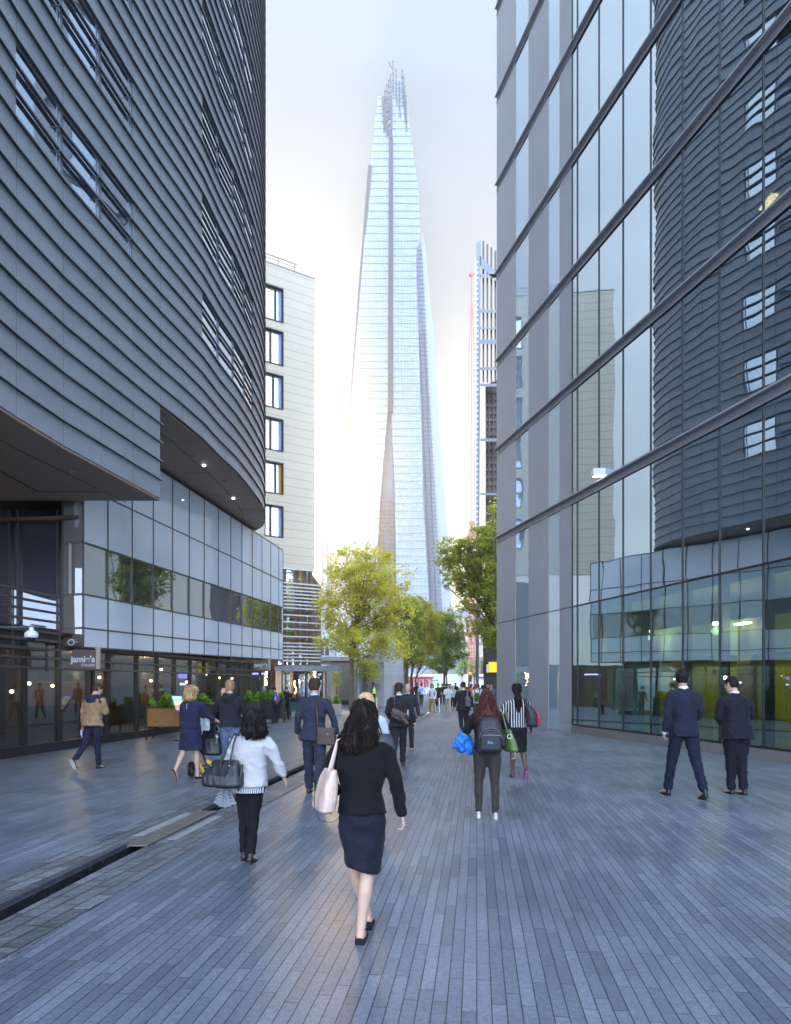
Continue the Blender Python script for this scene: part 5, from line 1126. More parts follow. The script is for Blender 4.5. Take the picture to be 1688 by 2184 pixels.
def shoes(P, t, m_, heel=0.0, sole=None, ankle=True, vox=.010, size=1.0, near=True):
    J, f = P.J, P.f * size
    for sd in 'LR':
        a, d = J['ank' + sd], J['toe' + sd]; n = V(0, -d.z, d.y); n = V(0, -d.z * 1.0, 0) * 0 + V(1, 0, 0).cross(d)  # foot normal, up
        n = n if n.z > 0 or abs(n.z) < .01 else -n; X = V(1, 0, 0); mb = MB(); b = a - n * .055 * f
        rings = [(b - d * .062 * f + n * .005 * f, X * .022 * f, n * .022 * f), (b - d * .05 * f, X * .033 * f, n * (.034 if ankle else .030) * f), (b - d * .01 * f, X * .037 * f, n * (.040 if ankle else .026) * f), (b + d * .05 * f - n * .004 * f, X * .042 * f, n * .029 * f), (b + d * .11 * f - n * .009 * f, X * .045 * f, n * .023 * f), (b + d * .165 * f - n * .013 * f, X * .036 * f, n * .017 * f), (b + d * .19 * f - n * .016 * f, X * .016 * f, n * .010 * f)]
        mb.loft(rings, 14)
        if ankle: chain(mb, [b + n * .02 * f - d * .02 * f, a + n * .015 * f - d * .02 * f], [.036 * f, .036 * f], 12)
        o = remesh(mb, 'shoe', m_, vox, 1, t)
        s = MB(); s.hexa([b + d * q * f + X * w_ * f - n * (.040) * f for q, w_ in ((-.06, -.028), (-.06, .028), (.08, .044), (.17, .03), (.19, 0), (.17, -.03), (.08, -.044))],
                         [b + d * q * f + X * w_ * f - n * (.026) * f for q, w_ in ((-.06, -.03), (-.06, .03), (.08, .047), (.17, .033), (.195, 0), (.17, -.033), (.08, -.047))])
        if heel: s.hexa([b + d * q * f + X * w_ * f - n * (.040 + heel) * f for q, w_ in ((-.055, -.02), (-.055, .02), (-.01, .02), (-.01, -.02))], [b + d * q * f + X * w_ * f - n * .030 * f for q, w_ in ((-.062, -.028), (-.062, .028), (0, .028), (0, -.028))])
        s.build('sole', sole or M['black'], o, local=True)
def trousers(P, t, m_, width=1.0, vox=.013, hem=1.0, upto=.1, tight=False, wr=.006, seed=0, to=0.96):
    mb = MB(); J, f, G = P.J, P.f, P.girth; X = V(1, 0, 0); Y = V(0, P.ax.z, -P.ax.y)
    w1 = width
    mb.loft([(P.pel - P.ax * .12 * f, X * .12 * f * w1, Y * .095 * f), (P.pel - P.ax * .06 * f, X * .165 * f * max(1, w1 * .97) * G, Y * .125 * f * G), (P.pel, X * .168 * f * G, Y * .125 * f * G), (P.pel + P.ax * upto * f, X * .150 * f * G, Y * .112 * f * G)], 18)
    for sd in 'LR':
        h, k, a = (J[q + sd] for q in ('hip', 'knee', 'ank')); e = k.lerp(a, to); d = (a - k).normalized(); back = d.cross(X); back = back if back.y < 0 else -back
        if tight: rs = [.095 * f * G, .083 * f * G, .060 * f, .062 * f, .050 * f, .041 * f]; pts = [h, h.lerp(k, .45), k, k.lerp(a, .28) + back * .014 * f, k.lerp(a, .6) + back * .008 * f, e]
        else: rs = [.10 * f * G * w1, .092 * f * w1 * G ** .6, .072 * f * w1, .067 * f * w1, .062 * f * w1 * hem, .060 * f * w1 * hem]; pts = [h, h.lerp(k, .45), k, k.lerp(a, .3) + back * .006, k.lerp(a, .65), e]
        chain(mb, pts, rs, 14)
    return remesh(mb, 'trousers', m_, vox, 2, t, wr, (7, 7, 9), seed)
def top(P, t, m_, name='jacket', length=.12, flare=1.0, bulk=1.0, sleeve=1.0, vox=.013, collar=True, wr=.007, seed=1, hood=False, waistin=.94, slw=1.0, zneck=0.0):
    """coat, shirt or dress bodice with its sleeves: one surface"""
    mb = MB(); J, f, G = P.J, P.f, P.girth; X = V(1, 0, 0); Y = V(0, P.ax.z, -P.ax.y); ax = P.ax
    sx = abs(J['shR'].x - J['shL'].x) / 2 / f; b = bulk
    hem = P.pel - ax * length * f
    tw_ = (J['shR'] - J['shL']).normalized(); XT = tw_; YT = ax.cross(XT)
    mb.loft([(hem, X * .178 * f * flare * b * G, Y * .138 * f * flare * b * G), (P.pel + ax * .0, X * .172 * f * (flare ** .6) * b * G, Y * .130 * f * b * G), (P.waist, X * .158 * f * b * waistin * G, Y * .118 * f * b * G), (P.waist.lerp(P.chest, .6), X * .172 * f * b, Y * .125 * f * b * G ** .5), (P.chest + ax * .03 * f, XT * (sx - .002) * f * b, YT * .128 * f * b),
             (P.neck - ax * .085 * f, XT * (sx + .016) * f * b ** .5, YT * .105 * f * b), (P.neck - ax * .045 * f, XT * (sx - .018) * f, YT * .088 * f), (P.neck - ax * .005 * f, XT * .085 * f, YT * .075 * f), (P.neck + ax * (.022 + zneck) * f, XT * .060 * f, YT * .060 * f)], 22, 2.3)
    for sd in 'LR':
        s_, e, w_ = J['sh' + sd], J['el' + sd], J['wr' + sd]; s0 = s_.lerp(V(0, s_.y, s_.z), .18)
        if sleeve > .5: q = e.lerp(w_, (sleeve - .5) * 2 * .98); chain(mb, [s0, s_.lerp(e, .12), s_.lerp(e, .5), e, e.lerp(q, .5), q], [.052 * f * b, .059 * f * b * slw, .058 * f * b * slw, .053 * f * slw, .050 * f * slw, .044 * f * slw], 14)
        elif sleeve > 0: q = s_.lerp(e, sleeve * 2); chain(mb, [s0, s_.lerp(e, .1), q], [.052 * f * b, .059 * f * b * slw, .062 * f * slw], 14)
        else: chain(mb, [s0, s_.lerp(e, .03)], [.060 * f, .060 * f], 12)
    if hood:
        mb.tube([P.neck + V(-.10, .03, -.01) * f, P.neck + V(-.085, -.075, -.01) * f, P.neck + V(0, -.13, -.045) * f, P.neck + V(.085, -.075, -.01) * f, P.neck + V(.10, .03, -.01) * f], [.04 * f, .055 * f, .07 * f, .055 * f, .04 * f], 12)
        mb.loft([(P.neck + V(0, -.10, .03) * f, X * .07 * f, V(0, .05, 0) * f), (P.neck + V(0, -.125, -.05) * f, X * .11 * f, V(0, .05, 0) * f), (P.neck + V(0, -.12, -.15) * f, X * .05 * f, V(0, .035, 0) * f)], 14)
    o = remesh(mb, name, m_, vox, 2, t, wr, (6, 6, 8), seed)
    if collar:
        c = MB(); c.loft([(P.neck + ax * .0 * f, X * .071 * f, Y * .071 * f), (P.neck + ax * .045 * f, X * .061 * f, Y * .064 * f)], 18); c.build('collar', collar if not isinstance(collar, bool) else m_, o, smooth=True, local=True)
    return o
def cuffs(P, t, m_, which='LR'):
    for sd in which:
        J, f = P.J, P.f; mb = MB(); w_, d = J['wr' + sd], J['hd' + sd]; chain(mb, [w_ - d * .03 * f, w_ + d * .012 * f], [.036 * f, .036 * f], 12); mb.build('cuff', m_, t, smooth=True, local=True)
def skirt(P, t, m_, z_hem, w_hem=.2, vox=.013, name='skirt', wr=.007, shift=(0, 0), hipw=1.0, zt=.12, seed=4, skew=0.0, ryh=.15):
    mb = MB(); f, G = P.f, P.girth; X = V(1, 0, 0); Y = V(0, 1, 0); ax = P.ax; n = 8; rings = []
    zh = z_hem; tp_ = P.pel + ax * zt * f
    prof = [(0, .132, .105), (.16, .163, .130), (.34, .182, .150), (.5, .176, .142), (.75, .5 * (.176 + w_hem), .5 * (.142 + ryh)), (1, w_hem, ryh)]
    for q, rx_, ry_ in prof:
        z = lerp(tp_.z, zh, q); s_ = q * q; rings.append((V(shift[0] * s_ * f, tp_.y * (1 - q) + shift[1] * s_ * f, z), X * rx_ * f * G * hipw + V(0, 0, skew * s_), Y * ry_ * f * G))
    rings = rings[::-1]; mb.loft(rings, 22, 2.2)
    return remesh(mb, name, m_, vox, 2, t, wr, (7, 7, 7), seed)
def hair_short(P, t, p, m_, full=1.0, vox=.010, bald=False, rough=.006):
    mb = MB(); f = P.f; z = P.hax; h = P.head; x = (p(1, 0, 0) - p(0, 0, 0)).normalized(); y = (p(0, 1, 0) - p(0, 0, 0)).normalized(); g = .008 * full
    prof = [(-.062, .052, .030, -.048), (-.035, .066, .052, -.040), (0, .076, .072, -.030), (.035, .079, .088, -.020), (.07, .078, .096, -.012), (.10, .066, .084, -.010), (.122, .046, .060, -.010), (.134, .02, .03, -.010)]
    if bald: prof = prof[:5] + [(.085, .066, .075, -.02)]
    mb.loft([(p(0, c, a), x * (rx_ + g) * f, y * (ry_ + g) * f) for a, rx_, ry_, c in prof], 18)
    return remesh(mb, 'hair', m_, vox, 1, t, rough, (38, 38, 22), 5)
def strands(mb, path, n, spread, rnd, wave=.012, freq=5, wid=.0035, taper=True):
    """flat wavy locks that follow a path of (centre, u, v) rings"""
    for _ in range(n):
        a = rnd.uniform(0, 2 * math.pi); q0 = rnd.uniform(.86, 1.06); ph = rnd.uniform(0, 6.28); ph2 = rnd.uniform(0, 6.28); pts = []; e = rnd.uniform(.72, 1.08); m = 14; am = wave * rnd.uniform(.5, 1.5); da = rnd.uniform(-.25, .25)
        for i in range(m):
            s = i / (m - 1) * e * (len(path) - 1); k = min(int(s), len(path) - 2); r = s - k; c = path[k][0].lerp(path[k + 1][0], r) if s <= len(path) - 1 else path[-1][0] + (path[-1][0] - path[-2][0]) * (s - len(path) + 1)
            u = path[k][1].lerp(path[k + 1][1], min(r, 1)); v = path[k][2].lerp(path[k + 1][2], min(r, 1)); aa = a + da * i / m
            pts.append(c + (u * math.cos(aa) + v * math.sin(aa)) * q0 + Vector((math.sin(i * freq / 3 + ph), math.cos(i * freq / 3 + ph2), .3 * math.sin(i * freq / 2 + ph))) * am * (i / m))
        w0 = wid * rnd.uniform(.6, 1.5)
        mb.tube(pts, [w0 * (1 if not taper else (1 - .75 * (i / (m - 1)) ** 2)) for i in range(m)], 4, False)
def hair_long(P, t, p, m_, rings, n=160, seed=1, wave=.012, freq=5, wid=.0035, vox=.012, rough=.012, name='hair'):
    """rings: (along x, along y, along z, rx, ry) in head space, from crown to tips"""
    mb = MB(); f = P.f; x = (p(1, 0, 0) - p(0, 0, 0)).normalized(); y = (p(0, 1, 0) - p(0, 0, 0)).normalized(); rr = [(p(a, b, c), x * rx_ * f, y * ry_ * f) for a, b, c, rx_, ry_ in rings]
    mb.loft([(c, u * .95, v * .95) for c, u, v in rr][::-1], 18)
    o = remesh(mb, name, m_, vox, 1, t, rough, (22, 22, 7), seed)
    s = MB(); strands(s, rr, n, 1, random.Random(seed), wave, freq, wid); s.build('loose_locks', m_, o, smooth=True, local=True)
    return o
def hair_mat(name, col, col2=None, sc=60):
    m = mat(name, col, .5, spec=.12); t = m.node_tree; b = t.nodes['Principled BSDF']; c = t.nodes.new('ShaderNodeTexCoord'); mp_ = t.nodes.new('ShaderNodeMapping'); mp_.inputs['Scale'].default_value = (1, 1, .12); n = t.nodes.new('ShaderNodeTexNoise'); n.inputs['Scale'].default_value = sc; n.inputs['Detail'].default_value = 3
    t.links.new(c.outputs['Object'], mp_.inputs[0]); t.links.new(mp_.outputs[0], n.inputs[0]); r = t.nodes.new('ShaderNodeValToRGB'); r.color_ramp.elements[0].position = .35; r.color_ramp.elements[1].position = .65; c2 = col2 or [q * 2 + .01 for q in col]; r.color_ramp.elements[0].color = (*col, 1); r.color_ramp.elements[1].color = (*c2, 1)
    t.links.new(n.outputs[0], r.inputs[0]); t.links.new(r.outputs[0], b.inputs['Base Color']); u = t.nodes.new('ShaderNodeBump'); u.inputs['Strength'].default_value = .6; u.inputs['Distance'].default_value = .004; t.links.new(n.outputs[0], u.inputs['Height']); t.links.new(u.outputs[0], b.inputs['Normal']); return m
HM = {'black': hair_mat('black_hair', (.006, .005, .006), (.02, .016, .018)), 'brown': hair_mat('brown_hair', (.03, .016, .010), (.07, .04, .026)), 'dkbrown': hair_mat('dark_brown_hair', (.008, .005, .004), (.022, .014, .011)),
      'auburn': hair_mat('auburn_hair', (.035, .010, .009), (.11, .035, .028)), 'blond': hair_mat('blond_hair', (.46, .30, .14), (.66, .47, .25), 90), 'curly': hair_mat('curly_blond_hair', (.28, .15, .06), (.6, .4, .2), 50), 'sand': hair_mat('sandy_hair', (.22, .12, .06), (.4, .26, .14)), 'ginger': hair_mat('ginger_hair', (.16, .055, .02), (.30, .12, .05))}
def person(label, x, foot_y, H, yaw=0, group=None, Y=None, name='person'):
    Y = Y or 2700 / (foot_y - HZ); return thing(name, label, 'person', ((x - CX) * Y / F, Y, 0), R(yaw), group), Y
def W(t, p): return t.matrix_basis @ Vector(p)
def bag_tube(mb, pts, r, n=6): mb.tube(pts, r, n)
LEATHER = lambda n, c, ro=.35: CL.setdefault(n, mat(n, c, ro, var=.15, vscale=9, bump=.25, bscale=70))
def held(name, label, cat, t):
    o = thing(name, label, cat, tuple(t.location), t.rotation_euler.z); return o

# ---- 1 woman in black, nearest
t, Y = person('person in black jacket and knee length navy skirt walking away, nearest of all', 772, 1997, 1.66, -3)
P = Pose(1.66, thighL=17, kneeL=9, thighR=-6, kneeR=4, footR=0, footL=4, abL=-1, shinL=-15, abR=-5, shinR=-6, lean=5, nod=8, armL=4, outL=24, elbL=62, inL=30, armR=-10, outR=17, elbR=18, hip=.085, shoulder=.175, tilt=3)
P.J['ankL'], P.J['ankR'] = P.J['ankL'], P.J['ankR']
p = body(P, t, SK['fair'], True, .0075, (35, 30), True); eyes(P, t, p, None)
shoes(P, t, cl_('black_suede', (.012, .012, .014), .7), .012, ankle=False, vox=.007, size=1.12)
top(P, t, cl_('black_knit', (.008, .008, .010), .95, .3), 'jacket', .035, 1.0, 1.04, 1.0, .010, False, .006, 11, waistin=.93)
skirt(P, t, cl_('navy_twill', (.010, .012, .022), .8, .15), .49, .125, .010, shift=(.01, .015), hipw=.98, seed=3, wr=.009, skew=-.035, ryh=.165)
hair_long(P, t, p, HM['dkbrown'], [(0, 0, .135, .03, .04), (0, -.012, .118, .068, .085), (0, -.015, .07, .092, .108), (0, -.03, 0, .104, .104), (-.008, -.055, -.08, .118, .092), (-.02, -.075, -.16, .142, .082), (-.03, -.085, -.23, .135, .072), (-.03, -.085, -.285, .07, .04)], 360, 2, .022, 6, .0032, .010, .016)
def tote(t, label, pts, col, name='tote_bag'): pass
b = held('tote_bag', 'blush pink leather tote hanging from the left shoulder of the nearest woman', 'handbag', t)
s = MB(); c = V(-.245, -.045, 0)
s.loft([(V(-.262, -.07, .905), V(.028, .03, 0), V(-.055, .14, 0)), (V(-.262, -.07, .925), V(.052, .045, 0), V(-.07, .19, 0)), (V(-.25, -.07, 1.0), V(.055, .045, 0), V(-.07, .19, 0)), (V(-.232, -.075, 1.10), V(.045, .04, 0), V(-.06, .17, 0)), (V(-.215, -.075, 1.20), V(.022, .02, 0), V(-.05, .14, 0))], 20, 3.2)
pk = LEATHER('blush_leather', (.62, .44, .38), .45)
remesh(s, 'bag_body', pk, .008, 1, b, .004, (9, 9, 6), 2)
for yy in (-.16, .0):
    s = MB(); s.tube([V(-.22, yy, 1.17), V(-.195, yy * .7 - .02, 1.27), V(-.165, yy * .3 - .02, P.J['shL'].z + .055), V(-.135, yy * .3 + .02, P.J['shL'].z + .065), V(-.13, yy * .3 + .05, 1.25)], .009, 8); s.build('strap', pk, b, smooth=True, local=True)
s = MB(); s.tube([V(-.285, -.23, 1.17 - .02), V(-.30, -.24, 1.03), V(-.302, -.2, .92)], .0025, 5); s.tube([V(-.30, -.15, .91), V(-.28, -.15, .85), V(-.20, -.12, .83), V(-.15, -.11, .86)], .002, 5); s.build('piping', M['black'], b, local=True)

# ---- 2 woman in the pale jacket
t, Y = person('person with wavy black hair in a pale grey jacket and black trousers, walking away', 533, 1836, 1.50, -8)
P = Pose(1.50, thighL=3, kneeL=3, thighR=-4, kneeR=6, footR=10, lean=7, nod=14, armL=2, outL=18, elbL=55, inL=25, armR=4, outR=27, elbR=16, hip=.08, shoulder=.18, girth=1.04, abL=-1, abR=-3)
p = body(P, t, SK['tan'], True, .008, (30, 30)); eyes(P, t, p, None)
shoes(P, t, LEATHER('black_leather', (.012, .012, .013), .3), .035, vox=.008)
trousers(P, t, cl_('black_trouser', (.009, .009, .012), .85), .93, .011, 1.0, seed=2)
gj = cl_('pale_grey_wool', (.44, .43, .44), .9, .25, .05)
top(P, t, gj, 'jacket', .10, 1.06, 1.12, .92, .011, False, .010, 5, waistin=1.0, slw=1.15)
st_m = lines_mat('striped_shirt', (.6, .6, .62), (.03, .03, .08), 55, .8, 'x', width=.5)
s = MB(); s.loft([(P.pel - P.ax * .135, V(.176, 0, 0), V(0, .133, 0)), (P.pel - P.ax * .06, V(.17, 0, 0), V(0, .128, 0))], 22); s.build('shirt_hem', st_m, t, smooth=True, local=True)
hair_long(P, t, p, HM['black'], [(0, 0, .135, .03, .04), (0, -.012, .12, .075, .09), (.005, -.015, .07, .105, .115), (.02, -.03, 0, .122, .115), (.035, -.045, -.08, .14, .105), (.05, -.06, -.15, .15, .095), (.055, -.065, -.21, .135, .08), (.06, -.065, -.26, .08, .05)], 330, 5, .034, 7, .0038, .010, .026)
s = MB(); s.box(.10, .20, .115, .135, .86, .98); 
b = held('shoulder_bag', 'large black leather shoulder bag carried by the woman in the pale jacket', 'handbag', t)
bl = LEATHER('black_grain_leather', (.018, .019, .024), .32); s = MB()
s.loft([(V(-.235, -.13, .765), V(.20, -.05, 0), V(.02, .085, 0)), (V(-.235, -.13, .79), V(.225, -.056, 0), V(.022, .1, 0)), (V(-.235, -.125, .88), V(.215, -.05, 0), V(.022, .095, 0)), (V(-.22, -.115, .98), V(.165, -.04, 0), V(.018, .06, 0)), (V(-.21, -.11, 1.03), V(.14, -.03, 0), V(.01, .022, 0))], 24, 3.4)
remesh(s, 'bag_body', bl, .009, 1, b, .005, (8, 8, 6), 9)
for q in (-.06, .03):
    s = MB(); s.tube([V(-.20 + q * .9, -.165, .93), V(-.17 + q, -.17, 1.04), V(-.135 + q * .5, -.13, 1.20), V(-.13 + q * .3, -.05, P.J['shL'].z + .055), V(-.13 + q * .2, .04, P.J['shL'].z + .03)], .0095, 8); s.build('strap', bl, b, smooth=True, local=True)
s = MB()
for q in (-.33, -.14): s.ball((q, -.20, .985), .010, 5)
s.build('buckle', M['brushed'], b, local=True)
s = MB(); s.tube([V(-.03, -.14, .99), V(-.02, -.20, .9), V(-.05, -.2, .74)], .014, 6); s.build('side_strap', bl, b, local=True)
b = held('scarf', 'grey checked scarf with small pompoms hanging below the black shoulder bag', 'scarf', t); s = MB(); rows = []
for i in range(9):
    z = .80 - i * .028; r = []
    for j in range(15): u = j / 14; r.append(V(-.26 + (u - .5) * (.05 + i * .024), -.02 + .018 * math.sin(u * 15) + .01 * i * 0, z - .05 * (1 - abs(2 * u - 1)) * i / 9))
    rows.append(r)
s.grid(rows); s.grid([[q + V(0, .006, 0) for q in r] for r in rows]); chk = bpy.data.materials.new('checked_cloth'); chk.use_nodes = True; tt = chk.node_tree; c_ = tt.nodes.new('ShaderNodeTexCoord'); k_ = tt.nodes.new('ShaderNodeTexChecker'); k_.inputs[3].default_value = 80; k_.inputs[1].default_value = (.45, .46, .5, 1); k_.inputs[2].default_value = (.04, .045, .07, 1); tt.links.new(c_.outputs['Object'], k_.inputs[0]); tt.links.new(k_.outputs[0], tt.nodes['Principled BSDF'].inputs[0])
s.build('cloth', chk, b, smooth=True, local=True); s = MB()
for j in range(0, 15, 2): s.ball(rows[-1][j] - V(0, 0, .008), .009, 4)
s.build('pompoms', M['black'], b, local=True)

# ---- 3 man with the briefcase
navy = cl_('navy_suit', (.028, .032, .055), .8, .2, .08); charcoal = cl_('charcoal_suit', (.022, .021, .027), .8, .2, .08); black_suit = cl_('black_suit', (.010, .011, .018), .75, .2, .08)
whitecol = cl_('white_shirt', (.68, .70, .74), .7, 0, .03); bluecol = cl_('blue_shirt', (.42, .50, .66), .7, 0, .03)
t, Y = person('person in a navy suit with a slung leather briefcase, walking away beside the channel', 670, 1692, 1.86, -4)
P = Pose(1.86, thighL=4, kneeL=3, thighR=-20, kneeR=26, footR=40, lean=4, nod=4, armL=-12, outL=12, elbL=32, armR=-2, outR=22, elbR=12, look=8, abL=0, abR=5)
p = body(P, t, SK['fair'], True, .009, (45, 40)); eyes(P, t, p, None); shoes(P, t, LEATHER('black_leather', (.012, .012, .013), .3), .006, vox=.010)
trousers(P, t, navy, 1.06, seed=6, wr=.008); top(P, t, navy, 'jacket', .15, 1.17, 1.10, 1.0, .012, bluecol, .007, 8); hair_short(P, t, p, HM['brown'], 1.7, .009)
b = held('briefcase', 'brown leather briefcase slung on a long strap at the hip of the navy suited man', 'briefcase', t); dk_ = LEATHER('brown_leather', (.045, .022, .018), .35); s = MB()
s.loft([(V(.235, -.17, .80), V(.15, -.02, 0), V(.01, .045, 0)), (V(.235, -.17, .82), V(.155, -.02, 0), V(.01, .05, 0)), (V(.235, -.17, 1.04), V(.15, -.02, 0), V(.008, .04, 0)), (V(.235, -.17, 1.08), V(.145, -.02, 0), V(.006, .03, 0))], 24, 6); remesh(s, 'case', dk_, .009, 0, b)
s = MB(); s.loft([(V(.23, -.222, .95), V(.08, 0, 0), V(0, .006, 0)), (V(.235, -.222, 1.0), V(.145, 0, 0), V(0, .006, 0)), (V(.235, -.215, 1.09), V(.148, 0, 0), V(0, .006, 0))], 20, 5); s.build('flap', dk_, b, smooth=True, local=True)
s = MB(); s.ball((.27, -.235, .985), .014, 5); s.build('clasp', M['brushed'], b, local=True)
s = MB(); s.tube([V(.10, -.18, 1.07), V(.085, -.175, 1.25), V(.07, -.155, 1.42), V(.075, -.09, P.neck.z - .02), V(.085, .02, P.neck.z - .01), V(.09, .13, 1.40)], .0125, 6); s.build('strap', dk_, b, smooth=True, local=True)

# ---- 4 blonde woman half hidden behind the nearest one
t, Y = person('person with a loose blond bun and earphones in a pale blue top, partly hidden', 783, 1758, 1.66, -2)
P = Pose(1.66, thighL=8, kneeL=6, thighR=-12, kneeR=22, footR=20, lean=9, nod=24, armL=6, outL=16, elbL=45, armR=4, outR=14, elbR=65, look=14)
p = body(P, t, SK['fair'], False, .010); shoes(P, t, LEATHER('black_leather', (.012, .012, .013), .3)); trousers(P, t, cl_('dark_grey_trouser', (.03, .03, .035), .9), .95)
top(P, t, cl_('pale_blue_knit', (.42, .50, .62), .9, .2, .04), 'top', .10, 1.04, 1.1, 1.0, .012, False, .006, 3, slw=1.1); hair_short(P, t, p, HM['blond'], 2.0, .009, rough=.012)
s = MB(); q = p(0, -.085, .055); s.loft([(q + V(-.085, 0, 0), V(0, .028, 0), V(0, 0, .028)), (q + V(-.045, 0, .01), V(0, .05, 0), V(0, 0, .052)), (q + V(.03, 0, .008), V(0, .052, 0), V(0, 0, .054)), (q + V(.08, 0, 0), V(0, .03, 0), V(0, 0, .03))], 14); remesh(s, 'hair_bun', HM['blond'], .009, 1, t, .014, (40, 40, 40), 2)
b = held('handbag', 'black handbag with a fur tag carried by the blond woman at her right side', 'handbag', t); s = MB(); s.loft([(V(.25, -.02, .92), V(.10, .04, 0), V(-.02, .07, 0)), (V(.25, -.02, .96), V(.13, .05, 0), V(-.03, .08, 0)), (V(.24, -.02, 1.10), V(.11, .04, 0), V(-.02, .06, 0)), (V(.23, -.02, 1.16), V(.08, .03, 0), V(-.01, .02, 0))], 20, 3); remesh(s, 'bag_body', bl, .01, 1, b, .004)
s = MB(); s.tube([V(.20, -.06, 1.14), V(.15, -.11, 1.3), V(.13, -.06, P.J['shR'].z + .05), V(.13, .05, P.J['shR'].z)], .011, 8); s.build('strap', bl, b, local=True)

# ---- 5 dark suit with the satchel, 6 the man coming towards us behind him
t, Y = person('person in a dark charcoal suit with a brown satchel on his back, walking away', 851, 1634, 1.79, -4)
P = Pose(1.79, thighR=6, kneeR=3, thighL=-12, kneeL=44, footL=50, lean=6, nod=2, armL=0, outL=14, elbL=58, inL=20, armR=-6, outR=20, elbR=16, abR=0, abL=-1)
p = body(P, t, SK['fair'], True, .010, (35, 40)); shoes(P, t, LEATHER('black_leather', (.012, .012, .013), .3), .006); trousers(P, t, charcoal, 1.02, seed=7, wr=.008); top(P, t, charcoal, 'jacket', .13, 1.14, 1.08, 1.0, .012, whitecol, .009, 13); hair_short(P, t, p, HM['brown'], 1.6); cuffs(P, t, whitecol, 'R')
b = held('satchel', 'dark brown leather satchel across the back of the charcoal suited man', 'satchel', t); s = MB(); s.loft([(V(.03, -.20, .98), V(.19, -.01, -.075), V(0, .04, 0)), (V(.035, -.21, 1.02), V(.20, -.01, -.08), V(0, .055, 0)), (V(.0, -.21, 1.16), V(.155, -.01, -.07), V(0, .05, 0)), (V(-.05, -.195, 1.25), V(.06, -.01, -.03), V(0, .03, 0))], 22, 3); remesh(s, 'bag_body', dk_, .01, 1, b, .008, (9, 9, 9), 4)
s = MB(); s.tube([V(-.06, -.18, 1.24), V(-.085, -.165, 1.35), V(-.09, -.12, P.neck.z - .02), V(-.08, .04, P.neck.z)], [.012, .014, .018, .014], 6); s.build('strap', dk_, b, local=True); s = MB(); s.hexa([V(-.10, -.262, 1.16), V(.12, -.262, 1.06), V(.20, -.262, 1.14), V(0, -.255, 1.24)], [V(-.10, -.27, 1.16), V(.12, -.27, 1.06), V(.20, -.27, 1.14), V(0, -.263, 1.24)]); s.build('flap', dk_, b, local=True)
t, Y = person('person with a bald head, grey shirt and dark jacket coming towards the viewer', 870, 1600, 1.78, 180)
P = Pose(1.78, thighL=10, kneeL=4, thighR=-10, kneeR=18, lean=2, armL=-8, outL=14, elbL=30, armR=8, outR=12, elbR=25, girth=1.05); p = body(P, t, SK['fair'], True, .010); eyes(P, t, p, None); shoes(P, t, LEATHER('black_leather', (.012, .012, .013), .3)); trousers(P, t, charcoal, 1.0); o_ = top(P, t, cl_('dark_jacket', (.03, .03, .038), .8), 'jacket', .12, 1.1, 1.1, 1.0, .013, whitecol)
s = MB(); s.loft([(P.pel + V(0, .07, -.06), V(.055, 0, 0), V(0, .09, 0)), (P.waist + V(0, .07, 0), V(.065, 0, 0), V(0, .085, 0)), (P.chest + V(0, .075, 0), V(.07, 0, 0), V(0, .085, 0)), (P.neck + V(0, .03, -.02), V(.055, 0, 0), V(0, .055, 0))], 14); s.build('shirt', cl_('grey_shirt', (.42, .44, .48), .8), t, smooth=True, local=True)

# ---- 7 woman with the big backpack
t, Y = person('person with long auburn hair, teal hairband and dark backpack, walking away', 1040, 1747, 1.68, 0)
P = Pose(1.68, thighL=4, kneeL=3, thighR=-4, kneeR=3, lean=2, nod=3, armL=10, outL=24, elbL=70, inL=10, armR=-4, outR=26, elbR=14, girth=1.08, abL=3, abR=1, hip=.09); J = P.J
p = body(P, t, SK['fair'], True, .0085, (30, 35)); eyes(P, t, p, None); sil = mat('silver_trainer', (.42, .43, .46), .35, metal=.4, var=.2, vscale=20); shoes(P, t, sil, 0, M['white'], vox=.009)
trousers(P, t, cl_('dark_olive_leggings', (.045, .04, .036), .85), 1.0, .011, 1.0, tight=True, wr=.005, seed=3); top(P, t, cl_('black_tshirt', (.014, .012, .014), .9), 'tshirt', .0, 1.0, 1.06, .44, .012, False)
hair_long(P, t, p, HM['auburn'], [(0, 0, .135, .03, .04), (0, -.01, .12, .065, .085), (0, -.015, .07, .088, .106), (0, -.03, 0, .098, .105), (0, -.05, -.09, .125, .095), (0, -.07, -.18, .165, .09), (0, -.085, -.27, .19, .08), (0, -.09, -.33, .175, .06)], 330, 8, .008, 3, .0034, .010, .010)
s = MB(); s.tube([p(.093 * math.cos(a), .015, .06 + .082 * math.sin(a)) for a in [R(q) for q in range(0, 181, 15)]], .008, 6); s.build('hairband', mat('teal_band', (.15, .5, .6), .4), t, smooth=True, local=True)
b = held('backpack', 'large dark backpack with blue letters on the back of the auburn haired woman', 'backpack', t); bp = mat('black_nylon', (.022, .022, .028), .6, var=.2, vscale=10, bump=.3, bscale=60); bp2 = mat('grey_nylon', (.06, .06, .065), .55, var=.15, vscale=10)
s = MB(); s.loft([(V(0, -.20, .90), V(.13, 0, 0), V(0, .07, 0)), (V(0, -.215, .92), V(.155, 0, 0), V(0, .10, 0)), (V(0, -.22, 1.08), V(.165, 0, 0), V(0, .115, 0)), (V(0, -.215, 1.22), V(.158, 0, 0), V(0, .105, 0)), (V(0, -.20, 1.31), V(.13, 0, 0), V(0, .085, 0)), (V(0, -.185, 1.36), V(.075, 0, 0), V(0, .05, 0))], 26, 3.4); remesh(s, 'pack', bp, .009, 2, b, .004, (10, 10, 10))
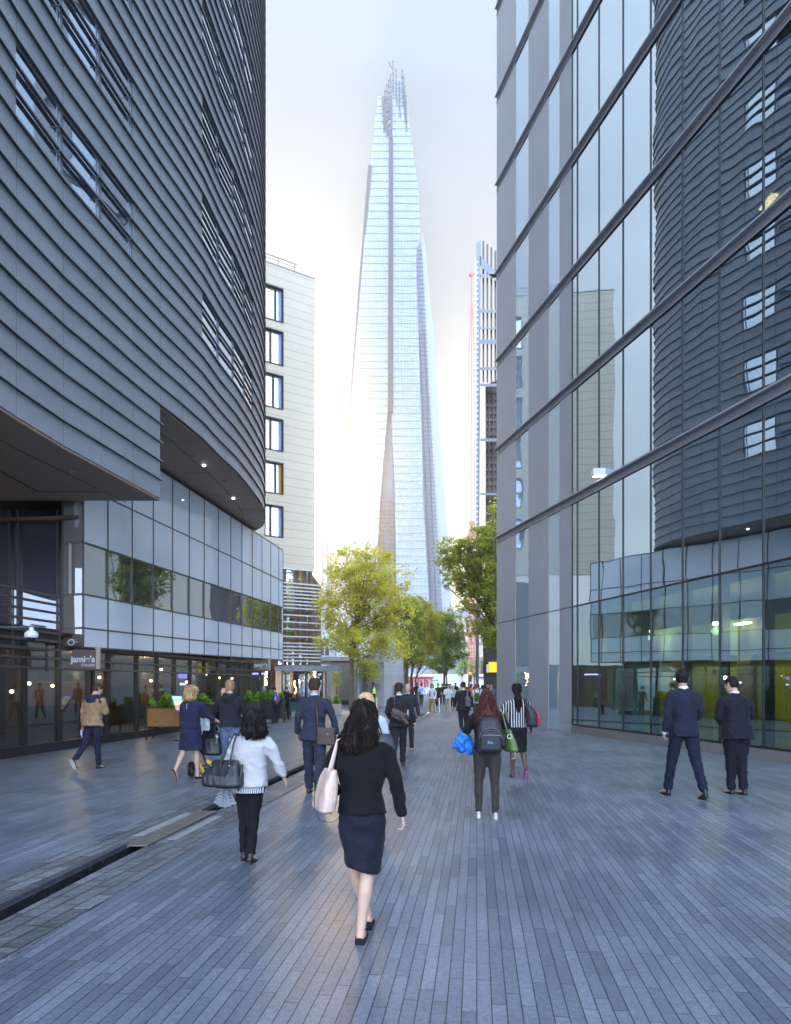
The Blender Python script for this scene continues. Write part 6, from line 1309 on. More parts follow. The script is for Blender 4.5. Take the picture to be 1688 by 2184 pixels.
s = MB(); s.loft([(V(0, -.325, .93), V(.11, 0, 0), V(0, .02, 0)), (V(0, -.33, .96), V(.135, 0, 0), V(0, .035, 0)), (V(0, -.33, 1.13), V(.13, 0, 0), V(0, .035, 0)), (V(0, -.32, 1.20), V(.10, 0, 0), V(0, .025, 0)), (V(0, -.31, 1.23), V(.05, 0, 0), V(0, .015, 0))], 22, 3); remesh(s, 'front_pocket', bp, .009, 1, b)
for rr_, z0, o in ((.142, 1.10, -.338), (.112, 1.10, -.362)):
    s = MB(); s.tube([V(rr_ * math.cos(R(a)), o + .01 * 0, z0 + rr_ * .9 * math.sin(R(a))) for a in range(0, 181, 12)], .011 if rr_ > .12 else .007, 6); s.build('piping', bp2, b, smooth=True, local=True)
s = MB(); s.tube([V(-.12, -.37, 1.135), V(0, -.373, 1.14), V(.12, -.37, 1.135)], .004, 5); s.build('zip', M['steel'], b, local=True)
s = MB(); s.tube([V(-.05, -.19, 1.355), V(-.045, -.2, 1.39), V(.045, -.2, 1.39), V(.05, -.19, 1.355)], .011, 6); s.build('handle', bp, b, local=True)
text('FDL', .042, mat('blue_stitch', (.12, .35, .75), .6), 'lettering', Matrix.Translation((-.045, -.372, 1.03)) @ Matrix.Rotation(R(90), 4, 'X'), None, .002, .0008).parent = b
for sx_ in (-1, 1):
    s = MB(); s.tube([V(sx_ * .10, -.13, 1.33), V(sx_ * .12, -.05, P.J['shL'].z + .06), V(sx_ * .13, .06, P.J['shL'].z), V(sx_ * .13, .12, 1.25)], .016, 6); s.build('strap', bp, b, smooth=True, local=True)
s = MB(); s.tube([V(.165, -.20, 1.0), V(.178, -.2, 1.13)], [.035, .032], 12); s.build('bottle_pocket', bp, b, local=True)
b = held('handbag', 'green leather handbag on the right shoulder of the auburn haired woman', 'handbag', t); gl = LEATHER('green_leather', (.10, .16, .045), .4); s = MB()
s.loft([(V(.30, -.04, .90), V(.035, .03, 0), V(-.06, .13, 0)), (V(.29, -.04, .93), V(.06, .03, 0), V(-.07, .15, 0)), (V(.265, -.04, 1.06), V(.05, .03, 0), V(-.06, .13, 0)), (V(.24, -.04, 1.19), V(.018, .02, 0), V(-.05, .09, 0))], 20, 2.8); remesh(s, 'bag_body', gl, .009, 1, b, .005, (9, 9, 6))
for yy in (-.10, .0):
    s = MB(); s.tube([V(.25, yy - .02, 1.15), V(.225, yy * .8 - .03, 1.24), V(.19, yy * .5, P.J['shR'].z + .05), V(.16, yy * .5 + .05, P.J['shR'].z + .05)], .010, 8); s.build('strap', gl, b, smooth=True, local=True)
s = MB(); s.tube([V(.268 + .03 * math.cos(R(a)), -.17, 1.11 + .03 * math.sin(R(a))) for a in range(0, 361, 30)], .005, 5); s.build('ring', M['brushed'], b, local=True)
b = held('bundled_coat', 'bright blue bundled raincoat carried over the left arm of the auburn haired woman', 'coat', t); s = MB(); q = J['elL'].lerp(J['wrL'], .35)
chain(s, [q + V(.02, -.02, .03), q + V(-.03, -.04, -.06), q + V(-.07, -.03, -.15), q + V(-.02, -.02, -.20)], [(.05, .06), (.075, .09), (.085, .09), (.05, .06)], 16); chain(s, [q + V(.03, -.02, .0), q + V(.05, -.03, -.12), q + V(.07, -.03, -.24)], [(.04, .06), (.06, .08), (.045, .06)], 14); chain(s, [q + V(0, .02, -.02), q + V(-.02, .05, -.12)], [.06, .05], 12)
remesh(s, 'coat', cl_('blue_raincoat', (.03, .20, .62), .5, 0, .15), .010, 1, b, .020, (14, 14, 10), 3)

# ---- 8 woman in the striped top
t, Y = person('person in a black and white striped top, black skirt and purple trainers', 1104, 1659, 1.76, 2)
P = Pose(1.76, thighL=3, kneeL=2, thighR=-8, kneeR=30, footR=55, lean=3, nod=8, armL=6, outL=22, elbL=68, inL=14, armR=-4, outR=14, elbR=30, girth=1.06, abL=0, abR=1)
p = body(P, t, SK['dark'], True, .010, (30, 30), True); eyes(P, t, p, None); shoes(P, t, mat('purple_trainer', (.10, .035, .09), .6, var=.3, vscale=20), 0, mat('pink_sole', (.35, .10, .25), .6), vox=.009)
stm = lines_mat('striped_top', (.016, .014, .018), (.66, .66, .68), 22, .85, 'x', width=.28); top(P, t, stm, 'striped_top', .02, 1.0, 1.06, .46, .012, False, .005, 2); skirt(P, t, black_skirt if False else cl_('black_skirt', (.011, .010, .012), .85), .50, .165, .012, hipw=1.0)
hair_long(P, t, p, HM['black'], [(0, 0, .14, .03, .04), (0, -.008, .125, .07, .085), (0, -.01, .07, .092, .108), (0, -.02, .01, .094, .10), (0, -.05, -.045, .075, .07), (0, -.09, -.08, .038, .036)], 60, 4, .004, 3, .003, .010, .006)
hair_long(P, t, p, HM['dkbrown'], [(0, -.10, -.06, .03, .03), (0, -.125, -.10, .05, .045), (0, -.13, -.20, .06, .05), (-.005, -.13, -.32, .05, .045), (-.005, -.125, -.42, .025, .025)], 90, 6, .018, 8, .004, .010, .014, name='ponytail')
b = held('backpack', 'black and red backpack slung on the right shoulder of the striped top woman', 'backpack', t); s = MB(); s.loft([(V(.27, -.14, .98), V(.09, .03, 0), V(-.02, .09, 0)), (V(.27, -.14, 1.02), V(.12, .04, 0), V(-.03, .12, 0)), (V(.26, -.14, 1.16), V(.12, .04, 0), V(-.03, .12, 0)), (V(.22, -.13, 1.28), V(.09, .03, 0), V(-.02, .10, 0)), (V(.18, -.12, 1.38), V(.045, .02, 0), V(-.01, .05, 0))], 22, 2.8); remesh(s, 'pack', bp, .010, 1, b, .006)
s = MB(); s.tube([V(.345, -.235, 1.0), V(.365, -.24, 1.1), V(.34, -.235, 1.22), V(.29, -.22, 1.30)], [.018, .026, .022, .008], 8); s.build('red_panel', mat('red_nylon', (.45, .02, .04), .6), b, smooth=True, local=True)
s = MB(); s.tube([V(.16, -.15, 1.37), V(.14, -.10, P.J['shR'].z + .055), V(.14, .03, P.J['shR'].z + .04)], [.02, .026, .02], 8); s.build('strap', bp, b, smooth=True, local=True)
b = held('cardigan', 'folded light grey cardigan over the left forearm of the striped top woman', 'cardigan', t); s = MB(); q = P.J['elL'].lerp(P.J['wrL'], .4); chain(s, [q + V(.02, 0, .045), q + V(-.02, -.02, -.05), q + V(.02, -.02, -.22), q + V(.05, -.02, -.36)], [(.06, .09), (.07, .09), (.06, .08), (.04, .06)], 14); remesh(s, 'cloth', cl_('grey_knit', (.36, .34, .33), .95), .011, 1, b, .012, (12, 12, 6))

# ---- 9 man in black suit with a grey backpack
t, Y = person('person in a dark suit with a grey backpack, ahead of the auburn haired woman', 989, 1567, 1.83, 0)
P = Pose(1.83, thighR=4, kneeR=3, thighL=-14, kneeL=40, footL=60, lean=3, armL=0, outL=16, elbL=25, armR=0, outR=14, elbR=25, girth=1.12); p = body(P, t, SK['tan'], False, .014); shoes(P, t, LEATHER('black_leather', (.012, .012, .013), .3)); trousers(P, t, charcoal, 1.08, .015); top(P, t, charcoal, 'jacket', .16, 1.12, 1.12, 1.0, .014, whitecol); hair_short(P, t, p, HM['brown'], .8, .012)
b = held('backpack', 'dark grey backpack on the right shoulder of the man ahead of the auburn haired woman', 'backpack', t); s = MB(); s.loft([(V(.14, -.22, .98), V(.09, 0, 0), V(0, .07, 0)), (V(.14, -.225, 1.02), V(.12, 0, 0), V(0, .09, 0)), (V(.13, -.225, 1.25), V(.12, 0, 0), V(0, .09, 0)), (V(.12, -.21, 1.36), V(.07, 0, 0), V(0, .05, 0))], 20, 3); remesh(s, 'pack', mat('slate_nylon', (.06, .075, .09), .5), .013, 1, b, .005); s = MB(); s.tube([V(.12, -.2, 1.35), V(.12, -.1, P.neck.z - .01), V(.12, .08, 1.45)], [.03, .03, .02], 8); s.build('strap', mat('slate_strap', (.08, .10, .12), .6), b, local=True)

# ---- 10, 11 the two suited men at the right
t, Y = person('person in a navy suit, left of the two men by the yellow wall', 1460, 1700, 2.0, 3)
P = Pose(2.0, thighL=13, kneeL=4, thighR=-12, kneeR=12, footR=20, abL=6, abR=5, shinL=4, shinR=4, lean=3, nod=2, look=30, armL=-2, outL=8, elbL=14, armR=0, outR=13, elbR=48, inR=45, shoulder=.19); p = body(P, t, SK['tan'], True, .010, (30, 40)); eyes(P, t, p, None); shoes(P, t, LEATHER('black_leather', (.012, .012, .013), .3), .006, vox=.010)
trousers(P, t, cl_('dark_navy_trouser', (.012, .015, .032), .8), 1.0, seed=12, wr=.008); top(P, t, cl_('dark_navy_jacket', (.015, .017, .034), .8, .2), 'jacket', .12, 1.07, 1.06, 1.0, .012, whitecol, .006, 21); cuffs(P, t, whitecol, 'L'); hair_short(P, t, p, HM['black'], 1.1)
s = MB(); s.tube([p(.076, -.02, .012), p(.080, .06, .012), p(.062, .088, .008)], .003, 5); s.build('glasses', M['black'], t, local=True)
t, Y = person('person in a black suit with bowed head, right of the two by the yellow wall', 1572, 1694, 1.9, 8)
P = Pose(1.9, thighL=6, kneeL=8, thighR=-3, kneeR=6, footL=0, abL=-2, abR=-3, lean=5, nod=22, look=-18, armL=4, outL=15, elbL=58, inL=55, armR=4, outR=17, elbR=60, inR=55, shoulder=.20, girth=1.22); p = body(P, t, SK['fair'], True, .010, (40, 40)); eyes(P, t, p, None); shoes(P, t, LEATHER('black_leather', (.012, .012, .013), .3), .006, vox=.010)
trousers(P, t, black_suit, 1.05, seed=15, wr=.008); top(P, t, black_suit, 'jacket', .14, 1.04, 1.10, 1.0, .012, whitecol, .007, 24); hair_short(P, t, p, HM['black'], .8)

# ---- 12 man in the tan jacket by the shopfront
t, Y = person('person in a tan and navy hooded jacket looking down, walking past the shopfront', 198, 1640, 1.80, -14)
P = Pose(1.80, thighR=7, kneeR=3, thighL=-16, kneeL=34, footL=60, lean=6, nod=26, look=24, armL=-8, outL=9, elbL=16, armR=4, outR=14, elbR=96, inR=48, abL=0, abR=-1); p = body(P, t, SK['fair'], True, .010, (50, 35)); eyes(P, t, p, None); shoes(P, t, cl_('dark_grey_canvas', (.03, .028, .03), .8), 0, M['offwhite'], vox=.010)
trousers(P, t, cl_('dark_denim', (.018, .022, .042), .85), .92, seed=17, wr=.008); tan = cl_('tan_nylon', (.30, .19, .10), .6, 0, .08); top(P, t, tan, 'jacket', .08, 1.16, 1.12, 1.0, .012, False, .012, 26, slw=1.15); hair_short(P, t, p, HM['brown'], 1.3)
yk = MB(); X = V(1, 0, 0); YY = V(0, P.ax.z, -P.ax.y); f = P.f; yk.loft([(P.chest + P.ax * .055 * f, X * .196 * f, YY * .146 * f), (P.neck - P.ax * .085 * f, X * .213 * f, YY * .126 * f), (P.neck - P.ax * .04 * f, X * .175 * f, YY * .104 * f), (P.neck - P.ax * 0 * f, X * .098 * f, YY * .085 * f), (P.neck + P.ax * .02 * f, X * .07 * f, YY * .07 * f)], 22, 2.3)
for sd in 'LR': chain(yk, [P.J['sh' + sd].lerp(V(0, P.J['sh' + sd].y, P.J['sh' + sd].z), .2), P.J['sh' + sd].lerp(P.J['el' + sd], .18)], [.08 * f, .083 * f], 14)
yk.tube([P.neck + V(-.10, .03, -.01) * f, P.neck + V(-.085, -.075, -.01) * f, P.neck + V(0, -.13, -.045) * f, P.neck + V(.085, -.075, -.01) * f, P.neck + V(.10, .03, -.01) * f], [.04 * f, .055 * f, .065 * f, .055 * f, .04 * f], 12)
yk.loft([(P.neck + V(0, -.11, .02) * f, X * .07 * f, V(0, .05, 0) * f), (P.neck + V(0, -.14, -.05) * f, X * .11 * f, V(0, .05, 0) * f), (P.neck + V(0, -.14, -.13) * f, X * .05 * f, V(0, .035, 0) * f)], 14); remesh(yk, 'hood_yoke', cl_('navy_nylon', (.02, .024, .05), .65), .011, 1, t, .006, (9, 9, 12), 5)
b = held('wrapped_bottle', 'small red and clear bottle hanging in the left hand of the tan jacket man', 'bottle', t); s = MB(); q = P.J['wrL'] + P.J['hdL'] * .10; chain(s, [q + V(-.02, -.04, .02), q + V(.02, .05, -.05)], [.026, .026], 10); s.build('bottle', M['red'], b, smooth=True, local=True); s = MB(); chain(s, [q + V(-.03, -.02, .0), q + V(-.035, -.03, -.1), q + V(-.02, -.03, -.17)], [.022, .028, .008], 10); s.build('wrapping', mat('clear_wrap', (.45, .5, .52), .15), b, smooth=True, local=True)

# ---- 13 curly woman, 14 man with the baby, stroller
t, Y = person('person with curly blond hair in a navy dress pushing the stroller', 407, 1661, 1.73, -14)
P = Pose(1.73, thighR=5, kneeR=3, thighL=-12, kneeL=30, footL=62, lean=3, nod=2, look=48, armL=30, outL=14, elbL=38, inL=10, armR=28, outR=22, elbR=34, inR=-10, girth=1.10, abL=3, abR=3); p = body(P, t, SK['fair'], True, .009, (55, 55), True); eyes(P, t, p, None); shoes(P, t, cl_('black_flat', (.014, .013, .014), .7), 0, mat('tan_sole', (.2, .15, .12), .8), ankle=False, vox=.009)
nd = cl_('navy_jersey', (.022, .024, .055), .9, .2); top(P, t, nd, 'dress_bodice', .0, 1.0, 1.07, .80, .011, False, .007, 31); skirt(P, t, nd, .55, .205, .011, 'dress_skirt', hipw=1.04, zt=.10, seed=8)
s = MB(); s.tube([V(.0, -.135, P.neck.z - .04), V(.0, -.150, P.chest.z + .03)], .003, 4); s.build('zip', M['brushed'], t, local=True)
mb_ = MB(); rnd = random.Random(4); ring = [(0, -.005, .13, .05, .06), (0, -.015, .10, .095, .11), (0, -.02, .04, .118, .125), (0, -.035, -.03, .125, .115), (0, -.045, -.10, .13, .105), (-.005, -.05, -.155, .105, .085)]
o_ = hair_long(P, t, p, HM['curly'], ring, 0, 9, .02, 9, .004, .010, .02); s = MB(); x_ = (p(1, 0, 0) - p(0, 0, 0)).normalized(); y_ = (p(0, 1, 0) - p(0, 0, 0)).normalized()
for _ in range(260):
    k_ = rnd.randint(0, 4); q = rnd.random(); A_, B_ = ring[k_], ring[k_ + 1]; r_ = [lerp(u, v, q) for u, v in zip(A_, B_)]; a = rnd.uniform(0, 6.283)
    if math.sin(a) > .55: continue
    c = p(r_[0], r_[1], r_[2]) + (x_ * math.cos(a) * r_[3] + y_ * math.sin(a) * r_[4]) * P.f * rnd.uniform(.9, 1.05); ph = rnd.uniform(0, 6); rr_ = rnd.uniform(.008, .014)
    s.tube([c + V(math.cos(ph + i * 1.1) * rr_, math.sin(ph + i * 1.1) * rr_, .02 - i * .0065) for i in range(9)], .0032, 4, False)
s.build('curls', HM['curly'], o_, smooth=True, local=True); s = MB(); s.tube([p(.078, -.02, .012), p(.080, .06, .012), p(.062, .09, .008), p(0, .108, .006)], .003, 5); s.build('glasses', M['black'], t, local=True)
cw = t; CP = P
t, Y = person('person with short sandy hair in a dark hooded top and jeans holding a baby', 490, 1656, 1.84, 2)
P = Pose(1.84, thighL=6, kneeL=8, thighR=-6, kneeR=8, lean=3, nod=2, armL=12, outL=16, elbL=62, inL=20, armR=12, outR=16, elbR=66, inR=24, girth=1.06, shoulder=.195); p = body(P, t, SK['fair'], True, .011, (40, 40)); eyes(P, t, p, None); shoes(P, t, cl_('dark_grey_canvas', (.03, .028, .03), .8)); jeans = cl_('blue_jeans', (.09, .12, .19), .85, .1, .3)
trousers(P, t, jeans, 1.05, seed=33, wr=.009); top(P, t, cl_('dark_hoodie', (.022, .022, .030), .9), 'hooded_top', .05, 1.0, 1.10, 1.0, .012, False, .008, 35, hood=True, waistin=.98); hair_short(P, t, p, HM['sand'], .8)
b = thing('baby', 'small baby held against the chest, hand on the shoulder of the sandy haired man', 'person', tuple(t.location), t.rotation_euler.z); s = MB(); hb_ = V(-.14, .19, P.neck.z + .02)
s.ball(hb_ + V(0, 0, .05), .075, 8, 1, 1.05, 1.08); chain(s, [hb_ + V(0, 0, -.02), V(-.12, .22, 1.33), V(-.10, .22, 1.12)], [.04, .085, .08], 12); chain(s, [V(-.16, .18, 1.40), V(-.17, .09, 1.50), V(-.15, .02, P.J['shL'].z + .08), V(-.13, -.03, P.J['shL'].z + .075)], [.028, .024, .02, .017], 8)
for k_ in range(4): chain(s, [V(-.13 + .010 * (k_ - 1.5), -.03, P.J['shL'].z + .078), V(-.13 + .012 * (k_ - 1.5), -.065, P.J['shL'].z + .066)], [.0065, .005], 6)
chain(s, [V(-.145, -.02, P.J['shL'].z + .08), V(-.16, -.045, P.J['shL'].z + .075)], [.007, .005], 6); chain(s, [V(-.15, .21, 1.08), V(-.24, .20, .98), V(-.27, .10, .80)], [.05, .042, .03], 10); chain(s, [V(-.27, .10, .80), V(-.24, .0, .77)], [.026, .018], 8); chain(s, [V(-.04, .23, 1.08), V(.02, .26, .95), V(.02, .24, .82)], [.05, .042, .03], 10)
remesh(s, 'body', SK['fair'], .009, 1, b); s = MB(); chain(s, [V(-.12, .22, 1.36), V(-.10, .22, 1.1)], [.095, .095], 14); remesh(s, 'baby_suit', cl_('white_cotton', (.6, .6, .6), .9), .01, 1, b); s = MB(); chain(s, [V(-.15, .21, 1.08), V(-.24, .20, .98), V(-.268, .11, .84)], [.058, .05, .042], 10); chain(s, [V(-.04, .23, 1.08), V(.02, .26, .95), V(.02, .24, .84)], [.058, .05, .04], 10); remesh(s, 'leggings', cl_('grey_cotton', (.35, .36, .38), .9), .01, 1, b)
for q in (V(-.27, .10, .785), V(.02, .24, .80)): s = MB(); chain(s, [q + V(0, -.0, 0), q + V(.03, -.10, -.03)], [.034, .026], 10); s.build('shoe', M['offwhite'], b, smooth=True, local=True)
# stroller in front of the curly woman
Ys = Y + .25; c0 = at(452, 1650, Ys); st_ = thing('stroller', 'black baby stroller with yellow frame details between the couple', 'stroller', (c0.x, Ys, 0), R(-6))
s = MB()
for x_ in (-.26, .26): s.tube([V(x_, -.28, 1.02), V(x_, -.05, .62), V(x_ * .95, .38, .14)], .014, 8); s.tube([V(x_, -.30, .16), V(x_, .0, .60)], .013, 8); s.tube([V(x_, -.30, .16), V(x_ * .95, .38, .14)], .011, 6)
s.tube([V(-.26, -.28, 1.02), V(-.2, -.32, 1.05), V(.2, -.32, 1.05), V(.26, -.28, 1.02)], .016, 8); s.tube([V(-.28, -.30, .15), V(.28, -.30, .15)], .012, 6); s.build('frame', M['black'], st_, smooth=True, local=True)
for x_, y_ in ((-.30, -.30), (.30, -.30)):
    s = MB(); s.tube([V(x_ - .022, y_, .145), V(x_ + .022, y_, .145)], .145, 24); w_ = s.build('wheel', M['black'], st_, local=True); s = MB(); s.tube([V(x_ - .028, y_, .145), V(x_ + .028, y_, .145)], .085, 16); s.build('rim', M['steel'], w_, local=True)
for x_ in (-.16, .16):
    s = MB(); s.tube([V(x_ - .018, .40, .095), V(x_ + .018, .40, .095)], .095, 20); w_ = s.build('wheel', M['black'], st_, local=True); s = MB(); s.tube([V(x_ - .023, .40, .095), V(x_ + .023, .40, .095)], .05, 14); s.build('rim', M['steel'], w_, local=True)
s = MB(); s.loft([(V(0, .05, .42), V(.19, 0, 0), V(0, .20, 0)), (V(0, .0, .50), V(.23, 0, 0), V(0, .25, 0)), (V(0, -.08, .80), V(.22, 0, 0), V(0, .10, 0)), (V(0, -.14, .96), V(.17, 0, 0), V(0, .05, 0))], 22, 3); remesh(s, 'seat', cl_('black_canvas', (.016, .016, .02), .85), .013, 1, st_, .006); s = MB(); s.loft([(V(0, -.02, .95), V(.23, 0, 0), V(0, .06, .1)), (V(0, .10, 1.0), V(.23, 0, 0), V(0, .05, .14)), (V(0, .22, .95), V(.21, 0, 0), V(0, .03, .10))], 16, 2.4); remesh(s, 'canopy', cl_('black_canvas', (.016, .016, .02), .85), .013, 1, st_)
s = MB(); s.box(-.22, -.10, -.335, -.31, .33, .40); s.bar(V(-.14, -.33, .30), V(-.02, -.33, .06), .03, .05); s.bar(V(.03, -.33, .32), V(.20, -.33, .20), .05, .06); s.box(-.24, -.14, -.335, -.32, .26, .30); s.build('brake_bar', M['yellow'], st_, local=True)
b = thing('changing_bag', 'black leather changing bag hung from the stroller handle', 'handbag', (c0.x, Ys, 0), R(-6)); s = MB(); s.loft([(V(.12, -.36, .42), V(.17, 0, 0), V(0, .045, 0)), (V(.12, -.37, .46), V(.20, 0, 0), V(0, .06, 0)), (V(.12, -.37, .66), V(.17, 0, 0), V(0, .05, 0)), (V(.12, -.365, .74), V(.15, 0, 0), V(0, .02, 0))], 20, 3); remesh(s, 'bag_body', bl, .011, 1, b, .006); s = MB(); s.tube([V(.0, -.37, .72), V(.0, -.35, 1.0), V(.02, -.33, 1.06)], .009, 6); s.tube([V(.2, -.37, .72), V(.2, -.35, 1.0), V(.2, -.33, 1.06)], .009, 6); s.build('strap', bl, b, local=True)
b = thing('draped_jacket', 'pale child jacket draped over the stroller handle', 'jacket', (c0.x, Ys, 0), R(-6)); s = MB(); chain(s, [V(-.12, -.33, 1.10), V(-.10, -.36, .98), V(-.12, -.37, .84)], [(.08, .05), (.09, .05), (.07, .04)], 12); chain(s, [V(-.15, -.37, .86), V(-.12, -.38, .70), V(-.10, -.38, .56)], [(.045, .03), (.045, .03), (.04, .025)], 10); chain(s, [V(.02, -.34, 1.10), V(.04, -.36, .98), V(.03, -.36, .9)], [(.07, .05), (.06, .04), (.05, .03)], 10); remesh(s, 'cloth', cl_('pale_fleece', (.5, .52, .56), .95), .011, 1, b, .010, (14, 14, 10))

# ---- farther people, simpler shapes
rP = random.Random(11)
def far(label, x, fy, H, yaw, topc, botc, hair, skin='fair', topk={}, legk={}, kind='jacket', pose={}, collar=False, wid=1.0, shoe='black_leather', Y=None, shorts=0, vest=None, grp=None):
    t, Y = person(label, x, fy, H, yaw, grp, Y); k = dict(thighL=10, kneeL=5, thighR=-10, kneeR=18, footR=25, armL=-8, outL=11, elbL=18, armR=10, outR=11, elbR=22, lean=2); k.update(pose); P = Pose(H, **k); p = body(P, t, SK[skin], False, .018); far.P, far.p, far.t = P, p, t
    if abs(abs(yaw) - 180) < 60: eyes(P, t, p, None)
    shoes(P, t, LEATHER(shoe, (.012, .012, .013), .3) if shoe == 'black_leather' else cl_(shoe, (.12, .06, .04) if 'brown' in shoe else (.4, .4, .42), .7), vox=.014)
    trousers(P, t, botc, wid, .018, to=.96 if not shorts else .05, **legk)
    tk = dict(length=.05, vox=.017, collar=collar, wr=.006); tk.update(topk); top(P, t, topc, kind, **tk)
    if hair and not isinstance(hair, tuple): hair_short(P, t, p, HM[hair], 1.2, .014)
    elif hair: hair_long(P, t, p, HM[hair[0]], [(0, 0, .13, .03, .04), (0, -.01, .11, .07, .09), (0, -.015, .06, .09, .105), (0, -.03, 0, .098, .1), (0, -.05, -.1, .11, .08), (0, -.06, -.1 - hair[1], .09, .05)], 30, 2, .012, 5, .007, .016, .01)
    return t, P
white_t = cl_('white_tshirt', (.68, .69, .71), .85, 0, .03); grey_s = cl_('grey_sweater', (.36, .37, .40), .9); blacks = cl_('black_shirt', (.02, .02, .022), .9); khaki = cl_('tan_chinos', (.38, .25, .13), .85); stone_c = cl_('stone_chinos', (.45, .38, .30), .85)
far('person with a red and blue backpack standing by the planters', 587, 1543, 1.64, 25, cl_('blue_grey_sweater', (.10, .12, .17), .9), cl_('dark_denim', (.018, .022, .042), .85), 'brown', pose=dict(thighL=1, thighR=-1, kneeL=0, kneeR=0, footR=0, nod=34, elbL=60, elbR=60, lean=4), shoe='brown_shoe', wid=.95)
b = held('backpack', 'red white and blue backpack on the man standing by the planters', 'backpack', far.t); s = MB(); s.loft([(V(0, -.20, .95), V(.09, 0, 0), V(0, .06, 0)), (V(0, -.205, .99), V(.13, 0, 0), V(0, .09, 0)), (V(0, -.205, 1.2), V(.13, 0, 0), V(0, .09, 0)), (V(0, -.19, 1.30), V(.08, 0, 0), V(0, .05, 0))], 18, 3); remesh(s, 'pack', mat('blue_nylon', (.05, .13, .32), .6), .014, 1, b); s = MB(); s.loft([(V(0, -.225, .93), V(.10, 0, 0), V(0, .06, 0)), (V(0, -.235, 1.02), V(.12, 0, 0), V(0, .075, 0))], 16, 3); s.build('lower_panel', mat('red_nylon', (.45, .02, .04), .6), b, smooth=True, local=True); s = MB(); s.tube([V(-.08, -.295, 1.05), V(-.06, -.30, 1.22)], .018, 6); s.tube([V(.05, -.28, 1.25), V(.09, -.1, 1.33), V(.1, .05, 1.28)], .02, 6); s.build('white_trim', M['white'], b, local=True); s = MB(); s.loft([(V(.02, -.225, 1.22), V(.08, 0, 0), V(0, .07, 0)), (V(0, -.21, 1.29), V(.085, 0, 0), V(0, .06, 0))], 14, 3); s.build('red_pocket', mat('red_nylon2', (.45, .02, .04), .6), b, smooth=True, local=True)
far('person in a dark jacket with a hand at the face behind the planters', 611, 1538, 1.62, 190, blacks, blacks, 'black', pose=dict(thighL=0, thighR=0, kneeR=0, footR=0, armL=40, elbL=110, nod=20))
t_, P_ = far('person in a yellow safety vest with dark hair standing by the granite wall', 797, 1507, 1.84, 60, cl_('blue_work_shirt', (.05, .09, .2), .9), blacks, 'black', 'dark', pose=dict(thighL=0, thighR=0, kneeR=0, footR=0, elbL=50, elbR=60))
s = MB(); f = P_.f; s.loft([(P_.pel, V(.185 * f, 0, 0), V(0, .145 * f, 0)), (P_.waist, V(.185 * f, 0, 0), V(0, .145 * f, 0)), (P_.chest, V(.195 * f, 0, 0), V(0, .148 * f, 0)), (P_.neck - V(0, 0, .06), V(.13 * f, 0, 0), V(0, .11 * f, 0))], 18); s.build('safety_vest', mat('hi_vis', (.62, .85, .02), .6), t_, smooth=True, local=True)
far('person in a light blue shirt with a shoulder bag, left in the far crowd', 899, 1507, 1.80, -10, bluecol, blacks, 'black', 'dark', kind='shirt')
b = held('shoulder_bag', 'grey shoulder bag on the man in the light blue shirt', 'bag', far.t); s = MB(); s.loft([(V(-.14, -.18, .95), V(.14, 0, 0), V(0, .05, 0)), (V(-.14, -.18, 1.14), V(.13, 0, 0), V(0, .05, 0))], 14, 4); s.build('bag_body', mat('grey_bag', (.10, .10, .12), .6), b, local=True); s = MB(); s.tube([V(-.2, -.17, 1.13), V(0, -.17, 1.3), V(.14, -.1, 1.45)], .018, 5); s.build('strap', M['black'], b, local=True)
far('person in white tee shirt and tan trousers with dark straps, coming towards the viewer', 922, 1524, 1.74, 180, white_t, khaki, ('brown', .02), kind='tshirt', topk=dict(sleeve=.4), shoe='dark_shoe')
b = held('backpack', 'dark backpack worn by the man in white tee shirt and tan trousers', 'backpack', far.t); s = MB()
for sx_ in (-1, 1): s.tube([V(sx_ * .11, -.1, 1.42), V(sx_ * .11, .06, 1.44), V(sx_ * .13, .15, 1.25), V(sx_ * .15, .06, 1.02)], .022, 6)
s.build('straps', M['black'], b, local=True); s = MB(); s.loft([(V(0, -.2, 1.0), V(.13, 0, 0), V(0, .07, 0)), (V(0, -.2, 1.4), V(.12, 0, 0), V(0, .07, 0))], 14, 4); s.build('pack', M['black'], b, local=True)
far('person in a black tee shirt behind the man in tan trousers', 935, 1511, 1.78, 175, blacks, blacks, 'black', kind='tshirt', topk=dict(sleeve=.4))
far('person in white tee shirt and stone coloured trousers, coming towards the viewer', 956, 1523, 1.74, 183, white_t, stone_c, ('brown', .05), kind='tshirt', topk=dict(sleeve=.42), pose=dict(elbL=70, elbR=70, inL=20, inR=20), shoe='dark_shoe')
far('person with a blond ponytail in a grey top and black shorts', 966, 1515, 1.66, -12, grey_s, blacks, ('blond', .1), kind='sweater', shorts=1)
far('person in a dark suit at the centre of the far crowd', 972, 1500, 1.84, 0, charcoal, charcoal, 'black', 'dark', collar=True)
far('person in a white vest with a green rucksack and ginger hair', 1018, 1545, 1.78, -4, white_t, cl_('green_shorts', (.07, .08, .04), .9), 'ginger', kind='vest', topk=dict(sleeve=0))
b = held('rucksack', 'green canvas rucksack on the ginger haired walker', 'rucksack', far.t); s = MB(); s.loft([(V(0, -.2, 1.0), V(.11, 0, 0), V(0, .06, 0)), (V(0, -.21, 1.05), V(.14, 0, 0), V(0, .08, 0)), (V(0, -.21, 1.32), V(.13, 0, 0), V(0, .08, 0)), (V(0, -.19, 1.40), V(.08, 0, 0), V(0, .05, 0))], 18, 3); remesh(s, 'pack', cl_('green_canvas', (.085, .09, .04), .9), .015, 1, b); s = MB()
for sx_ in (-1, 1): s.tube([V(sx_ * .09, -.16, 1.40), V(sx_ * .12, -.03, 1.50), V(sx_ * .13, .1, 1.35)], .02, 6)
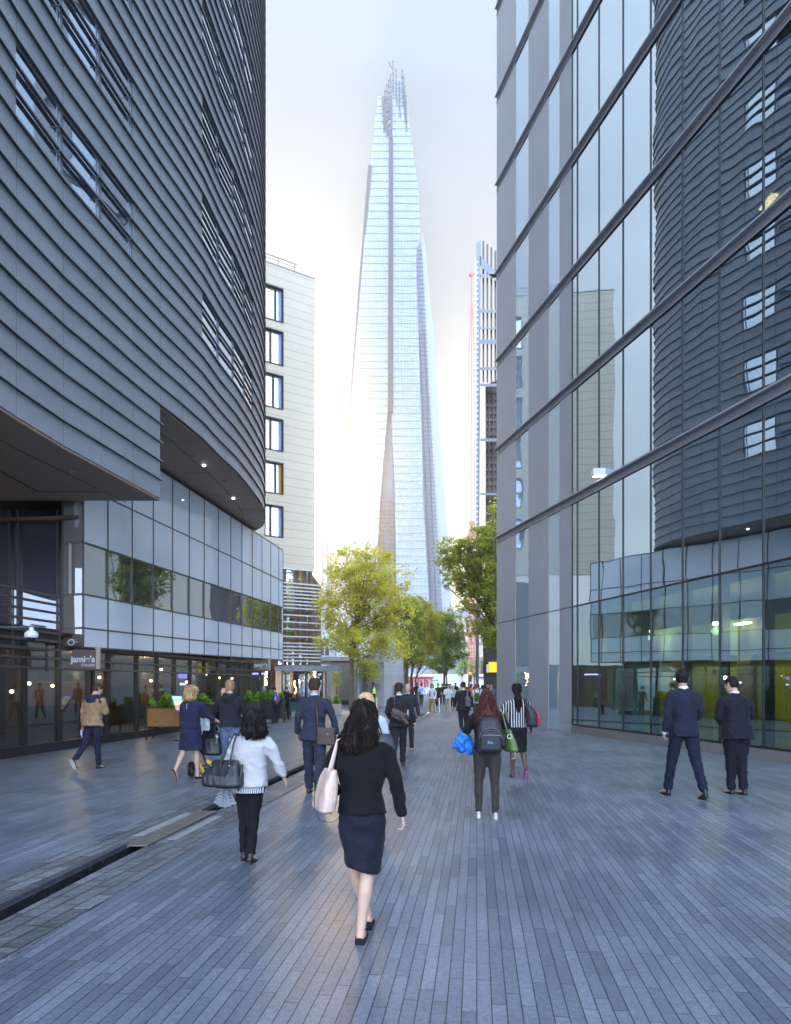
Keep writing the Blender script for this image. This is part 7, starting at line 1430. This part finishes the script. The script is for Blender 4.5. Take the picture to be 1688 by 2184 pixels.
s.build('straps', cl_('green_canvas', (.085, .09, .04), .9), b, local=True)
t_, P_ = far('person in a grey blue blazer and white shirt facing us by the block corner', 1048, 1538, 1.80, 172, cl_('grey_blue_blazer', (.13, .16, .21), .85), cl_('mid_grey_trouser', (.12, .12, .13), .9), 'brown', collar=whitecol, pose=dict(elbL=70, elbR=60, inL=25, inR=25), topk=dict(length=.12))
s = MB(); s.loft([(P_.pel + V(0, .09, 0), V(.05, 0, 0), V(0, .06, 0)), (P_.chest + V(0, .09, 0), V(.06, 0, 0), V(0, .06, 0)), (P_.neck + V(0, .03, -.02), V(.05, 0, 0), V(0, .05, 0))], 12); s.build('shirt', whitecol, t_, smooth=True, local=True)
far('person just behind the blazer wearer, only head and shoulder showing', 1041, 1531, 1.82, 170, blacks, blacks, 'brown')
far('person in an orange and black striped top with dark hair', 1006, 1513, 1.74, 5, lines_mat('orange_striped_top', (.55, .10, .03), (.03, .02, .02), 12, .9, 'z', width=.3), blacks, 'black', 'dark', kind='sweater')
far('person in a black and white patterned dress near the block corner', 1030, 1519, 1.68, 12, lines_mat('patterned_top', (.6, .6, .6), (.03, .03, .03), 14, .9, 'z', width=.5), blacks, ('black', .02), 'dark', kind='top')
crowd = [(880, 1496, 'red', 'dark coat'), (889, 1494, 'black', 'red'), (944, 1503, 'black', 'brown'), (983, 1497, 'white', 'dark'), (990, 1493, 'black', ''), (1000, 1496, 'red', ''), (1022, 1497, 'grey', ''), (1036, 1496, 'white', ''), (928, 1491, 'black', ''), (961, 1492, 'grey', ''), (1013, 1492, 'blue', ''), (951, 1497, 'black', '')]
cmap = {'red': cl_('red_coat', (.35, .05, .04), .9), 'black': blacks, 'white': white_t, 'grey': grey_s, 'blue': cl_('navy_coat', (.04, .05, .10), .9)}
cl_lab = ['person in a red coat at the foot of the leftmost row trees', 'person in black between the leftmost row trees and the blue shirt man', 'person in black just behind the man in stone trousers', 'person in white right of the suited man in the far crowd', 'person in black left of the yellow topped signal', 'person in red beneath the yellow topped signal', 'person in grey between the orange top and the patterned dress', 'person in white far behind the blazer wearer', 'person in black far behind the display screen', 'person in grey far behind the blond ponytail', 'person in navy far away right of the signal', 'person in black right of the double stemmed tree trunk']
for (x, fy, c_, _), lab in zip(crowd, cl_lab):
    far(lab, x, fy, rP.uniform(1.66, 1.84), rP.choice((0, 8, -10, 180, 172)), cmap[c_], rP.choice((blacks, charcoal, cl_('blue_jeans', (.09, .12, .19), .85))), rP.choice(('black', 'brown', 'dkbrown')), rP.choice(('fair', 'tan', 'dark')), grp='people in the far crowd')
# seated woman on the terrace
t, Y = person('person with long light brown hair seated on a terrace chair', 627, 1520, 1.68, 150, Y=37.6)
P = Pose(1.68, thighL=84, kneeL=84, thighR=84, kneeR=84, lean=4, nod=10, armL=30, elbL=60, armR=30, elbR=60); dz = .52 - P.pel.z
for q in P.J:
    if not q.startswith(('toe', 'hd')): P.J[q] = P.J[q] + V(0, 0, dz)
for q in ('pel', 'waist', 'chest', 'neck', 'head'): setattr(P, q, getattr(P, q) + V(0, 0, dz))
for sd in 'LR': P.J['ank' + sd].z = .09
p = body(P, t, SK['fair'], False, .016); shoes(P, t, LEATHER('black_leather', (.012, .012, .013), .3), vox=.014); trousers(P, t, blacks, 1.0, .016); top(P, t, blacks, 'jacket', .04, 1, 1, 1, .016, False); hair_long(P, t, p, HM['sand'], [(0, 0, .13, .03, .04), (0, -.01, .11, .07, .09), (0, -.015, .06, .09, .105), (0, -.03, 0, .1, .1), (0, -.05, -.12, .13, .08), (0, -.06, -.25, .1, .06)], 60, 2, .012, 5, .006, .014, .01)

bpy.data.scenes.remove(TMPS)
# ================================================================= air
hz = MB(); hz.box(-160, 200, -30, 420, -1.2, 318)
ho = hz.build('haze', bpy.data.materials.new('haze_air')); ho['kind'] = 'stuff'
hm = ho.data.materials[0]; hm.use_nodes = True; t = hm.node_tree; t.nodes.clear(); out = t.nodes.new('ShaderNodeOutputMaterial'); v = t.nodes.new('ShaderNodeVolumePrincipled')
v.inputs['Color'].default_value = (.93, .96, 1, 1); v.inputs['Density'].default_value = .0021; v.inputs['Anisotropy'].default_value = .89
t.links.new(v.outputs[0], out.inputs['Volume'])
